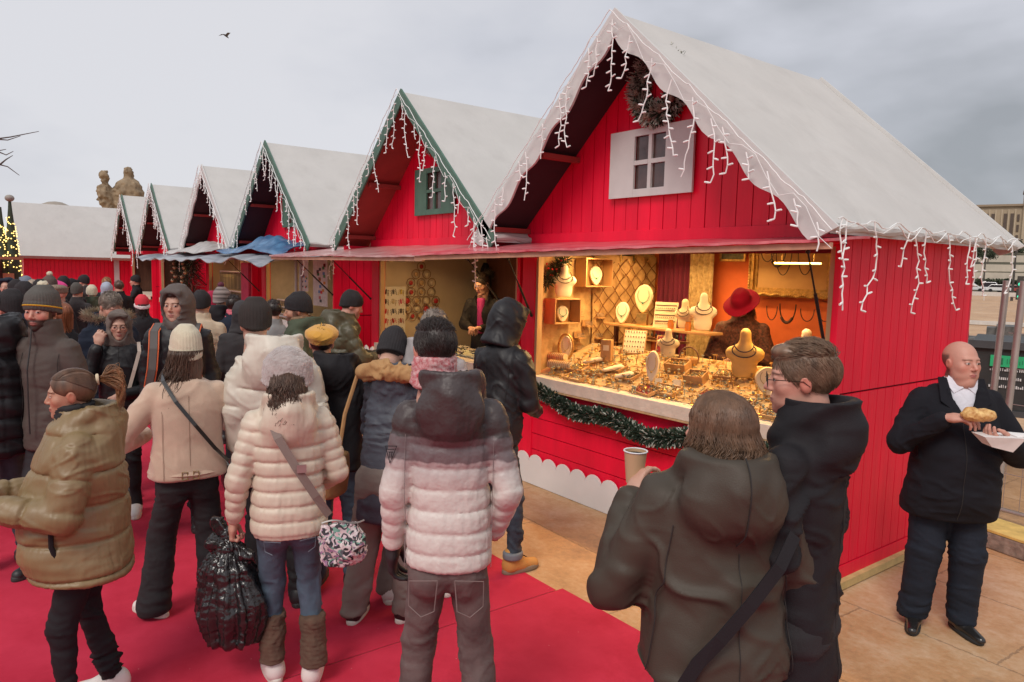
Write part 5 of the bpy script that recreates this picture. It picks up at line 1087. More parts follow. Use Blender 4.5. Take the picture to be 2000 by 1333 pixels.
def wall_box(u0, v0, u1, v1, label, d=.16):
    a = px_x(u0, v1, WX); b = px_x(u1, v0, WX); c = (WX+d/2+.005, (a.y+b.y)/2, a.z); w_ = abs(b.y-a.y); h = b.z-a.z; t = empty('display_box', c, 0, label, 'display box', 'small wooden display boxes on the left wall'); m = MB()
    m.box((-d/2,-w_/2,0),(d/2,w_/2,.012)); m.box((-d/2,-w_/2,h-.012),(d/2,w_/2,h)); m.box((-d/2,-w_/2,.0121),(d/2,-w_/2+.012,h-.0121)); m.box((-d/2,w_/2-.012,.0121),(d/2,w_/2,h-.0121)); m.box((-d/2,-w_/2+.0121,.0121),(-d/2+.008,w_/2-.0121,h-.0121)); m.build('carcass', WBOX, t, bevel=.002); return Vector(c)
c = wall_box(1122, 506, 1176, 560, 'upper wooden display box with a cream necklace form'); shield(c+Vector((.0, .03, .014)), 'cream necklace form inside the upper wooden box', .20, .14, IVW, 1.1)
c = wall_box(1062, 582, 1114, 632, 'lower wooden display box with a cream necklace form'); shield(c+Vector((.0, .0, .014)), 'cream necklace form inside the lower wooden box', .165, .13, IVW, 1.1)
p = px_x(1100, 583, WX+.10); t = bust((p.x, p.y, p.z), 'white bust on top of the lower wooden box by the left jamb', IVW, 1.0, 1.1)
m = MB(); p = px_x(1085, 530, WX+.06); A_, B_ = firs([(0,-.12,-.12),(0,0,0.02),(0,.14,.12)], .05, 500, 9, .1, .06); te = empty('garland', p, 0, 'small fir sprig with red berries pinned on the left inner wall', 'garland'); A_.build('fir_needles', FIR, te); b_ = MB()
for i in range(12): b_.ball((.03, rnd.uniform(-.15,.12), rnd.uniform(-.05,.12)), .010, 5)
b_.build('berries', mat('berry_red', (.5,.02,.02), .4), te, True)
names = iter(('top left', 'top right', 'upper middle', 'middle left', 'middle right', 'bottom left', 'bottom right'))
for (u, v) in ((1130, 617), (1172, 620), (1150, 637), (1134, 660), (1170, 660), (1134, 684), (1170, 680)):
    p = px_x(u, v, WX+.06); t = empty('earring_ledge', p, 0, 'small ledge of hanging earrings, %s of the seven on the left wall' % next(names), 'earring rack', 'earring ledges on the left wall'); m = MB(); m.box((-.05,-.05,-.012),(.03,.05,0)); m.box((-.05,-.05,0),(-.042,.05,.06)); m.build('ledge', WBOX, t); m = MB()
    for q in range(6): y = -.042+q*.017; m.tube([(.0,y,.045),(.004,y,.02)], .0042, 5); m.ball((.004,y,.012), .006, 5)
    m.build('earrings', mat('earring_mix', (.30,.06,.03), .3, var=.9, vscale=90, col2=(.6,.45,.3)), t)
def pic(center, w_, h, rz, label, m1, m2, name='picture', cat='picture'):
    t = empty(name, center, rz, label, cat); m = MB(); f = .02; m.box((-w_/2,-.012,-h/2),(w_/2,0,-h/2+f)); m.box((-w_/2,-.012,h/2-f),(w_/2,0,h/2)); m.box((-w_/2,-.012,-h/2+f+.0002),(-w_/2+f,0,h/2-f-.0002)); m.box((w_/2-f,-.012,-h/2+f+.0002),(w_/2,0,h/2-f-.0002)); m.build('frame', m1, t); m = MB(); m.box((-w_/2+f,-.006,-h/2+f),(w_/2-f,-.001,h/2-f)); m.build('print', m2, t)
DP = mat('print_dark', (.02,.035,.025), .5, var=.8, vscale=14, col2=(.14,.13,.06))
p = px_x(1226, 502, WX+.02); pic(p, .24, .12, R_(90), 'small dark landscape picture high on the left inner wall', GILT, DP)
p = px_y(1432, 498, 6.07); pic(p, .30, .13, 0, 'small dark green picture on the orange back wall left of the gold frame', GILT, DP)
# back wall: curtains, gold frame with necklaces
def curtain(x0, x1, y, z0, z1, m_, label, amp=.022, nf=7):
    t = empty('curtain', ((x0+x1)/2, y, z0), 0, label, 'curtain'); m = MB(); n = 60; w_ = x1-x0; T = []
    for i in range(n+1):
        s_ = i/n; T += [(-w_/2+w_*s_, amp*math.sin(s_*nf*6.28), 0), (-w_/2+w_*s_, amp*.6*math.sin(s_*nf*6.28+.4), z1-z0)]
    k = len(T); m.add(T+[(a, b+.006, c) for a, b, c in T], [(2*i, 2*i+2, 2*i+3, 2*i+1) for i in range(n)]+[(k+2*i+1, k+2*i+3, k+2*i+2, k+2*i) for i in range(n)]); m.build('cloth_panel', m_, t, True)
curtain(-5.30, -4.84, 6.02, 1.1, 2.30, PUR, 'dark purple curtain in the back corner of the jewellery chalet'); curtain(-4.84, -4.55, 5.98, 1.1, 2.30, mat('curtain_gold', (.42,.28,.10), .6, var=.4, vscale=30, col2=(.58,.42,.20)), 'narrow gold brocade curtain beside the purple one', .02, 4)
fa = px_y(1466, 582, 6.06); fbp = px_y(1634, 582, 6.06); cxf = (fa.x+fbp.x)/2; wf = fbp.x-fa.x; fr = empty('gold_frame_display', (cxf, 6.05, 1.86), 0, 'large ornate gold frame hung with dark necklaces on the orange wall', 'picture frame'); m = MB(); h_ = .46
for e_, w_ in ((0, .055), (.05, .03)):
    y = -.05+e_*.5; a = -wf/2+e_; b = wf/2-e_; z0 = 0+e_; z1 = h_; m.box((a, y, z0), (b, y+.03, z0+w_)); m.box((a, y, z0+w_+.0005), (a+w_, y+.03, z1)); m.box((b-w_, y, z0+w_+.0005), (b, y+.03, z1))
for i in range(40): m.ball((-wf/2+.02+(wf-.04)*i/39, -.05, .015+.008*math.sin(i)), .016, 5); 
for i in range(18): m.ball((-wf/2+.015, -.05, h_*i/17), .014, 5); m.ball((wf/2-.015, -.05, h_*i/17), .014, 5)
m.build('moulding', GILT, fr, True); m = MB(); m.box((-wf/2+.07, -.012, .07), (wf/2-.07, -.004, h_)); m.build('mount', mat('mount_tan', (.50,.30,.12), .8, var=.1), fr)
def chain(loc, w_, h, label, r=.004, m_=BEAD, beads=False, parent=None):
    t = MB(); pts = [(w_/2*math.sin(a)*1.0, 0, -h*(.5-.5*math.cos(a+math.pi))*-1-h if False else -h*(1-abs(a/math.pi)**2.2)) for a in np.linspace(-math.pi, math.pi, 23)]
    pts = [(w_/2*(a/math.pi) if abs(a) > 99 else w_/2*math.sin(a/2), 0, -h*(math.cos(a/2)**.9 if math.cos(a/2) > 0 else 0)) for a in np.linspace(-math.pi, math.pi, 23)]; t.tube(pts, r, 5)
    if beads:
        for i in range(6, 17): t.ball((pts[i][0], -.006, pts[i][2]), r*2.4, 5)
    o = t.build('necklace', m_, None, True); o.location = loc; tag(o, label, 'necklace', 'dark necklaces hung on the wall of the jewellery chalet')
for (u, v, w_, h, l, bd_) in ((1500, 484, .14, .13, 'short dark necklace at the left inside the gold frame', False), (1521, 484, .15, .17, 'necklace with a red pendant, second inside the gold frame', True), (1532, 484, .16, .25, 'long dark necklace in the middle of the gold frame', False), (1575, 484, .15, .24, 'long dark necklace at the right inside the gold frame', False),
   (1508, 598, .11, .13, 'thin necklace on the orange wall nearest the seller', False), (1539, 594, .16, .17, 'chunky beaded necklace on the orange wall below the gold frame', True), (1577, 604, .13, .11, 'dark ring shaped necklace on the orange wall', False), (1613, 604, .13, .11, 'rightmost ring shaped necklace on the orange wall by the jamb', False)):
    chain(px_y(u, v, 5.985), w_, h, l, .006 if bd_ else .0045, BEAD, bd_)
# inner shelf unit and its displays
SHY = 5.28; a = px_y(1195, 640, SHY); b = px_y(1397, 652, SHY); zs = 1.535
t = empty('shelf_unit', ((a.x+b.x)/2, SHY, 0), 0, 'wooden shelf on posts behind the jewellery counter', 'shelf'); m = MB(); L_ = (b.x-a.x)/2; m.box((-L_,-.11,zs-.022),(L_,.11,zs)); m.build('shelf_board', WBOX, t, bevel=.003)
m = MB(); m.box((-L_+.25,-.09,zs-.13),(L_-.35,.09,zs-.115)); m.build('shelf_board', WBOX, t)
for x in (-L_+.05, L_-.45): m = MB(); m.box((x,-.02,.04),(x+.03,.02,zs-.023)); m.build('post', WOODD, t)
m = MB()
for i in range(16): x = -L_+.28+i*.05; m.tube([(x,-.1,zs-.026),(x,-.1,zs-.05)], .002, 4); m.ball((x,-.1,zs-.065), .011, 6, (1,.6,1.5))
m.build('hanging_pendants', mat('pendant_dark', (.03,.04,.035), .2, var=.6, vscale=50), t, True)
def onS(u, v=640): q = px_y(u, v, SHY); return Vector((q.x, SHY, zs+.001))
shield(onS(1219)+Vector((0,-.04,0)), 'white necklace form with dark beads, leftmost on the inner shelf', .22, .15, IVW, .5); t = shield(onS(1250)+Vector((0,.03,.12)), 'large tan heart shaped form with green pendant above the inner shelf', .28, .19, IVO, .5, -.1, (.02,.25,.18)); m = MB(); m.box((-.05,-.04,-.12),(.05,.04,-.003)); m.build('stand', GOLD, t)
t = empty('earring_board', onS(1297), .45, 'slanted cream board of earrings on the inner shelf', 'earring board'); m = MB(); RX = Matrix.Rotation(R_(-16), 3, 'X'); m.box((-.11,0,0),(.11,.012,.25), RX, (0,0,0)); m.build('board', IVO, t); m = MB()
for z in (.06, .12, .165, .215): m.box((-.10,-.006,z),(.10,-.0005,z+.006), RX, (0,0,0))
for i in range(30): m.ball(tuple(RX @ Vector((-.09+.019*(i % 10), -.006, (.04,.10,.19)[i//10]))), .005, 4)
m.build('earrings', BEAD, t)
bust(onS(1337), 'cream bust leaning left, second from right on the inner shelf', IVO, .85, .1); bust(onS(1372), 'cream bust with long dark chain, rightmost on the inner shelf', IVW, .95, .75, tall=1.1)
for (u, l) in ((1318, 'amber glass jar on the inner shelf left of the cream busts'), (1352, 'amber glass jar on the inner shelf between the cream busts')): m = MB(); m.lathe([(.001,0),(.028,0),(.03,.05),(.022,.08),(.024,.085),(.001,.085)], (0,0,0), 10); o = m.build('jar', mat('amber_glass', (.45,.16,.03), .12), None, True); o.location = onS(u)+Vector((0,-.06,0)); tag(o, l, 'jar', 'amber jars on the inner shelf')
# on the counter
def board(u, v, label, w_=.2, h=.2, rows=4, cols=7, m_=IVW, rz=.5, z=1.064):
    t = empty('ring_board', onc(u, v, z), rz, label, 'ring board'); RX = Matrix.Rotation(R_(-22), 3, 'X'); m = MB(); m.box((-w_/2,0,0),(w_/2,.014,h), RX, (0,0,0)); m.build('board', WBOX, t); m = MB(); m.box((-w_/2+.01,-.003,.01),(w_/2-.01,-.0004,h-.01), RX, (0,0,0)); m.build('lining', m_, t); m = MB()
    for i in range(rows*cols): m.ball(tuple(RX @ Vector((-w_/2+.02+(w_-.04)*(i % cols)/(cols-1), -.010, .025+(h-.05)*(i//cols)/(rows-1)))), .0068, 5, (.8,.7,1.5))
    m.build('rings', mat('stone_mix', (.03,.035,.04), .15, var=.9, vscale=70, col2=(.35,.30,.28)), t)
board(1236, 692, 'slanted board of dark stone rings standing mid counter', .22, .24, 5, 8); board(1290, 690, 'small crimson lined earring board behind the tall oval display', .10, .17, 4, 3, CRIM, .5)
shield(onc(1272, 748), 'tall narrow cream display with stacked necklaces at the front of the counter', .27, .12, IVW, .45, -.1, (.6,.4,.1)); bust(onc(1304, 700), 'cream bust in the middle of the counter behind the tall narrow display', IVO, .80, .45)
t = shield(onc(1105, 700), 'oval cream necklace display in a gilt frame, left on the counter', .22, .12, IVW, .55, -.05, (.5,.35,.1)); m = MB(); m.tube([(.075*math.sin(a_), -.012, .115+.125*math.cos(a_)) for a_ in np.linspace(0, 6.283, 25)], .011, 6); m.build('frame', GILT, t, True)
bust(onc(1452, 742), 'golden bust with draped chain in the centre of the jewellery counter', mat('bust_gold', (.66,.42,.12), .5), 1.15, .45, tall=1.05)
bust(onc(1573, 700), 'pale bust at the right end of the counter near the jamb', IVW, 1.0, .35); shield(onc(1500, 775), 'large round cream display at the right front of the counter', .22, .20, IVO, .7, -.3, (.3,.2,.1))
for (u, v, l) in ((1158, 712, 'white leaf shaped necklace pad lying left on the counter'), (1197, 728, 'white leaf shaped necklace pad lying nearer the counter edge'), (1215, 742, 'small white pad at the front of the counter')):
    V, Q = surf([Cap((-.07,0,.02),(.06,.02,.05),.030,.045,.02,None,'+',((0,0,1),1.8))], .008, 1); o = np_mesh('necklace_pad', V, Q, IVW); o.location = onc(u, v); o.rotation_euler = (0, 0, .5+rnd.random()*.4); tag(o, l, 'necklace pad', 'white necklace pads lying on the counter')
for (u, v, l, L__) in ((1095, 722, 'longer cream bracelet roll at the left end of the counter', .26), (1088, 706, 'shorter cream bracelet roll behind the longer one', .20), (1540, 790, 'cream bracelet roll wound with beads at the right front', .24)):
    t = empty('bracelet_roll', onc(u, v, 1.064), .25, l, 'bracelet roll', 'bracelet rolls on the counter'); m = MB(); m.tube([(-L__/2,0,.042),(L__/2,0,.042)], .042, 14); m.build('cushion', IVO, t, True); m = MB()
    for i in range(int(L__/.022)): m.tube([(-L__/2+.015+i*.022, .043*math.sin(a_), .042+.043*math.cos(a_)) for a_ in np.linspace(-2.3, 2.3, 11)], .0038, 4)
    m.build('bracelets', mat('bracelet_mix', (.45,.22,.08), .3, metal=.5, var=.7, vscale=60), t, True)
rg = random.Random(77); tl_ = ('front left corner', 'left, second row', 'left of the dark ring board', 'below the ring board', 'centre front', 'centre, beside the tall display', 'centre back with rings', 'right of centre, brimming', 'front, before the golden bust', 'right front', 'far right front', 'far right back', 'behind the golden bust', 'left back')
jb = [MB(), MB(), MB()]
for i, (u, v) in enumerate(((1125,740),(1165,730),(1205,722),(1230,738),(1262,765),(1300,765),(1325,722),(1360,745),(1400,775),(1450,790),(1520,815),(1590,770),(1420,735),(1130,722))):
    p = onc(u, v); w_, d_, hh = rg.uniform(.16,.28), rg.uniform(.10,.16), (.028 if i not in (7, 6) else .075); rz = rg.uniform(-.25, .35); t = empty('tray', p, rz, 'jewellery tray on the counter, %s' % tl_[i], 'tray', 'wooden jewellery trays on the counter'); m = MB(); e_ = .008
    m.box((-w_/2,-d_/2,0),(w_/2,d_/2,.006)); m.box((-w_/2,-d_/2,.0062),(w_/2,-d_/2+e_,hh)); m.box((-w_/2,d_/2-e_,.0062),(w_/2,d_/2,hh)); m.box((-w_/2,-d_/2+e_+.0003,.0062),(-w_/2+e_,d_/2-e_-.0003,hh)); m.box((w_/2-e_,-d_/2+e_+.0003,.0062),(w_/2,d_/2-e_-.0003,hh)); t.rotation_euler = (R_(19.8), 0, rz); m.build('tray_box', WBOX, t, bevel=.0015)
    m = MB(); m.box((-w_/2+e_+.0005,-d_/2+e_+.0005,.0065),(w_/2-e_-.0005,d_/2-e_-.0005,hh*.55)); m.build('lining', rg.choice((IVO, CRIM, IVO, BLKC)), t)
    R3 = Matrix.Rotation(rz, 3, 'Z') @ Matrix.Rotation(R_(19.8), 3, 'X')
    for k in range(46):
        c = p+R3 @ Vector((rg.uniform(-w_/2+.02,w_/2-.02), rg.uniform(-d_/2+.02,d_/2-.02), hh*.6+.006)); r0 = rg.uniform(.006,.014); n_ = Vector((rg.gauss(0,1),rg.gauss(0,1),rg.gauss(0,1))).normalized(); a1 = n_.orthogonal().normalized(); a2 = n_.cross(a1); jb[k % 3].tube([c+(a1*math.cos(q)+a2*math.sin(q))*r0+Vector((0,0,r0*.5)) for q in np.linspace(0, 6.0, 8)], .0028, 4)
for k in range(1100):
    c = Vector((rg.uniform(-5.2, -2.5), rg.uniform(4.34, 5.08), 0)); c.z = max(1.066, 1.080+(c.y-4.42)*.36)
    if rg.random() < .5:
        r0 = rg.uniform(.008,.03); jb[k % 3].tube([c+Vector((math.cos(q)*r0*rg.uniform(.9,1.1), math.sin(q)*r0*.8, .003)) for q in np.linspace(0, rg.uniform(4,6.2), 9)], .003, 4)
    elif rg.random() < .5: jb[k % 3].ball(tuple(c+Vector((0,0,.008))), rg.uniform(.006,.014), 5)
    else: jb[k % 3].lathe([(.010,0),(.011,.004),(.003,.008),(.003,.05),(.014,.052),(.012,.058)], tuple(c), 8)
for k, (m_, l) in enumerate(((GOLD, 'golden rings, chains and bangles strewn over the counter and trays'), (mat('jewel_amber', (.35,.10,.03), .25, var=.7, vscale=90, col2=(.6,.36,.12)), 'amber and brown beads strewn over the counter and trays'), (mat('jewel_pale', (.66,.56,.40), .35, var=.3, vscale=90, col2=(.2,.32,.26)), 'pale and green beads strewn over the counter and trays'))): tag(jb[k].build('jewellery', m_, None, True), l, 'jewellery', None, 'stuff')
t = empty('basket', onc(1345, 712), .3, 'small brown basket with arched handle behind the trays', 'basket'); m = MB(); m.lathe([(.001,0),(.07,0),(.09,.05),(.085,.05),(.065,.008),(.001,.008)], (0,0,0), 14); m.build('bowl', WBOX, t, True); m = MB(); m.tube([(.088*math.cos(a_),0,.05+.10*math.sin(a_)) for a_ in np.linspace(0, math.pi, 13)], .007, 6); m.build('handle', WOODD, t, True)
for (u, v, l) in ((1286, 752, 'folded price card near the tall narrow display'), (1322, 755, 'slightly larger folded price card right of the other')): m = MB(); m.prism([(-.03,-.015,0),(-.03,.015,0),(-.03,0,.055)], (.06,0,0)); o = m.build('price_card', mat('card_cream', (.75,.66,.48), .8)); o.location = onc(u, v); o.rotation_euler = (0,0,.5); tag(o, l, 'price card', 'blank price cards on the counter')
t = empty('display_box', onc(1185, 705), .45, 'tall wooden display block with a white label behind the pads', 'display box'); m = MB(); m.box((-.05,-.04,0),(.05,.04,.20)); m.build('carcass', WBOX, t, bevel=.003); m = MB(); m.box((-.025,-.0425,.10),(.03,-.0405,.15)); m.build('label', mat('card_cream', (.75,.66,.48), .8), t)
m = MB(); m.box((-5.40, 5.07, .05), (-2.6, 5.10, 1.02)); tag(m.build('drape', BLKC), 'black cloth hanging behind the jewellery counter', 'cloth')

# second chalet: brooch board, ring ornaments, coats
X2 = -7.12-HW+.07
a = px_x(740, 640, X2); b = px_x(788, 640, X2); zt = px_x(764, 560, X2).z; zb_ = 1.07; wB = b.y-a.y; t = empty('brooch_board', (X2+.03, (a.y+b.y)/2, zb_), R_(90), 'white board of insect brooches on the left inner wall of the second chalet', 'display board'); m = MB(); m.box((-wB/2,-.02,0),(wB/2,0,zt-zb_)); m.build('board', mat('board_white', (.66,.62,.52), .7), t)
cols = [('dark brown', (.05,.03,.02)), ('grey', (.12,.11,.10)), ('yellow', (.55,.42,.05)), ('black', (.02,.02,.02)), ('cream', (.5,.42,.25)), ('pink', (.55,.12,.14)), ('red', (.45,.03,.03)), ('slate', (.08,.09,.10)), ('dark brown', (.05,.03,.02)), ('crimson', (.5,.02,.04)), ('red', (.45,.03,.03)), ('rust', (.4,.10,.06)), ('grey', (.12,.11,.10)), ('cream', (.5,.42,.25)), ('olive', (.12,.13,.05))]
insV = MB(); insV.ball((0,0,0), .022, 6, (.55,.4,1.3)); insV.ball((0,0,.03), .013, 5, (.8,.5,1)); 
for sx in (-1, 1):
    for q in (-1, 0, 1): insV.tube([(0,0,q*.012),(sx*.03,-.006,q*.022+.012),(sx*.042,0,q*.030-.012)], .003, 4)
rowsn = ('top', 'second', 'third', 'fourth', 'bottom'); coln = ('left', 'middle', 'right'); me0 = None
for i in range(15):
    r_, c_ = i//3, i % 3; zz = zt-.075-r_*.118*((zt-zb_)/.66)
    o = insV.build('insect_brooch', None) if me0 is None else bpy.data.objects.new('insect_brooch', me0.copy())
    if me0 is None: me0 = o.data
    else: COL.objects.link(o)
    o.data.materials.clear(); o.data.materials.append(mat('brooch_'+cols[i][0].replace(' ', '_'), cols[i][1], .4)); o.location = (X2+.056, (a.y+b.y)/2+(c_-1)*wB*.31, zz); o.rotation_euler = (0, rnd.uniform(-.3,.3), R_(90)); tag(o, '%s insect brooch, %s row, %s of the white board' % (cols[i][0], rowsn[r_], coln[c_]), 'brooch', 'insect brooches on the white board')
k = 0
for r_, (nn, v) in enumerate(((1, 521), (2, 536), (3, 553), (3, 571), (4, 588), (4, 604), (5, 618))):
    for c_ in range(nn):
        u = 823+(c_-(nn-1)/2)*(22-.8*r_); p = px_x(u, v, X2+.02); t = empty('ring_ornament', p, R_(90), 'round wire ornament, %s from the left in row %s of the tree shaped display' % (('first', 'second', 'third', 'fourth', 'fifth')[c_], ('one', 'two', 'three', 'four', 'five', 'six', 'seven')[r_]), 'ornament', 'round ornaments arranged as a tree'); R0 = .062
        m = MB(); m.tube([(R0*math.sin(q), 0, R0*math.cos(q)) for q in np.linspace(0, 6.283, 19)], .0045, 5); m.build('ring', mat('ring_wood', (.24,.13,.06), .5), t, True); m = MB(); rs_ = rg.choice((.03,.036,.042)); m.ball((0,-.004,0), rs_, 8, (1,.35,1)); m.build('centre', (mat('orn_red', (.42,.03,.03), .4), mat('orn_gold', (.50,.33,.16), .4), mat('orn_cream', (.62,.52,.36), .5))[k % 3], t, True); k += 1
for (u, wd, l) in ((905, .34, 'long black coat hanging at the left on the back wall of the second chalet'), (948, .30, 'long black coat hanging at the right behind the seller')):
    p = px_y(u, 515, 5.95); V, Q = surf([Loft([(-.95,0,0,wd*.55,.07),(-.4,0,0,wd*.42,.07),(-.1,0,0,wd*.30,.06),(0,0,0,.03,.03)], 0, 2.2)], .018, 1); V = wrinkle(V, Q, .03, 7, u, True, (1,1,.15)); o = np_mesh('hanging_coat', V, Q, mat('coat_hang', (.012,.011,.013), .8)); o.location = (p.x, 5.95, p.z+.02); tag(o, l, 'coat', 'black coats hanging in the second chalet')
m = MB(); m.box((-8.4, 4.40, 1.062), (-7.3, 4.85, 1.10)); m.box((-7.2, 4.45, 1.062), (-6.0, 4.80, 1.085)); tag(m.build('goods_cloth', mat('cloth_sage', (.40,.40,.30), .8, var=.3, vscale=14, bump2=.8), None, False, .01), 'pale cloth spread under small goods on the second chalet counter', 'cloth')
gm = MB()
for i in range(90): gm.ball((rnd.uniform(-8.4,-5.9), rnd.uniform(4.45,4.8), 1.11), rnd.uniform(.012,.03), 5, (1.4,1,.7))
tag(gm.build('trinkets', mat('trinket_mix', (.35,.25,.16), .5, var=.9, vscale=25, col2=(.55,.5,.42)), None, True), 'heap of small trinkets on the second chalet counter', 'trinkets', None, 'stuff')
# bow and bunting below the left end of the second counter
bw_ = empty('ribbon_bow', (-8.50, 4.18, .95), 0, 'white ribbon bow with hanging tails at the left end of the second counter', 'bow'); m = MB()
for sx in (-1, 1): m.lathe([(.004,0),(.045,.06),(.05,.11),(.004,.14)], (0,0,0), 8, Matrix.Rotation(sx*R_(75), 3, 'Y'), 1, .5); m.hexa([(sx*.01,-.01,-.02),(sx*.05,-.01,-.02),(sx*.05,.0,-.02),(sx*.01,.0,-.02),(sx*.05,-.01,-.40),(sx*.10,-.01,-.36),(sx*.10,.0,-.36),(sx*.05,.0,-.40)])
m.build('ribbon', mat('ribbon_white', (.70,.66,.64), .5), bw_)
# third and fourth chalets: racks, posters, scarves
def rack(x, y, z0, z1, w_, label, nbar, m_, n2=2):
    t = empty('display_rack', (x, y, z0), 0, label, 'rack', 'white wire racks in the middle chalets'); m = MB(); h = z1-z0
    for q in (-w_/2, w_/2): m.tube([(q,0,0),(q,0,h)], .018, 6)
    for j in range(n2+1): m.tube([(-w_/2,0,h*j/n2),(w_/2,0,h*j/n2)], .016, 6)
    m.build('rack_frame', mat('rack_white', (.7,.68,.62), .5), t); m = MB()
    for j in range(n2):
        for i in range(nbar): x_ = -w_/2+.03+(w_-.06)*i/(nbar-1); m.box((x_-.011,-.02,h*(j+.12)/n2),(x_+.011,-.005,h*(j+.92)/n2))
    m.build('hung_goods', m_, t)
NM = mat('necklace_mix', (.10,.08,.05), .6, var=.9, vscale=16, stretch=(3,1,.05), col2=(.55,.48,.30)); PM = mat('scarf_mix', (.50,.08,.12), .8, var=.8, vscale=7, stretch=(4,1,.05), col2=(.72,.52,.42))
rack(-15.6, 4.5, 1.06, 1.86, 1.5, 'white rack of hanging necklaces in the fourth chalet', 24, NM); rack(-15.2, 4.75, 1.75, 2.2, 1.9, 'row of pink and cream scarves hanging in the fourth chalet', 26, PM, 1); rack(-12.3, 4.46, 1.06, 1.42, .75, 'low white rack of bracelets in the third chalet', 10, NM, 3)
m = MB(); m.box((-14.45, 4.36, 1.0), (-14.0, 4.42, 2.05)); tag(m.build('banner', mat('cloth_pink', (.62,.04,.12), .6, var=.2, vscale=5, bump2=.6)), 'bright pink cloth hanging at the right jamb of the fourth chalet', 'cloth')
PST = mat('poster_mix', (.66,.64,.60), .6, var=.25, vscale=16, col2=(.72,.70,.66))
for i, (x, y, z, w_, h, l) in enumerate(((-10.55, 4.36, 1.42, .55, .72, 'large white poster with coloured pictures at the right of the third chalet'), (-11.25, 4.38, 1.62, .34, .50, 'white leaflet hanging left of the large poster'), (-11.1, 4.36, 1.08, .22, .45, 'small white card strip below the hanging leaflet'))):
    t = empty('poster', (x, y, z), 0, l, 'poster', 'posters hung in the third chalet'); m = MB(); m.box((-w_/2,0,0),(w_/2,.01,h)); m.build('sheet', PST, t); rr_ = random.Random(i)
    for q, cc in enumerate(((.10,.25,.5), (.6,.25,.03), (.55,.03,.04), (.08,.3,.12), (.5,.12,.12), (.05,.05,.05))):
        m = MB(); 
        for _ in range(3): a_, b_ = rr_.uniform(-w_*.42, w_*.3), rr_.uniform(.05, h*.85); m.box((a_,-.004,b_),(a_+w_*.14,-.001,b_+h*.06))
        m.build('picture_patch', mat('patch_%d' % q, cc, .6), t)
fr2 = empty('metal_frame', (-10.2, 3.9, 0), 0, 'pale metal pole frame standing before the third chalet counter', 'stand'); m = MB()
for x in (-.12, .06): m.tube([(x,0,0),(x,0,2.12)], .022, 8)
m.tube([(-.8,0,1.25),(.06,0,1.25)], .02, 8); m.build('poles', GAL, fr2, True); m = MB(); m.box((-.75,-.01,.8),(-.2,.01,1.2)); m.build('card_rack', PST, fr2)
# ---------------------------------------------------------------- the crowd
def hmat(name, c, v=.35): return mat(name, c, .42, var=v, vscale=30, stretch=(1,1,.2), spec=.45, col2=[min(1, x*1.8) for x in c])
H_BR = hmat('hair_brown', (.075,.042,.028)); H_DK = hmat('hair_dark', (.022,.014,.012)); H_LB = hmat('hair_lightbrown', (.13,.080,.050)); H_GR = hmat('hair_grey', (.17,.135,.11)); H_BL = hmat('hair_blond', (.42,.33,.20)); H_RD = hmat('hair_red', (.20,.065,.028)); H_GI = hmat('hair_ginger', (.24,.115,.05))
BLK = cloth('fabric_black', (.016,.0145,.017), .72); BLKS = mat('nylon_black', (.015,.014,.016), .50, var=.1, spec=.35, folds=True, bump2=.5, b2scale=16, bump=.15, bscale=200); CHAR = cloth('fabric_charcoal', (.045,.040,.042)); NAVY = cloth('fabric_navy', (.014,.020,.036)); WOOL = cloth('wool_black', (.011,.011,.015), .9)
OLV = mat('nylon_olive', (.215,.148,.070), .46, folds=True, var=.08, vscale=5, bump2=.55, b2scale=15, bump=.15, bscale=240); CRM = mat('nylon_cream', (.58,.50,.40), .48, folds=True, var=.05, vscale=6, bump2=.45, b2scale=16, bump=.12, bscale=220); CRM2 = mat('nylon_ivory', (.59,.54,.46), .48, folds=True, var=.05, vscale=6, bump2=.5, b2scale=14)
SHR = cloth('shearling_beige', (.52,.38,.285), .8, bump2=.25, sheen=.4); KNT = mat('knit_cream', (.60,.54,.40), .9, var=.08, bump=.7, bscale=160, sheen=.3, stretch=(3,3,1)); FURG = mat('fur_grey', (.37,.315,.30), .95, var=.14, vscale=26, bump=.9, bscale=190, bump2=.5, b2scale=30, sheen=.6)
KBLK = mat('knit_black', (.020,.017,.019), .92, var=.2, bump=.6, bscale=200, stretch=(3,3,1)); KGRY = mat('knit_grey', (.085,.078,.070), .92, var=.2, bump=.6, bscale=200); KOLV = mat('knit_mustard', (.60,.30,.045), .9, var=.1, bump=.6, bscale=180, sheen=.3)
KHK = mat('shell_olivegrey', (.056,.045,.034), .58, folds=True, spec=.3, var=.10, vscale=5, bump2=.5, b2scale=13, bump=.2, bscale=220); BRNG = cloth('softshell_browngrey', (.085,.068,.060), .7); GRNJ = mat('nylon_green', (.075,.066,.036), .5, folds=True, bump2=.4, b2scale=12); DGRN = cloth('fabric_green', (.07,.085,.055))
JB = mat('denim_blue', (.050,.078,.115), .8, var=.30, vscale=7, bump=.5, bscale=420, bump2=.35, b2scale=12, col2=(.085,.125,.175)); JD = mat('denim_dark', (.018,.026,.045), .8, var=.5, vscale=5, bump=.5, bscale=420, bump2=.4, b2scale=12, col2=(.055,.075,.10)); JG = mat('denim_browngrey', (.105,.072,.068), .8, var=.25, vscale=7, bump=.5, bscale=420, bump2=.4, b2scale=12, col2=(.155,.112,.105)); JK = mat('denim_black', (.014,.013,.015), .85, var=.3, bump=.4, bscale=420, bump2=.35, b2scale=10)
GRYT = cloth('trouser_grey', (.20,.165,.145), .85); NVT = cloth('trouser_navy', (.014,.018,.028), .8)
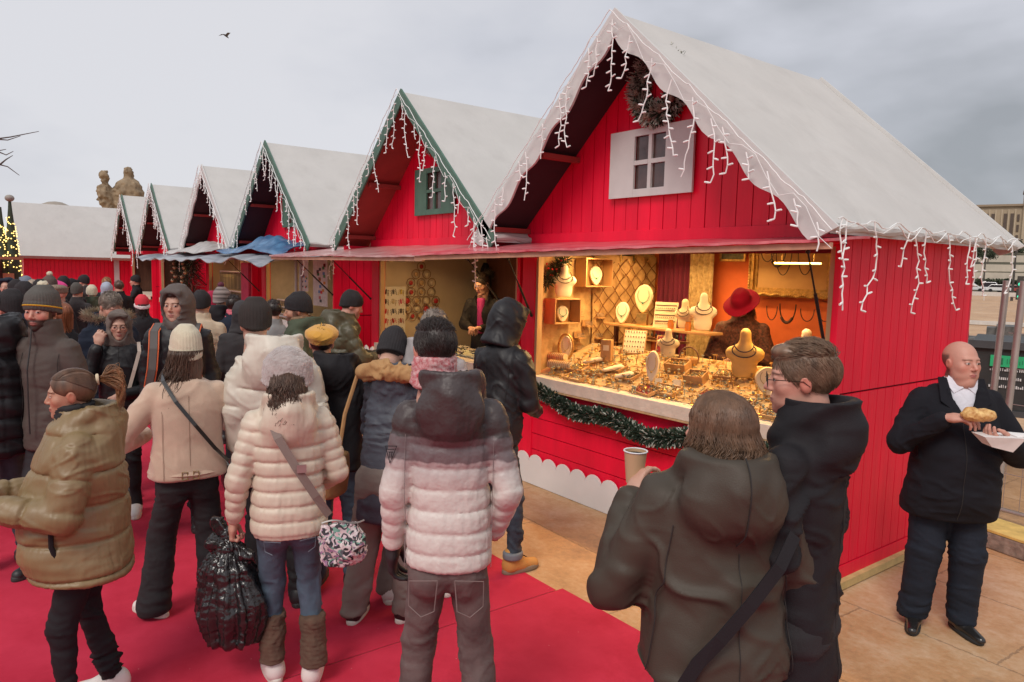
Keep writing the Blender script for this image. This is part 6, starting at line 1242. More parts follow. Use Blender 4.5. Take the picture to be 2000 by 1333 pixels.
SWH = mat('shoe_white', (.66,.60,.57), .55, var=.06); SOW = mat('sole_white', (.62,.58,.52), .6); SBK = mat('shoe_black', (.015,.014,.014), .3, coat=.3); SOB = mat('sole_black', (.02,.02,.02), .7); TAN = mat('nubuck_tan', (.52,.24,.06), .8, var=.12, bump=.3, bscale=120); SOT = mat('sole_tan', (.22,.16,.11), .8)
def zramp_mat(name, stops, rough=.5):
    m = bpy.data.materials.new(name); m.use_nodes = True; t = m.node_tree; b = t.nodes['Principled BSDF']; b.inputs['Roughness'].default_value = rough
    tc = t.nodes.new('ShaderNodeTexCoord'); sp = t.nodes.new('ShaderNodeSeparateXYZ'); t.links.new(tc.outputs['Object'], sp.inputs[0]); nz = N(t, 'ShaderNodeTexNoise', Scale=16.0, Detail=3.0); t.links.new(tc.outputs['Object'], nz.inputs['Vector'])
    z = mth(t, 'MULTIPLY_ADD', nz.outputs['Fac'], .02, mth(t, 'DIVIDE', sp.outputs[2], 2.0)); rp = t.nodes.new('ShaderNodeValToRGB'); cr = rp.color_ramp
    while len(cr.elements) < len(stops): cr.elements.new(.5)
    for e, (p, c) in zip(cr.elements, stops): e.position = p/2.0; e.color = (*c, 1)
    t.links.new(z, rp.inputs[0]); t.links.new(rp.outputs[0], b.inputs['Base Color']); bb = N(t, 'ShaderNodeBump', Strength=.5, Distance=.02); t.links.new(nz.outputs['Fac'], bb.inputs['Height']); t.links.new(bb.outputs[0], b.inputs['Normal']); return m
G_ = 'visitors strolling the Christmas market'
def hold(label, cat, name, inf=None, loc=None, group=None, rz=0.0):
    return empty(name, loc, rz, label, cat, group)
LEFT_CLOSE = {'L': ((-.24,.0,1.14),(-.22,.12,.92))}

# 1 olive puffer woman, left foreground
P1 = person('woman in shiny olive puffer coat with brown ponytail, eating', 136, 722, 1.57, 84, dict(mat=OLV, zb=.74, puff=(.165,.013,.05), aq=.9, hood='down', hsz=1.18, ar=1.50, flare=.03, belly=.05, gr=1.20, wr=.013, wsc=8, wz=1.2), dict(mat=BLK, fit='slim', g=1.12, feet=((-.13,.10,8),(.13,-.08,-10)), rum=1.6), 'tan', 1,
    dict(style='pony', mat=hmat('hair_auburn', (.095,.050,.030)), n=1500, length=.13, strand_r=.0018, side=9), head=(4, -4), arms={'L': ((-.29,.05,1.08),(-.14,.36,1.13)), 'R': ((.28,.05,1.08),(.10,.38,1.14))}, hands={'L': dict(curl=.55, dir=(.25,1,.35), palm=(.9,-.2,.2), thumb=.6), 'R': dict(curl=.55, dir=(-.25,1,.35), palm=(-.9,-.2,.2), thumb=.6)}, vox=.0095, girth=1.10, shoes=('sneaker', SWH, SOW), seed=1, scarf=mat('snood_black', (.012,.012,.014), .8), lip=(.40,.12,.10))
f = P1['loc']((-.02,.47,1.20)); t = empty('food_tray', f, 0, 'white paper cone with fried food held by the woman in olive', 'food'); m = MB(); m.lathe([(.03,-.06),(.055,.06),(.050,.06),(.026,-.055)], (0,0,0), 12); m.build('paper_cone', mat('paper_white', (.72,.68,.66), .8), t, True); m = MB()
for i in range(14): m.ball((rnd.uniform(-.035,.035), rnd.uniform(-.035,.035), .06+rnd.uniform(0,.03)), .014, 6)
m.build('fried_pieces', mat('fried', (.45,.18,.04), .5, var=.5, vscale=40), t, True); m = MB(); m.hexa([(-.01,-.07,-.10),(.06,-.09,-.10),(.06,-.085,-.10),(-.01,-.065,-.10),(.0,-.07,.05),(.09,-.07,.03),(.09,-.065,.03),(.0,-.065,.05)]); m.build('napkin', mat('paper_white', (.72,.68,.66), .8), t)
V, Q = make_hair('tail', np.random.RandomState(4), n=900, length=.14, strand_r=.0020); np_mesh('ponytail', P1['hs'](V), Q, hmat('hair_honey', (.21,.10,.045)), P1['root'])
m = MB(); s1 = P1['s']; m.tube([tuple(P1['hs'](np.array([[.022*math.sin(a), -.122+.0*a, .058+.022*math.cos(a)]]))[0]) for a in np.linspace(0, 6.28, 13)], .007, 6); m.build('hair_tie', mat('tie_cream', (.66,.55,.38), .7), P1['root'], True)
pk = MB(); pk.tube([Vector((-.235,.075,.86))*s1, Vector((-.243,.10,.95))*s1, Vector((-.235,.10,1.03))*s1], .010, 6); pk.build('pocket_zip', BLK, P1['root'], True)

# 2 cream hat woman, back
P2 = person('woman seen from behind in cream knit beanie, beige shearling jacket and wide black jeans', 362, 652, 1.645, 4, dict(mat=SHR, zb=.885, hood=None, ar=1.25, gr=1.08, wr=.012, wsc=7, wz=1.0, ch=.09, flare=.02), dict(mat=JK, fit='wide', g=1.04, feet=((-.20,.10,40),(.14,-.06,-8)), hem=.03, rum=.6), 'fair', 1,
    dict(style='long', mat=H_BR, n=520, length=.34, vol=1.06, strand_r=.0022, side=-.10), ('beanie_slouch', KNT), head=(8, -2), arms={'L': ((-.43,.0,1.10),(-.22,.24,1.10)), 'R': ((.43,.02,1.11),(.24,.26,1.14))}, vox=.010, girth=1.06, shoes=('sneaker', SWH, SOW), seed=2)
s2 = P2['s']; bt = MB(); 
for zz_, hh in ((.985, .028),): 
    pts = [(.186*1.08*math.cos(a), .147*1.08*math.sin(a)-.004, zz_-.06) for a in np.linspace(0, 6.283, 33)]; bt.tube([Vector(p)*s2 for p in pts], .020, 6)
bt.build('waistband', SHR, P2['root'], True); bk_ = MB()
for x in (-.03,.03): bk_.tube([Vector((x+a,-.178,.925+b))*s2 for a, b in ((-.014,-.022),(.014,-.022),(.014,.022),(-.014,.022),(-.014,-.022))], .0035, 5)
bk_.build('buckle', mat('buckle_brass', (.45,.35,.18), .35, metal=.8), P2['root'])
t = empty('shoulder_bag', P2['loc']((0,0,0)), P2['M'].to_euler().z, 'thin black cross-body strap and small bag over the beige shearling back', 'bag'); st = ribbon([Vector(p)*s2 for p in ((-.12,.02,1.50),(-.13,-.09,1.47),(-.07,-.165,1.36),(.03,-.190,1.22),(.13,-.185,1.08),(.215,-.10,.97),(.235,.0,.92))], .020, [Vector(p) for p in ((0,.0,1),(-.2,-.6,.7),(0,-1,.2),(0,-1,.1),(.1,-1,0),(.8,-.6,0),(1,0,0))], .004); st.build('strap', SBK, t); m = MB(); m.box(Vector((.20,-.03,.76))*s2, Vector((.26,.17,.92))*s2); m.build('pouch', SBK, t, bevel=.012)

# 3 grey fluffy hat woman
P3 = person('woman from behind in fluffy grey hat, cream quilted jacket and brown legwarmers', 562, 685, 1.635, 2, dict(mat=CRM, zb=.80, puff=(.075,.010,.01), aq=.75, hood='down', hsz=1.12, hdz=-.035, ar=1.02, gr=1.0, flare=.008, wr=.005, wsc=10, wz=1.0), dict(mat=JB, fit='slim', g=1.07, feet=((-.085,.05,12),(.115,-.04,-14)), hem=.10, rum=.7), 'fair', 1,
    dict(style='long', mat=H_BR, n=1500, length=.21, vol=1.22, strand_r=.0019, wave=1.1, out=.085), ('fur', FURG), head=(-4, -2), lean=2, arms={'L': ((-.275,-.02,1.10),(-.29,.04,.85)), 'R': ((.275,.0,1.10),(.20,.20,.98))}, hands={'L': dict(curl=1.1, palm=(1,0,0), thumb=.8)}, vox=.010, girth=1.04, shoes=('sneaker', SWH, SOW), seed=3)
s3 = P3['s']
for sx, (fx, fy) in ((-1, (-.085,.05)), (1, (.115,-.04))):
    V, Q = surf([Loft([(.11,fx,fy-.045,.070,.076),(.20,fx*1.0,fy-.03,.066,.072),(.30,fx,fy-.01,.070,.076),(.36,fx*.98,fy,.072,.078)], 0, 2, (.022,.006,0), '+', .01)], .008, 1); V = wrinkle(V, Q, .008, 20, 3+sx, True, (1,1,1.5)); np_mesh('legwarmer', V*s3, Q, mat('knit_brown', (.105,.060,.040), .95, var=.2, bump=.8, bscale=120, stretch=(3,3,1)), P3['root'])
for sx in (-1, 1):
    pm = MB(); y = -.155; pts = [(sx*.045,y,.80),(sx*.125,y+.035,.80),(sx*.120,y+.033,.75),(sx*.085,y+.0,.74)]; pm.tube([Vector(p)*s3 for p in pts], .0022, 4); pm.build('pocket_seam', mat('stitch_denim', (.12,.14,.17), .8), P3['root'])
# plastic carrier in her left hand
hd = P3['loc']((-.29,.06,.78)); V, Q = surf([Ell((0,0,-.36),(.165,.11,.17),0), Loft([(-.52,0,0,.14,.09),(-.35,0,0,.165,.10),(-.15,0,0,.09,.06)],.04,2.4), Ell((-.03,.02,-.22),(.12,.08,.15),.06), Cap((0,0,-.14),(0,0,.0),.06,.022,.06), Cap((.02,0,-.04),(.10,.02,-.09),.014,.03,.03), Cap((-.01,0,-.03),(-.10,.0,-.05),.012,.03,.03), Cap((0,0,-.02),(-.08,.03,.05),.012,.028,.03)], .008, 1)
V = vfold(V, Q, .028, 3.2, 2.2, 5); V = vfold(V, Q, .012, 7.5, 4, 2); V = wrinkle(V, Q, .006, 22, 2, True); o = np_mesh('carrier_bag', V, Q, mat('plastic_black', (.016,.0145,.015), .22, var=.2, vscale=50, bump2=.5, b2scale=22, spec=.7)); o.location = hd; o.rotation_euler = (0,0,.6); tag(o, 'crumpled shiny black plastic carrier bag hanging from the hand of the fluffy hat woman', 'bag')
t = empty('shoulder_bag', P3['loc']((0,0,0)), P3['M'].to_euler().z, 'floral patterned shoulder bag on a grey strap against the cream quilted jacket', 'bag'); st = ribbon([Vector(p)*s3 for p in ((-.10,.02,1.50),(-.10,-.10,1.44),(-.055,-.172,1.33),(.03,-.192,1.18),(.12,-.185,1.03),(.185,-.155,.92))], .038, [Vector(p) for p in ((0,.0,1),(-.2,-.7,.6),(0,-1,.25),(0,-1,.1),(.2,-1,0),(.5,-1,0))], .005); st.build('strap', mat('strap_grey', (.21,.16,.14), .8, bump=.4, bscale=300), t)
def floral():
    m = bpy.data.materials.new('floral_print'); m.use_nodes = True; q = m.node_tree; b = q.nodes['Principled BSDF']; tc = q.nodes.new('ShaderNodeTexCoord'); nz = N(q, 'ShaderNodeTexNoise', Scale=20.0, Detail=1.0); vo = N(q, 'ShaderNodeTexVoronoi', Scale=38.0); mx_ = N(q, 'ShaderNodeMix', data_type='RGBA'); mx_.inputs[0].default_value = .22
    q.links.new(tc.outputs['Object'], nz.inputs['Vector']); q.links.new(tc.outputs['Object'], mx_.inputs[6]); q.links.new(nz.outputs['Color'], mx_.inputs[7]); q.links.new(mx_.outputs[2], vo.inputs['Vector']); sp = N(q, 'ShaderNodeSeparateColor'); q.links.new(vo.outputs['Color'], sp.inputs[0]); rp = q.nodes.new('ShaderNodeValToRGB'); rp.color_ramp.interpolation = 'CONSTANT'
    cs = [(0,(.03,.028,.035)),(.30,(.55,.42,.45)),(.48,(.10,.11,.13)),(.60,(.68,.62,.62)),(.76,(.16,.33,.27)),(.86,(.33,.20,.33)),(.93,(.62,.55,.56))]; e = rp.color_ramp.elements
    while len(e) < len(cs): e.new(.5)
    for k_, (p_, c_) in zip(e, cs): k_.position = p_; k_.color = (*c_, 1)
    q.links.new(sp.outputs[0], rp.inputs[0]); q.links.new(rp.outputs[0], b.inputs['Base Color']); b.inputs['Roughness'].default_value = .7; return m
V, Q = surf([Loft([(.66,.25,-.155,.085,.045),(.70,.25,-.155,.118,.060),(.80,.245,-.155,.120,.058),(.885,.24,-.155,.095,.035)],0,2.6), Ell((.265,-.205,.765),(.075,.028,.062),.015)], .008, 1); V = wrinkle(V, Q, .014, 13, 6); np_mesh('pouch', V*s3, Q, floral(), t); m = MB(); m.tube([Vector((.15+.21*k_/12, -.165-.012*math.sin(k_*.26), .885+.012*math.sin(k_*.5)))*s3 for k_ in range(13)], .005, 5); m.box(Vector((.03,-.205,1.16))*s3, Vector((.075,-.200,1.20))*s3); m.build('zip_and_buckle', mat('buckle_steel', (.4,.38,.36), .4, metal=.8), t)

# 4 man in the white and grey puffer
WJ = zramp_mat('nylon_white_grey', [(.0,(.60,.55,.50)),(1.24,(.60,.56,.52)),(1.345,(.40,.34,.335)),(1.350,(.15,.115,.12)),(1.430,(.13,.10,.105)),(1.436,(.050,.038,.038))], .5)
WJ2 = WJ
P4 = person('man from behind in white padded jacket with dark grey shoulders and patterned red scarf', 850, 620, 1.86, -4, dict(mat=WJ, zb=.835, puff=(.078,.0065,.035), aq=.85, hood='down', hsz=1.0, hdz=-.010, ar=.90, gr=.94, wr=.006, wsc=9, wz=1.0), dict(mat=JG, fit='straight', g=.89, feet=((-.14,.05,8),(.14,-.02,-10)), rum=.8), 'fair', 0,
    dict(style='short', mat=H_DK, n=2600, length=.028, strand_r=.0011), head=(18, -2), headoff=(-.065, 0), arms={'L': ((-.222,-.04,1.12),(-.225,.05,.87)), 'R': ((.240,-.04,1.12),(.180,.10,.90))}, hands={'L': dict(curl=.45, palm=(1,0,0), glove=True, sc=1.08)}, headsc=.94, vox=.0095, girth=.93, scarf_up=.028, scarf=mat('scarf_print', (.42,.02,.04), .8, var=.1, vscale=75, col2=(.62,.46,.45), bump=.3), seed=4)
s4 = P4['s']
lg = empty('emblem', (0,0,0)); lg.parent = P4['root']; m = MB(); V_ = P4['cV']; k_ = (np.abs(V_[:, 2]-1.255*s4) < .015)&(np.abs(V_[:, 0]+.205*s4) < .014); c_ = np.array((-.205*s4, (V_[k_, 1].min() if k_.any() else -.07*s4)-.003, 1.255*s4))
for (a, b) in (((-.020,.030),(.024,.034)),((.024,.034),(-.002,-.034)),((-.002,-.034),(-.020,.030)),((-.012,.018),(.014,.021)),((-.008,.008),(.010,.010)),((-.003,.008),(-.003,-.014)),((.006,.010),(.002,-.012))): m.tube([Vector((c_[0]+a[0]*1.0, c_[1]-a[0]*.35, c_[2]+a[1])), Vector((c_[0]+b[0], c_[1]-b[0]*.35, c_[2]+b[1]))], .0018, 4)
m.build('emblem_lines', BLK, lg)
for sx in (-1, 1):
    pm = MB(); y = -.150; pts = [(sx*.030,y,.83),(sx*.130,y+.02,.82),(sx*.130,y+.018,.73),(sx*.085,y-.004,.70),(sx*.040,y-.002,.72),(sx*.030,y,.83)]; pm.tube([Vector(p)*s4 for p in pts], .0022, 4); pm.build('pocket_seam', mat('stitch_grey', (.19,.145,.135), .8), P4['root'])

# 5 hooded man in black with tan boots
P5 = person('tall man in black hooded jacket, dark jeans and tan walking boots at the jewellery stall', 1003, 590, 1.835, -42, dict(mat=BLKS, zb=.84, hood='up', hsz=1.06, ar=1.12, gr=1.0, wr=.016, wsc=8), dict(mat=JD, fit='slim', g=1.0, feet=((-.10,-.05,18),(.10,.12,-14)), hem=.10, rum=1.6), 'fair', 0, None, None, head=(-12, -16), lean=6, arms={'L': ((-.23,.06,1.12),(-.10,.27,1.05)), 'R': ((.23,.08,1.12),(.12,.28,1.02))}, vox=.0105, shoes=('boot', TAN, SOT), seed=5, group='shoppers leaning at the stall counters')
for ft in ((-.10,-.05),(.10,.12)): 
    V, Q = surf([Loft([(.105,ft[0],ft[1]-.045,.062,.068),(.150,ft[0],ft[1]-.042,.063,.069)], 0, 2, None, '+', .008)], .007, 1); np_mesh('jeans_cuff', V*P5['s'], Q, mat('denim_pale', (.16,.17,.19), .8), P5['root'])
m = MB(); s5 = P5['s']
for i in range(5): m.tube([Vector((.10-.022,.12+.02+i*.018,.115-i*.012))*s5, Vector((.10+.022,.12+.03+i*.018,.113-i*.012))*s5], .003, 4)
m.build('laces', BLK, P5['root'])

# 6 couple, right foreground
P6 = person('woman with loose brown hair in bulky olive-grey hooded jacket, holding a paper cup', 1410, 775, 1.665, 22, dict(mat=KHK, zb=.815, hood='down', hsz=1.42, ar=1.75, cuff=1.1, gr=1.18, flare=.02, wr=.026, wsc=6, wz=.9), dict(mat=JB, fit='straight', g=1.1), 'fair', 1,
    dict(style='bob', mat=hmat('hair_chestnut', (.105,.058,.034), .25), n=5200, length=.19, vol=1.14, strand_r=.0019, wave=1.5), head=(44, 2), arms={'L': ((-.36,.06,1.06),(-.225,.27,1.33)), 'R': ((.34,.02,1.08),(.22,.24,1.02))}, hands={'L': dict(curl=.62, dir=(.45,.5,.75), palm=(.75,.2,-.5), thumb=.9)}, vox=.0095, girth=1.16, seed=6, group='couple watching the jewellery stall')
f = P6['loc']((-.185,.335,1.41)); t = empty('paper_cup', f, 0, 'brown paper cup with white rim held by the woman in the olive-grey jacket', 'cup'); m = MB(); m.lathe([(.001,-.06),(.030,-.06),(.041,.055),(.038,.055),(.028,-.05),(.001,-.05)], (0,0,0), 22); m.build('cup_wall', mat('cup_kraft', (.50,.33,.19), .7, var=.05), t, True); m = MB(); m.tube([(.0415*math.cos(a), .0415*math.sin(a), .056) for a in np.linspace(0, 6.283, 25)], .0028, 6); m.lathe([(.001,.044),(.038,.044)], (0,0,0), 20); m.build('rim', mat('cup_rim', (.66,.68,.72), .5), t, True)
s6 = P6['s']; t = empty('shoulder_bag', P6['loc']((0,0,0)), P6['M'].to_euler().z, 'wide black strap crossing the back of the olive-grey jacket', 'bag'); st = ribbon([Vector(p)*s6 for p in ((.19,-.17,1.33),(.12,-.225,1.25),(.03,-.240,1.14),(-.06,-.240,1.03),(-.12,-.225,.95),(-.155,-.205,.86))], .040, [Vector(p) for p in ((.2,-1,.4),(.1,-1,.2),(0,-1,.1),(-.1,-1,0),(-.3,-1,0),(-.8,-.6,0))], .006); st.build('strap', BLK, t); m = MB(); m.box(Vector((-.19,-.225,.62))*s6, Vector((-.06,-.185,.80))*s6); m.build('pouch', BLK, t, bevel=.02)
seam(P6, 0, z0=1.30, z1=1.60, r=.0022); seam(P6, -.24, z0=.85, z1=1.36, slope=.06, r=.002); seam(P6, .24, z0=.85, z1=1.36, slope=-.06, r=.002); seam(P6, .02, z0=.83, z1=1.28)
P7 = person('man with side-parted light brown hair and glasses in long black coat, mouth slightly open', 1574, 667, 1.84, 68, dict(mat=BLK, zb=.60, hood='down', hsz=.92, ar=1.02, gr=.90, wr=.020, wsc=6, belly=.01, ch=.12), dict(mat=JK, fit='straight'), 'pink', 0,
    dict(style='quiff', mat=H_LB, n=2200, length=.052, vol=.93, strand_r=.0013), head=(27, -2), headsc=.97, arms={'L': ((-.24,-.03,1.12),(-.235,.10,.86)), 'R': ((.24,-.02,1.12),(.22,.08,.88))}, hands={'L': dict(curl=.5, palm=(1,0,0))}, vox=.0095, seed=7, browcol=(.10,.06,.04), lip=(.46,.17,.15), group='couple watching the jewellery stall', gaze=-.003)
glasses(P7, (.03,.025,.02), .021)

# 7 bald man
P8 = person('bald heavy man in black wool coat and white shirt, biting a bun beside the chalet', 1878, 668, 1.705, -158, dict(mat=WOOL, zb=.71, hood=None, ar=1.34, gr=1.14, belly=.06, wr=.013, wsc=7, open=True, ch=.05, flare=.02), dict(mat=NVT, fit='baggy', g=1.15, feet=((-.13,.03,14),(.13,.0,-22)), hem=.06, rum=1.3), 'pink', 2, None, None, head=(19, 2), arms={'R': ((.35,.07,1.14),(.15,.27,1.33)), 'L': ((-.36,.08,1.11),(-.13,.31,1.24))},
    hands={'R': dict(curl=.55, dir=(-.85,.45,.12), palm=(-.3,-.1,-.9), thumb=.8, sc=1.08), 'L': dict(curl=.6, dir=(.75,.5,.1), palm=(.1,-.1,1), thumb=.3, sc=1.08)}, vox=.0095, girth=1.16, shoes=('dress', SBK, SOB), headsc=1.05, seed=8, fringe=(.10,.065,.05), group='lone man eating by the fence', browcol=(.16,.09,.06))
s8 = P8['s']; V, Q = surf([Loft([(1.28,0,.075,.085,.07),(1.42,0,.045,.085,.085),(1.50,0,.005,.078,.085),(1.525,0,.005,.074,.080)], 0, 2.1, None, '+', .01), Ell((0,.005,1.56),(.066,.072,.06),.005,'-')], .007, 1); np_mesh('shirt', V*s8, Q, mat('shirt_white', (.66,.66,.72), .7, bump2=.4, b2scale=14), P8['root'])
for sx in (-1, 1):
    m = MB(); m.hexa([Vector(p)*s8 for p in ((sx*.012,.108,1.475),(sx*.055,.098,1.44),(sx*.085,.06,1.50),(sx*.070,.05,1.535),(sx*.012,.114,1.480),(sx*.056,.104,1.444),(sx*.089,.064,1.503),(sx*.073,.055,1.540))]); m.build('shirt_collar', mat('shirt_white', (.66,.66,.72), .7, bump2=.4, b2scale=14), P8['root'])
    m = MB(); m.hexa([Vector(p)*s8 for p in ((sx*.045,.118,1.33),(sx*.125,.112,1.40),(sx*.115,.03,1.50),(sx*.078,.05,1.50),(sx*.048,.160,1.33),(sx*.135,.135,1.40),(sx*.125,.035,1.53),(sx*.082,.062,1.53))]); m.build('lapel', WOOL, P8['root'], True, .006)
m = MB()
for z in (1.20, 1.08, .96, .83): m.lathe([(.001,0),(.013,0),(.013,.005),(.001,.006)], Vector((.045,.232 if z < 1.15 else .20,z))*s8, 10, Matrix.Rotation(R_(-90), 3, 'X'))
m.lathe([(.001,0),(.013,0),(.013,.005),(.001,.006)], Vector((.15,.165,1.30))*s8, 10, Matrix.Rotation(R_(-90), 3, 'X')); m.build('buttons', mat('button', (.10,.10,.10), .2, metal=.5), P8['root'], True)
f = P8['loc']((.025,.345,1.365)); t = empty('bun', f, P8['M'].to_euler().z, 'golden cheese-topped bun in the hand of the bald man', 'food'); V, Q = surf([Ell((0,0,0),(.085,.045,.032),0), Ell((.03,0,.012),(.04,.035,.028),.02), Ell((-.04,0,.01),(.04,.035,.025),.02)], .005, 1); V = wrinkle(V, Q, .012, 40, 3, False, (1,1,1)); np_mesh('bread', V, Q, mat('bun_crust', (.62,.25,.05), .5, var=.35, vscale=38, col2=(.80,.55,.22), bump=.6, bscale=90), t)
f = P8['loc']((-.075,.37,1.27)); t = empty('paper_tray', f, P8['M'].to_euler().z+.1, 'open white paper box with napkin under the bun', 'paper box'); m = MB(); m.hexa([(-.055,-.05,-.085),(.06,-.04,-.055),(.06,.05,-.055),(-.05,.045,-.08),(-.095,-.065,.0),(.11,-.06,.0),(.11,.07,.0),(-.095,.07,.0)]); m.build('box', mat('paper_white', (.72,.68,.66), .8), t); m = MB(); m.hexa([(-.16,-.03,.001),(-.06,-.07,.001),(-.06,.05,.001),(-.15,.03,.001),(-.165,-.03,.008),(-.06,-.075,.005),(-.06,.05,.005),(-.15,.03,.010)]); m.build('napkin', mat('napkin', (.80,.78,.76), .8), t)

# left edge group
person('man in black puffer coat and blue jeans cut by the left edge', -42, 556, 1.87, 35, dict(mat=BLKS, zb=.74, puff=(.12,.014), hood='down', hsz=1.3, ar=1.45, gr=1.30, belly=.04, wr=.018, wsc=7), dict(mat=JD, g=1.05, feet=((-.12,.1,10),(.12,-.05,-20))), 'fair', 0, None, ('beanie', KBLK), lean=6, vox=.012, girth=1.15, seed=9)
P10 = person('bearded man in grey beanie with yellow stripe and brown-grey softshell jacket', 80, 568, 1.845, 138, dict(mat=BRNG, zb=.78, hood=None, ar=1.0, gr=.95, wr=.009, ch=.10), None, 'pink', 0, None, ('beanie_cuff', KGRY), head=(8, -4), girth=.9, vox=.0105, beard=1.0, seed=10, gaze=-.004, lip=(.36,.13,.11))
V, Q = surf([Loft([(.012,0,-.014,.0945,.1165),(.022,0,-.014,.0945,.1165)], 0, 2.05, None, '+', .002)], .004, 0); V[:, 2] += .26*(V[:, 1]+.01)*.88+.006; np_mesh('hat_stripe', P10['hs'](V), Q, mat('stripe_yellow', (.60,.33,.02), .9), P10['root'])
V, Q = surf([Ell((0,-.03,.155),(.030,.030,.024), 0)], .006, 1); np_mesh('bobble', P10['hs'](wrinkle(V, Q, .012, 60, 1, False, (1,1,1))), Q, KNT, P10['root'])
z10 = MB(); s_ = P10['s']; z10.tube([Vector((0,.150,.9))*s_, Vector((0,.152,1.1))*s_, Vector((0,.15,1.28))*s_, Vector((0,.12,1.42))*s_, Vector((0,.104,1.54))*s_], .005, 5); z10.build('zip', mat('zip_dark', (.03,.03,.03), .4), P10['root'])
person('person in black beanie seen from behind at the left edge, beside the bearded man', 20, 573, 1.775, 30, dict(mat=BLK, zb=.8, hood=None, ar=1.1), None, 'fair', 0, dict(style='buzz', mat=H_DK), ('beanie', KBLK), vox=.013, seed=11)
P12 = person('woman in round glasses and black hooded coat raising her hand to her ear', 232, 609, 1.64, 172, dict(mat=BLKS, zb=.70, hood='up', hsz=.98, hoodmat=mat('hood_taupe', (.13,.10,.085), .8, var=.3, vscale=20, bump=.4), ar=1.15, gr=1.05, wr=.010), dict(mat=BLK, fit='slim', feet=((-.10,.12,4),(.10,-.08,-4))), 'fair', 1, dict(style='long', mat=H_GI, n=160, length=.06, vol=.93), None, head=(6, -6), arms={'R': ((.28,.12,1.14),(.155,.11,1.47)), 'L': ((-.26,.10,1.08),(-.02,.28,1.06))},
    hands={'R': dict(curl=.8, dir=(-.25,-.05,1), palm=(-.2,-1,0), thumb=.5), 'L': dict(curl=.3, dir=(.3,.3,-.6), palm=(.2,-.8,0))}, vox=.0105, shoes=('sneaker', SWH, SOW), seed=12, lip=(.50,.17,.15)); glasses(P12, (.12,.09,.07), .023)
t = empty('shoulder_bag', P12['loc']((0,0,0)), P12['M'].to_euler().z, 'pale strap running down the front of the glasses woman', 'bag'); ribbon([Vector(p)*P12['s'] for p in ((-.14,.02,1.47),(-.155,.105,1.40),(-.12,.155,1.25),(-.08,.165,1.10))], .026, [Vector((0,.2,1)),Vector((-.2,.9,.4)),Vector((0,1,0)),Vector((0,1,0))], .005).build('strap', mat('strap_pale', (.50,.40,.34), .7), t)
P13 = person('curly grey-haired man looking down in dark blue coat with furry hood edge', 222, 572, 1.775, -158, dict(mat=NAVY, zb=.72, hood='down', hsz=1.1, ar=1.3, gr=1.15, wr=.012, puff=(.13,.01)), None, 'pink', 0, dict(style='short', mat=H_GR, n=700, length=.045, strand_r=.0026), None, head=(10, -26), vox=.013, seed=13)
fm = MB(); rgf = random.Random(5)
for i in range(1500):
    a = rgf.uniform(-2.75, 2.75); c = Vector((.165*math.sin(a), -.03-.125*math.cos(a), 1.535+.03*math.cos(a))); d = Vector((rgf.gauss(0,1), rgf.gauss(0,1), rgf.gauss(0,1)+.4)).normalized(); p = c+d*.02; q = p+d*.045*rgf.uniform(.6,1.2); s_ = d.orthogonal().normalized()*.004; fm.add([(p-s_)*P13['s'], (p+s_)*P13['s'], q*P13['s']], [(0,1,2)])
fm.build('fur_trim', mat('fur_cream', (.50,.42,.31), .9, var=.3), P13['root'])
P14 = person('young man in grey hood wearing a backpack with orange-edged straps', 345, 563, 1.85, 168, dict(mat=BLKS, zb=.78, hood='up', hsz=1.10, hoodmat=mat('hood_brown', (.095,.075,.068), .75, bump2=.4, b2scale=12), ar=1.2, gr=1.08, wr=.010), None, 'fair', 0, None, None, head=(-16, -3), vox=.0105, seed=14, gaze=-.004, lip=(.48,.18,.16))
V, Q = surf([Ell((0,.045,.085),(.060,.045,.028), 0)], .005, 1); np_mesh('hair', P14['hs'](wrinkle(V, Q, .006, 45, 2)), Q, H_DK, P14['root'])
t = empty('backpack', P14['loc']((0,0,0)), P14['M'].to_euler().z, 'dark backpack whose grey straps have orange edges, worn by the hooded young man', 'backpack'); sb_ = P14['s']
for sx in (-1, 1):
    P_ = [(sx*.115,-.10,1.44),(sx*.125,.0,1.475),(sx*.130,.105,1.43),(sx*.125,.150,1.32),(sx*.135,.160,1.18),(sx*.165,.13,1.05)]; nn_ = [Vector(p) for p in ((0,-.3,1),(0,0,1),(0,.8,.6),(0,1,.2),(0,1,0),(sx*.3,1,0))]; ribbon([Vector(p)*sb_ for p in P_], .050, nn_, .012).build('strap', mat('strap_grey2', (.11,.10,.095), .8), t)
    for e_ in (-1, 1): m = MB(); m.tube([(Vector(p)+Vector((e_*.030,.004,.004)))*sb_ for p in P_], .0048, 5); m.build('strap_edge', mat('edge_orange', (.75,.16,.06), .6), t, True)
V, Q = surf([Loft([(.95,0,-.24,.14,.09),(1.25,0,-.25,.15,.10),(1.45,0,-.22,.10,.06)], 0, 2.6)], .015, 1); np_mesh('pack_body', V*sb_, Q, CHAR, t)

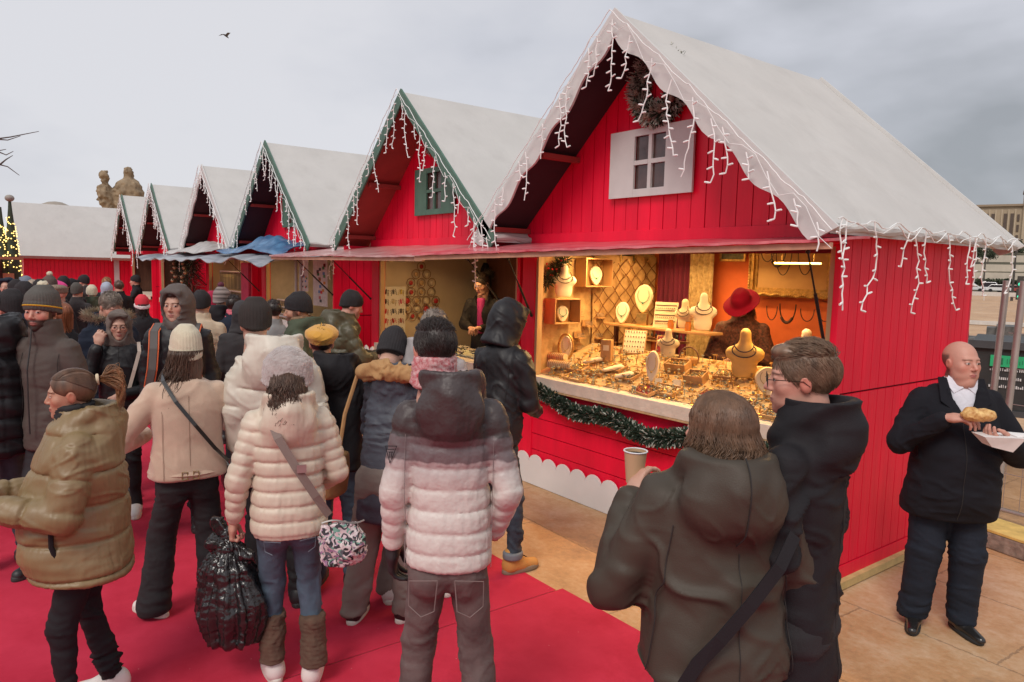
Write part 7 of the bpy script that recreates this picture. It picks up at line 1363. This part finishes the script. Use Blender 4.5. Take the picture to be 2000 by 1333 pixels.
# middle group
person('man in black beanie seen from behind in an ivory puffer with rumpled hood', 498, 592, 1.82, -6, dict(mat=CRM2, zb=.74, puff=(.17,.018,.08), aq=1.3, hood='down', hsz=1.38, ar=1.38, gr=1.18, wr=.015, wsc=8, wz=1.0), dict(mat=JK, fit='straight', feet=((-.12,0,4),(.12,.02,-4))), 'fair', 0, dict(style='buzz', mat=H_DK), ('beanie', mat('knit_brownblack', (.030,.023,.021), .92, var=.2, bump=.6, bscale=200)), head=(10, -4), headoff=(-.11, 0), vox=.0105, girth=1.05, seed=15)
person('bearded man in black beanie and green jacket with brown fleece collar, facing left', 580, 578, 1.79, 80, dict(mat=DGRN, zb=.78, hood='down', hsz=1.1, ar=1.15, wr=.012), None, 'tan', 0, None, ('beanie', KBLK), head=(6, -6), vox=.0105, beard=.8, seed=16, scarf=mat('fleece_brown', (.20,.12,.07), .95, var=.4, vscale=60, bump=1, bscale=120))
person('person in mustard beret, black hooded jacket and blue jeans bending to the counter', 628, 632, 1.675, -22, dict(mat=BLK, zb=.80, hood='down', hsz=1.30, ar=1.25, gr=1.08, wr=.012), dict(mat=JB, fit='straight', feet=((-.12,0,4),(.12,.04,-4)), g=1.02), 'fair', 1, dict(style='short', mat=H_DK, n=150, length=.03), ('beret', KOLV), head=(20, 2), lean=10, headoff=(-.15, 0), arms={'R': ((.34,.16,1.14),(.30,.40,1.10)), 'L': ((-.25,.12,1.08),(-.1,.30,1.05))}, vox=.0105, seed=17, group='shoppers leaning at the stall counters')
person('man in black beanie with orange badge and dark green puffer, reaching to the second counter', 692, 571, 1.79, -78, dict(mat=GRNJ, zb=.80, hood='down', hsz=1.35, ar=1.35, gr=1.12, wr=.014, puff=(.11,.014)), None, 'pink', 0, dict(style='buzz', mat=H_BR), ('beanie', KBLK), head=(-8, -10), lean=10, arms={'R': ((.26,.18,1.12),(.12,.44,1.10)), 'L': ((-.26,.20,1.10),(-.10,.46,1.10))}, hands={'R': dict(curl=.5), 'L': dict(curl=.5)}, vox=.014, seed=18, beard=.3, group='shoppers leaning at the stall counters')
P19 = person('person in black beanie and tan-collared blue jacket stooping over the counter', 772, 634, 1.70, -28, dict(mat=mat('nylon_slate', (.050,.056,.075), .6, bump2=.4, b2scale=10), zb=.62, hood='down', hsz=1.0, ar=1.05, gr=.92, wr=.012), dict(mat=GRYT, fit='baggy', feet=((-.16,-.02,10),(.12,.10,-10)), g=1.0, hem=.05), 'fair', 0, dict(style='buzz', mat=H_DK), ('beanie_slouch', KBLK), head=(10, -30), lean=20, headoff=(-.11,.04), arms={'R': ((.27,.28,1.10),(.14,.48,1.06)), 'L': ((-.27,.26,1.08),(-.12,.46,1.05))}, vox=.0105, shoes=('sneaker', SBK, SOW), seed=19, group='shoppers leaning at the stall counters')
V, Q = surf([Cap((-.15,.07,1.46),(.0,.02,1.50),.05,.055,.03), Cap((.15,.07,1.46),(.0,.02,1.50),.05,.055,.03), Cap((-.15,.07,1.46),(-.12,.22,1.36),.05,.02,.03), Cap((.15,.07,1.46),(.12,.22,1.36),.05,.02,.03)], .010, 1); np_mesh('collar', wrinkle(V, Q, .02, 12, 3)*P19['s'], Q, mat('suede_tan', (.40,.22,.09), .8, bump2=.3, b2scale=12), P19['root'])
t = empty('shoulder_bag', P19['loc']((0,0,0)), P19['M'].to_euler().z, 'tan satchel hanging at the left hip of the stooping shopper', 'bag'); V, Q = surf([Loft([(.72,-.30,-.04,.045,.11),(.86,-.29,-.04,.055,.12),(.98,-.27,-.03,.03,.09)], 0, 2.6)], .012, 1); np_mesh('pouch', V, Q, mat('suede_tan', (.40,.22,.09), .8), t); m = MB(); m.tube([(-.27,-.03,.98),(-.25,.0,1.2),(-.2,.05,1.42)], .012, 6); m.build('strap', mat('suede_tan', (.40,.22,.09), .8), t, True)
t = empty('camera', P19['loc']((-.36,-.08,.86)), 0, 'small black camera with silver ring dangling beside the tan satchel', 'camera'); m = MB(); m.lathe([(.001,-.02),(.034,-.02),(.036,.02),(.001,.02)], (0,0,0), 14, Matrix.Rotation(R_(80), 3, 'X')); m.build('camera_body', SBK, t, True, .003); m = MB(); m.tube([(.026*math.cos(a), -.021, .026*math.sin(a)) for a in np.linspace(0, 6.283, 17)], .005, 5); m.build('lens_ring', mat('silver_ring', (.5,.5,.5), .3, metal=.8), t, True); m = MB(); m.tube([(0,0,-.03),(.01,.0,-.10),(-.01,0,-.16)], .004, 4); m.tube([(0,0,.03),(.05,.05,.3)], .004, 4); m.build('wrist_strap', BLK, t)
person('man with short grey-brown hair in pale grey hooded jacket standing before the white-jacket man', 852, 601, 1.80, -12, dict(mat=mat('nylon_palegrey', (.36,.33,.33), .6, bump2=.4, b2scale=12), zb=.80, hood='down', hsz=1.35, ar=1.1, gr=1.0, wr=.012), dict(mat=GRYT, fit='baggy', feet=((-.20,-.1,14),(.14,.05,-10))), 'fair', 0, dict(style='short', mat=H_GR, n=400, length=.03), None, lean=8, head=(-6, -14), vox=.012, shoes=('sneaker', SWH, SOW), seed=20, group='shoppers leaning at the stall counters')

# sellers in the stalls
z_ = px_y(1444, 560, 5.42).z
P21 = person('seller in wide red felt hat and dark patterned coat bent over the jewellery', 1444, 560, z_, 168, dict(mat=mat('coat_pattern', (.05,.022,.018), .8, var=.9, vscale=50, col2=(.16,.05,.03), bump=.4), zb=.7, hood=None, ar=1.2, gr=1.1, wr=.010, ch=.08), None, 'fair', 1, dict(style='long', mat=H_DK, n=300, length=.2, vol=1.0), ('felt', mat('felt_red', (.15,.002,.016), .9, var=.1, bump=.2, spec=.1)), head=(-8, -34), headsc=.92, lean=14, arms={'R': ((.26,.14,1.14),(.08,.28,1.13)), 'L': ((-.26,.14,1.14),(-.05,.28,1.16))}, hands={'R': dict(curl=.7), 'L': dict(curl=.7)}, vox=.0105, seed=21, floor=.05, group='sellers inside the stalls')
z_ = px_y(937, 532, 5.15).z
P22 = person('seller with dark bun and glasses, black cardigan over magenta top, looking down', 937, 532, z_, 158, dict(mat=BLK, zb=.75, hood=None, ar=1.0, gr=.92, wr=.010, open=True, ch=.03), None, 'fair', 1, dict(style='pony', mat=H_DK, n=500, length=.05), None, head=(-14, -20), lean=8, arms={'R': ((.23,.12,1.14),(.06,.28,1.12)), 'L': ((-.24,.14,1.14),(-.08,.34,1.13))}, hands={'R': dict(curl=.6), 'L': dict(curl=.6)}, vox=.0105, seed=22, floor=.05, group='sellers inside the stalls', scarf=None); glasses(P22, (.02,.02,.02), .021)
V, Q = surf([Loft([(1.05,0,.13,.04,.03),(1.3,0,.135,.04,.035),(1.45,0,.12,.05,.04)], 0, 2.1)], .010, 1); np_mesh('top', V*P22['s'], Q, mat('top_magenta', (.35,.02,.16), .7), P22['root'])
z_ = px_y(548, 541, 5.0).z
person('blond seller in dark green jacket bending inside the third chalet', 548, 541, z_, -120, dict(mat=DGRN, zb=.75, hood=None, ar=1.1), None, 'pink', 0, dict(style='short', mat=H_BL, n=250, length=.04, strand_r=.003), None, head=(0, -22), lean=22, vox=.016, seed=23, floor=.05, group='sellers inside the stalls')

# far crowd
def far(label, u, v, H, rel, cm, **k): k.setdefault('vox', .018); k.setdefault('coat', {}); c = dict(mat=cm, zb=.72, hood=None, ar=1.02, gr=1.0, wr=.010); c.update(k.pop('coat')); return person(label, u, v, H, rel, c, k.pop('legs', None), k.pop('skin', 'fair'), k.pop('fem', 0), k.pop('hair', None), k.pop('hat', None), **k)
far('woman with long auburn hair seen from behind, beyond the bearded man', 120, 592, 1.66, 10, BLK, fem=1, hair=dict(style='long', mat=H_RD, n=420, length=.34, strand_r=.003), seed=30, vox=.016)
far('person in black cap seen from behind, above the yellow-striped beanie', 47, 556, 1.78, 15, NAVY, hair=dict(style='buzz', mat=H_DK), hat=('beanie', KBLK), seed=31)
far('person in dark blue hood turned toward the camera at the far left', 15, 544, 1.76, 150, NAVY, coat=dict(hood='up'), seed=32)
far('person in blue-grey hood among the far crowd', 50, 541, 1.74, 20, mat('coat_bluegrey', (.14,.17,.22), .7), coat=dict(hood='up'), seed=33, vox=.022)
far('grey-blond person beside the blue-grey hood', 64, 547, 1.72, 10, CHAR, hair=dict(style='bob', mat=hmat('hair_ash', (.32,.25,.19)), n=250, length=.08, strand_r=.004), fem=1, seed=34, vox=.022)
far('person in brown knit hat with a large cream bobble', 96, 543, 1.78, 20, CHAR, hat=('beanie_cuff', mat('knit_brown2', (.10,.07,.06), .9), 'bobble', KNT), seed=35, vox=.02)
far('person in flat tweed cap and dark coat facing left', 113, 556, 1.74, 120, BLK, skin='pink', hat=('cap', mat('tweed', (.21,.15,.11), .9, var=.4, vscale=60)), seed=36)
far('woman in bright pink beret just behind the tweed cap', 110, 549, 1.72, 60, CHAR, fem=1, hat=('beret', mat('knit_pink', (.65,.04,.22), .85)), seed=37, vox=.02)
far('person in black cap beside the woman with the orange scarf', 124, 543, 1.75, 0, BLK, hat=('beanie', KBLK), seed=38, vox=.022)
far('person in black hood and orange scarf in the far crowd', 141, 546, 1.72, -30, BLK, coat=dict(hood='up'), seed=39, vox=.022, scarf=mat('scarf_orange', (.75,.16,.05), .8))
far('man in black beanie and grey jacket standing before the blank red wall', 163, 540, 1.71, 60, CHAR, hat=('beanie', KBLK), seed=40, vox=.02, coat=dict(hood='down'))
far('person in cream ribbed beanie and camouflage-dark jacket', 179, 560, 1.60, 0, DGRN, hat=('beanie_cuff', KNT), seed=41, coat=dict(hood='down'))
far('brown-haired person above the pale blue hood', 208, 542, 1.71, 10, BLK, hair=dict(style='short', mat=H_GI, n=250, length=.04, strand_r=.004), seed=42, vox=.02)
far('child in a pale blue hood in the far crowd', 208, 553, 1.64, 10, mat('coat_paleblue', (.33,.37,.46), .7), coat=dict(hood='up'), seed=43, vox=.02)
far('man in black beanie leaning by the white post, facing left', 264, 540, 1.69, 80, BLK, skin='pink', hat=('beanie', KBLK), arms={'L': ((-.24,.12,1.15),(-.1,.32,1.2)), 'R': ((.24,.12,1.15),(.1,.32,1.2))}, hands={'L': dict(curl=.5)}, seed=44, vox=.018)
HS = mat('hat_red', (.62,.03,.05), .8); sp_ = far('woman in a red and white Santa hat with long dark hair', 277, 580, 1.60, 5, BLK, fem=1, hair=dict(style='long', mat=H_DK, n=300, length=.25, strand_r=.003), hat=('beanie', HS), seed=45, vox=.016)
V, Q = surf([Loft([(-.02,0,-.014,.096,.118),(.03,0,-.014,.096,.118)], 0, 2.05, None, '+', .015)], .007, 1); V = wrinkle(V, Q, .01, 50, 2, False); V[:, 2] += .26*(V[:,1]+.01)*.9; np_mesh('hat_band', sp_['hs'](V), Q, mat('fluff_white', (.70,.62,.62), .95), sp_['root'])
far('person in beige coat and dark beanie behind the backpack wearer', 393, 573, 1.745, -10, mat('coat_beige', (.50,.40,.29), .8, bump2=.3), hat=('beanie', KBLK), coat=dict(ar=1.3, gr=1.15), seed=46, vox=.014)
far('person in crimson knit hat by the necklace rack', 415, 573, 1.68, -20, CHAR, hat=('beanie_cuff', mat('knit_crimson', (.35,.01,.05), .9)), seed=47)
far('person in maroon striped bobble hat and black coat by the necklace rack', 434, 566, 1.74, -40, BLK, hat=('beanie_cuff', mat('knit_stripe', (.10,.035,.05), .9, var=.9, vscale=8, stretch=(.2,.2,5), col2=(.40,.33,.31)), 'bobble', mat('knit_maroon', (.10,.02,.04), .9)), coat=dict(hood='down'), seed=48, vox=.016)
far('dark-haired man in navy coat with pink scarf by the necklace rack', 457, 577, 1.685, -25, NAVY, hair=dict(style='short', mat=H_DK, n=350, length=.03, strand_r=.003), seed=49, vox=.016, scarf=mat('scarf_pink', (.55,.12,.16), .8))
far('person in grey hood half hidden by the black beanie man', 474, 590, 1.70, 0, CHAR, coat=dict(hood='up', hsz=1.0), seed=50, vox=.016)
far('short dark-haired shopper behind the bearded beanie man', 533, 586, 1.69, 20, mat('coat_grey', (.24,.24,.24), .8), hair=dict(style='short', mat=H_DK, n=300, length=.03, strand_r=.003), seed=51, vox=.016)
for i, (u, v, H, c, ht, l) in enumerate(((78, 550, 1.74, 'B', 'B', 'person in black beanie deep in the crowd, left of the bobble hat'), (150, 556, 1.66, 'C', 'K', 'person in dark coat and grey beanie in front of the blank red wall'), (30, 551, 1.72, 'N', 'B', 'person in navy coat and black beanie near the lit cone trees'), (232, 548, 1.68, 'B', 'G', 'dark-coated person with brown hair left of the white post'), (88, 553, 1.72, 'C', 'G', 'brown-haired person in charcoal coat left of the pink beret'))):
    far(l, u, v, H, (10, -20, 30, 15, 170)[i], {'B': BLK, 'C': CHAR, 'N': NAVY}[c], hat={'B': ('beanie', KBLK), 'K': ('beanie', KGRY)}.get(ht), hair=dict(style='short', mat=H_BR, n=150, length=.03, strand_r=.004) if ht == 'G' else None, seed=60+i, vox=.022)

seam(P5, -.02, z0=.86, z1=1.40); seam(P5, .135, z0=.86, z1=1.38); seam(P2, 0, z0=.98, z1=1.40, m_=mat('seam_beige', (.30,.21,.15), .8)); seam(P2, -.14, z0=.9, z1=1.30, m_=mat('seam_beige', (.30,.21,.15), .8)); seam(P10, -.13, False, .9, 1.38); seam(P10, .13, False, .9, 1.38, slope=-.03)
seam(P7, .02, z0=.62, z1=1.35); seam(P4, -.155, z0=.84, z1=1.34, m_=mat('seam_grey', (.22,.18,.18), .8), r=.0014); seam(P4, .155, z0=.84, z1=1.34, m_=mat('seam_grey', (.22,.18,.18), .8), r=.0014); seam(P12, 0, False, .75, 1.45); seam(P14, 0, False, .8, 1.42); seam(P8, .03, False, .74, 1.36, r=.002)
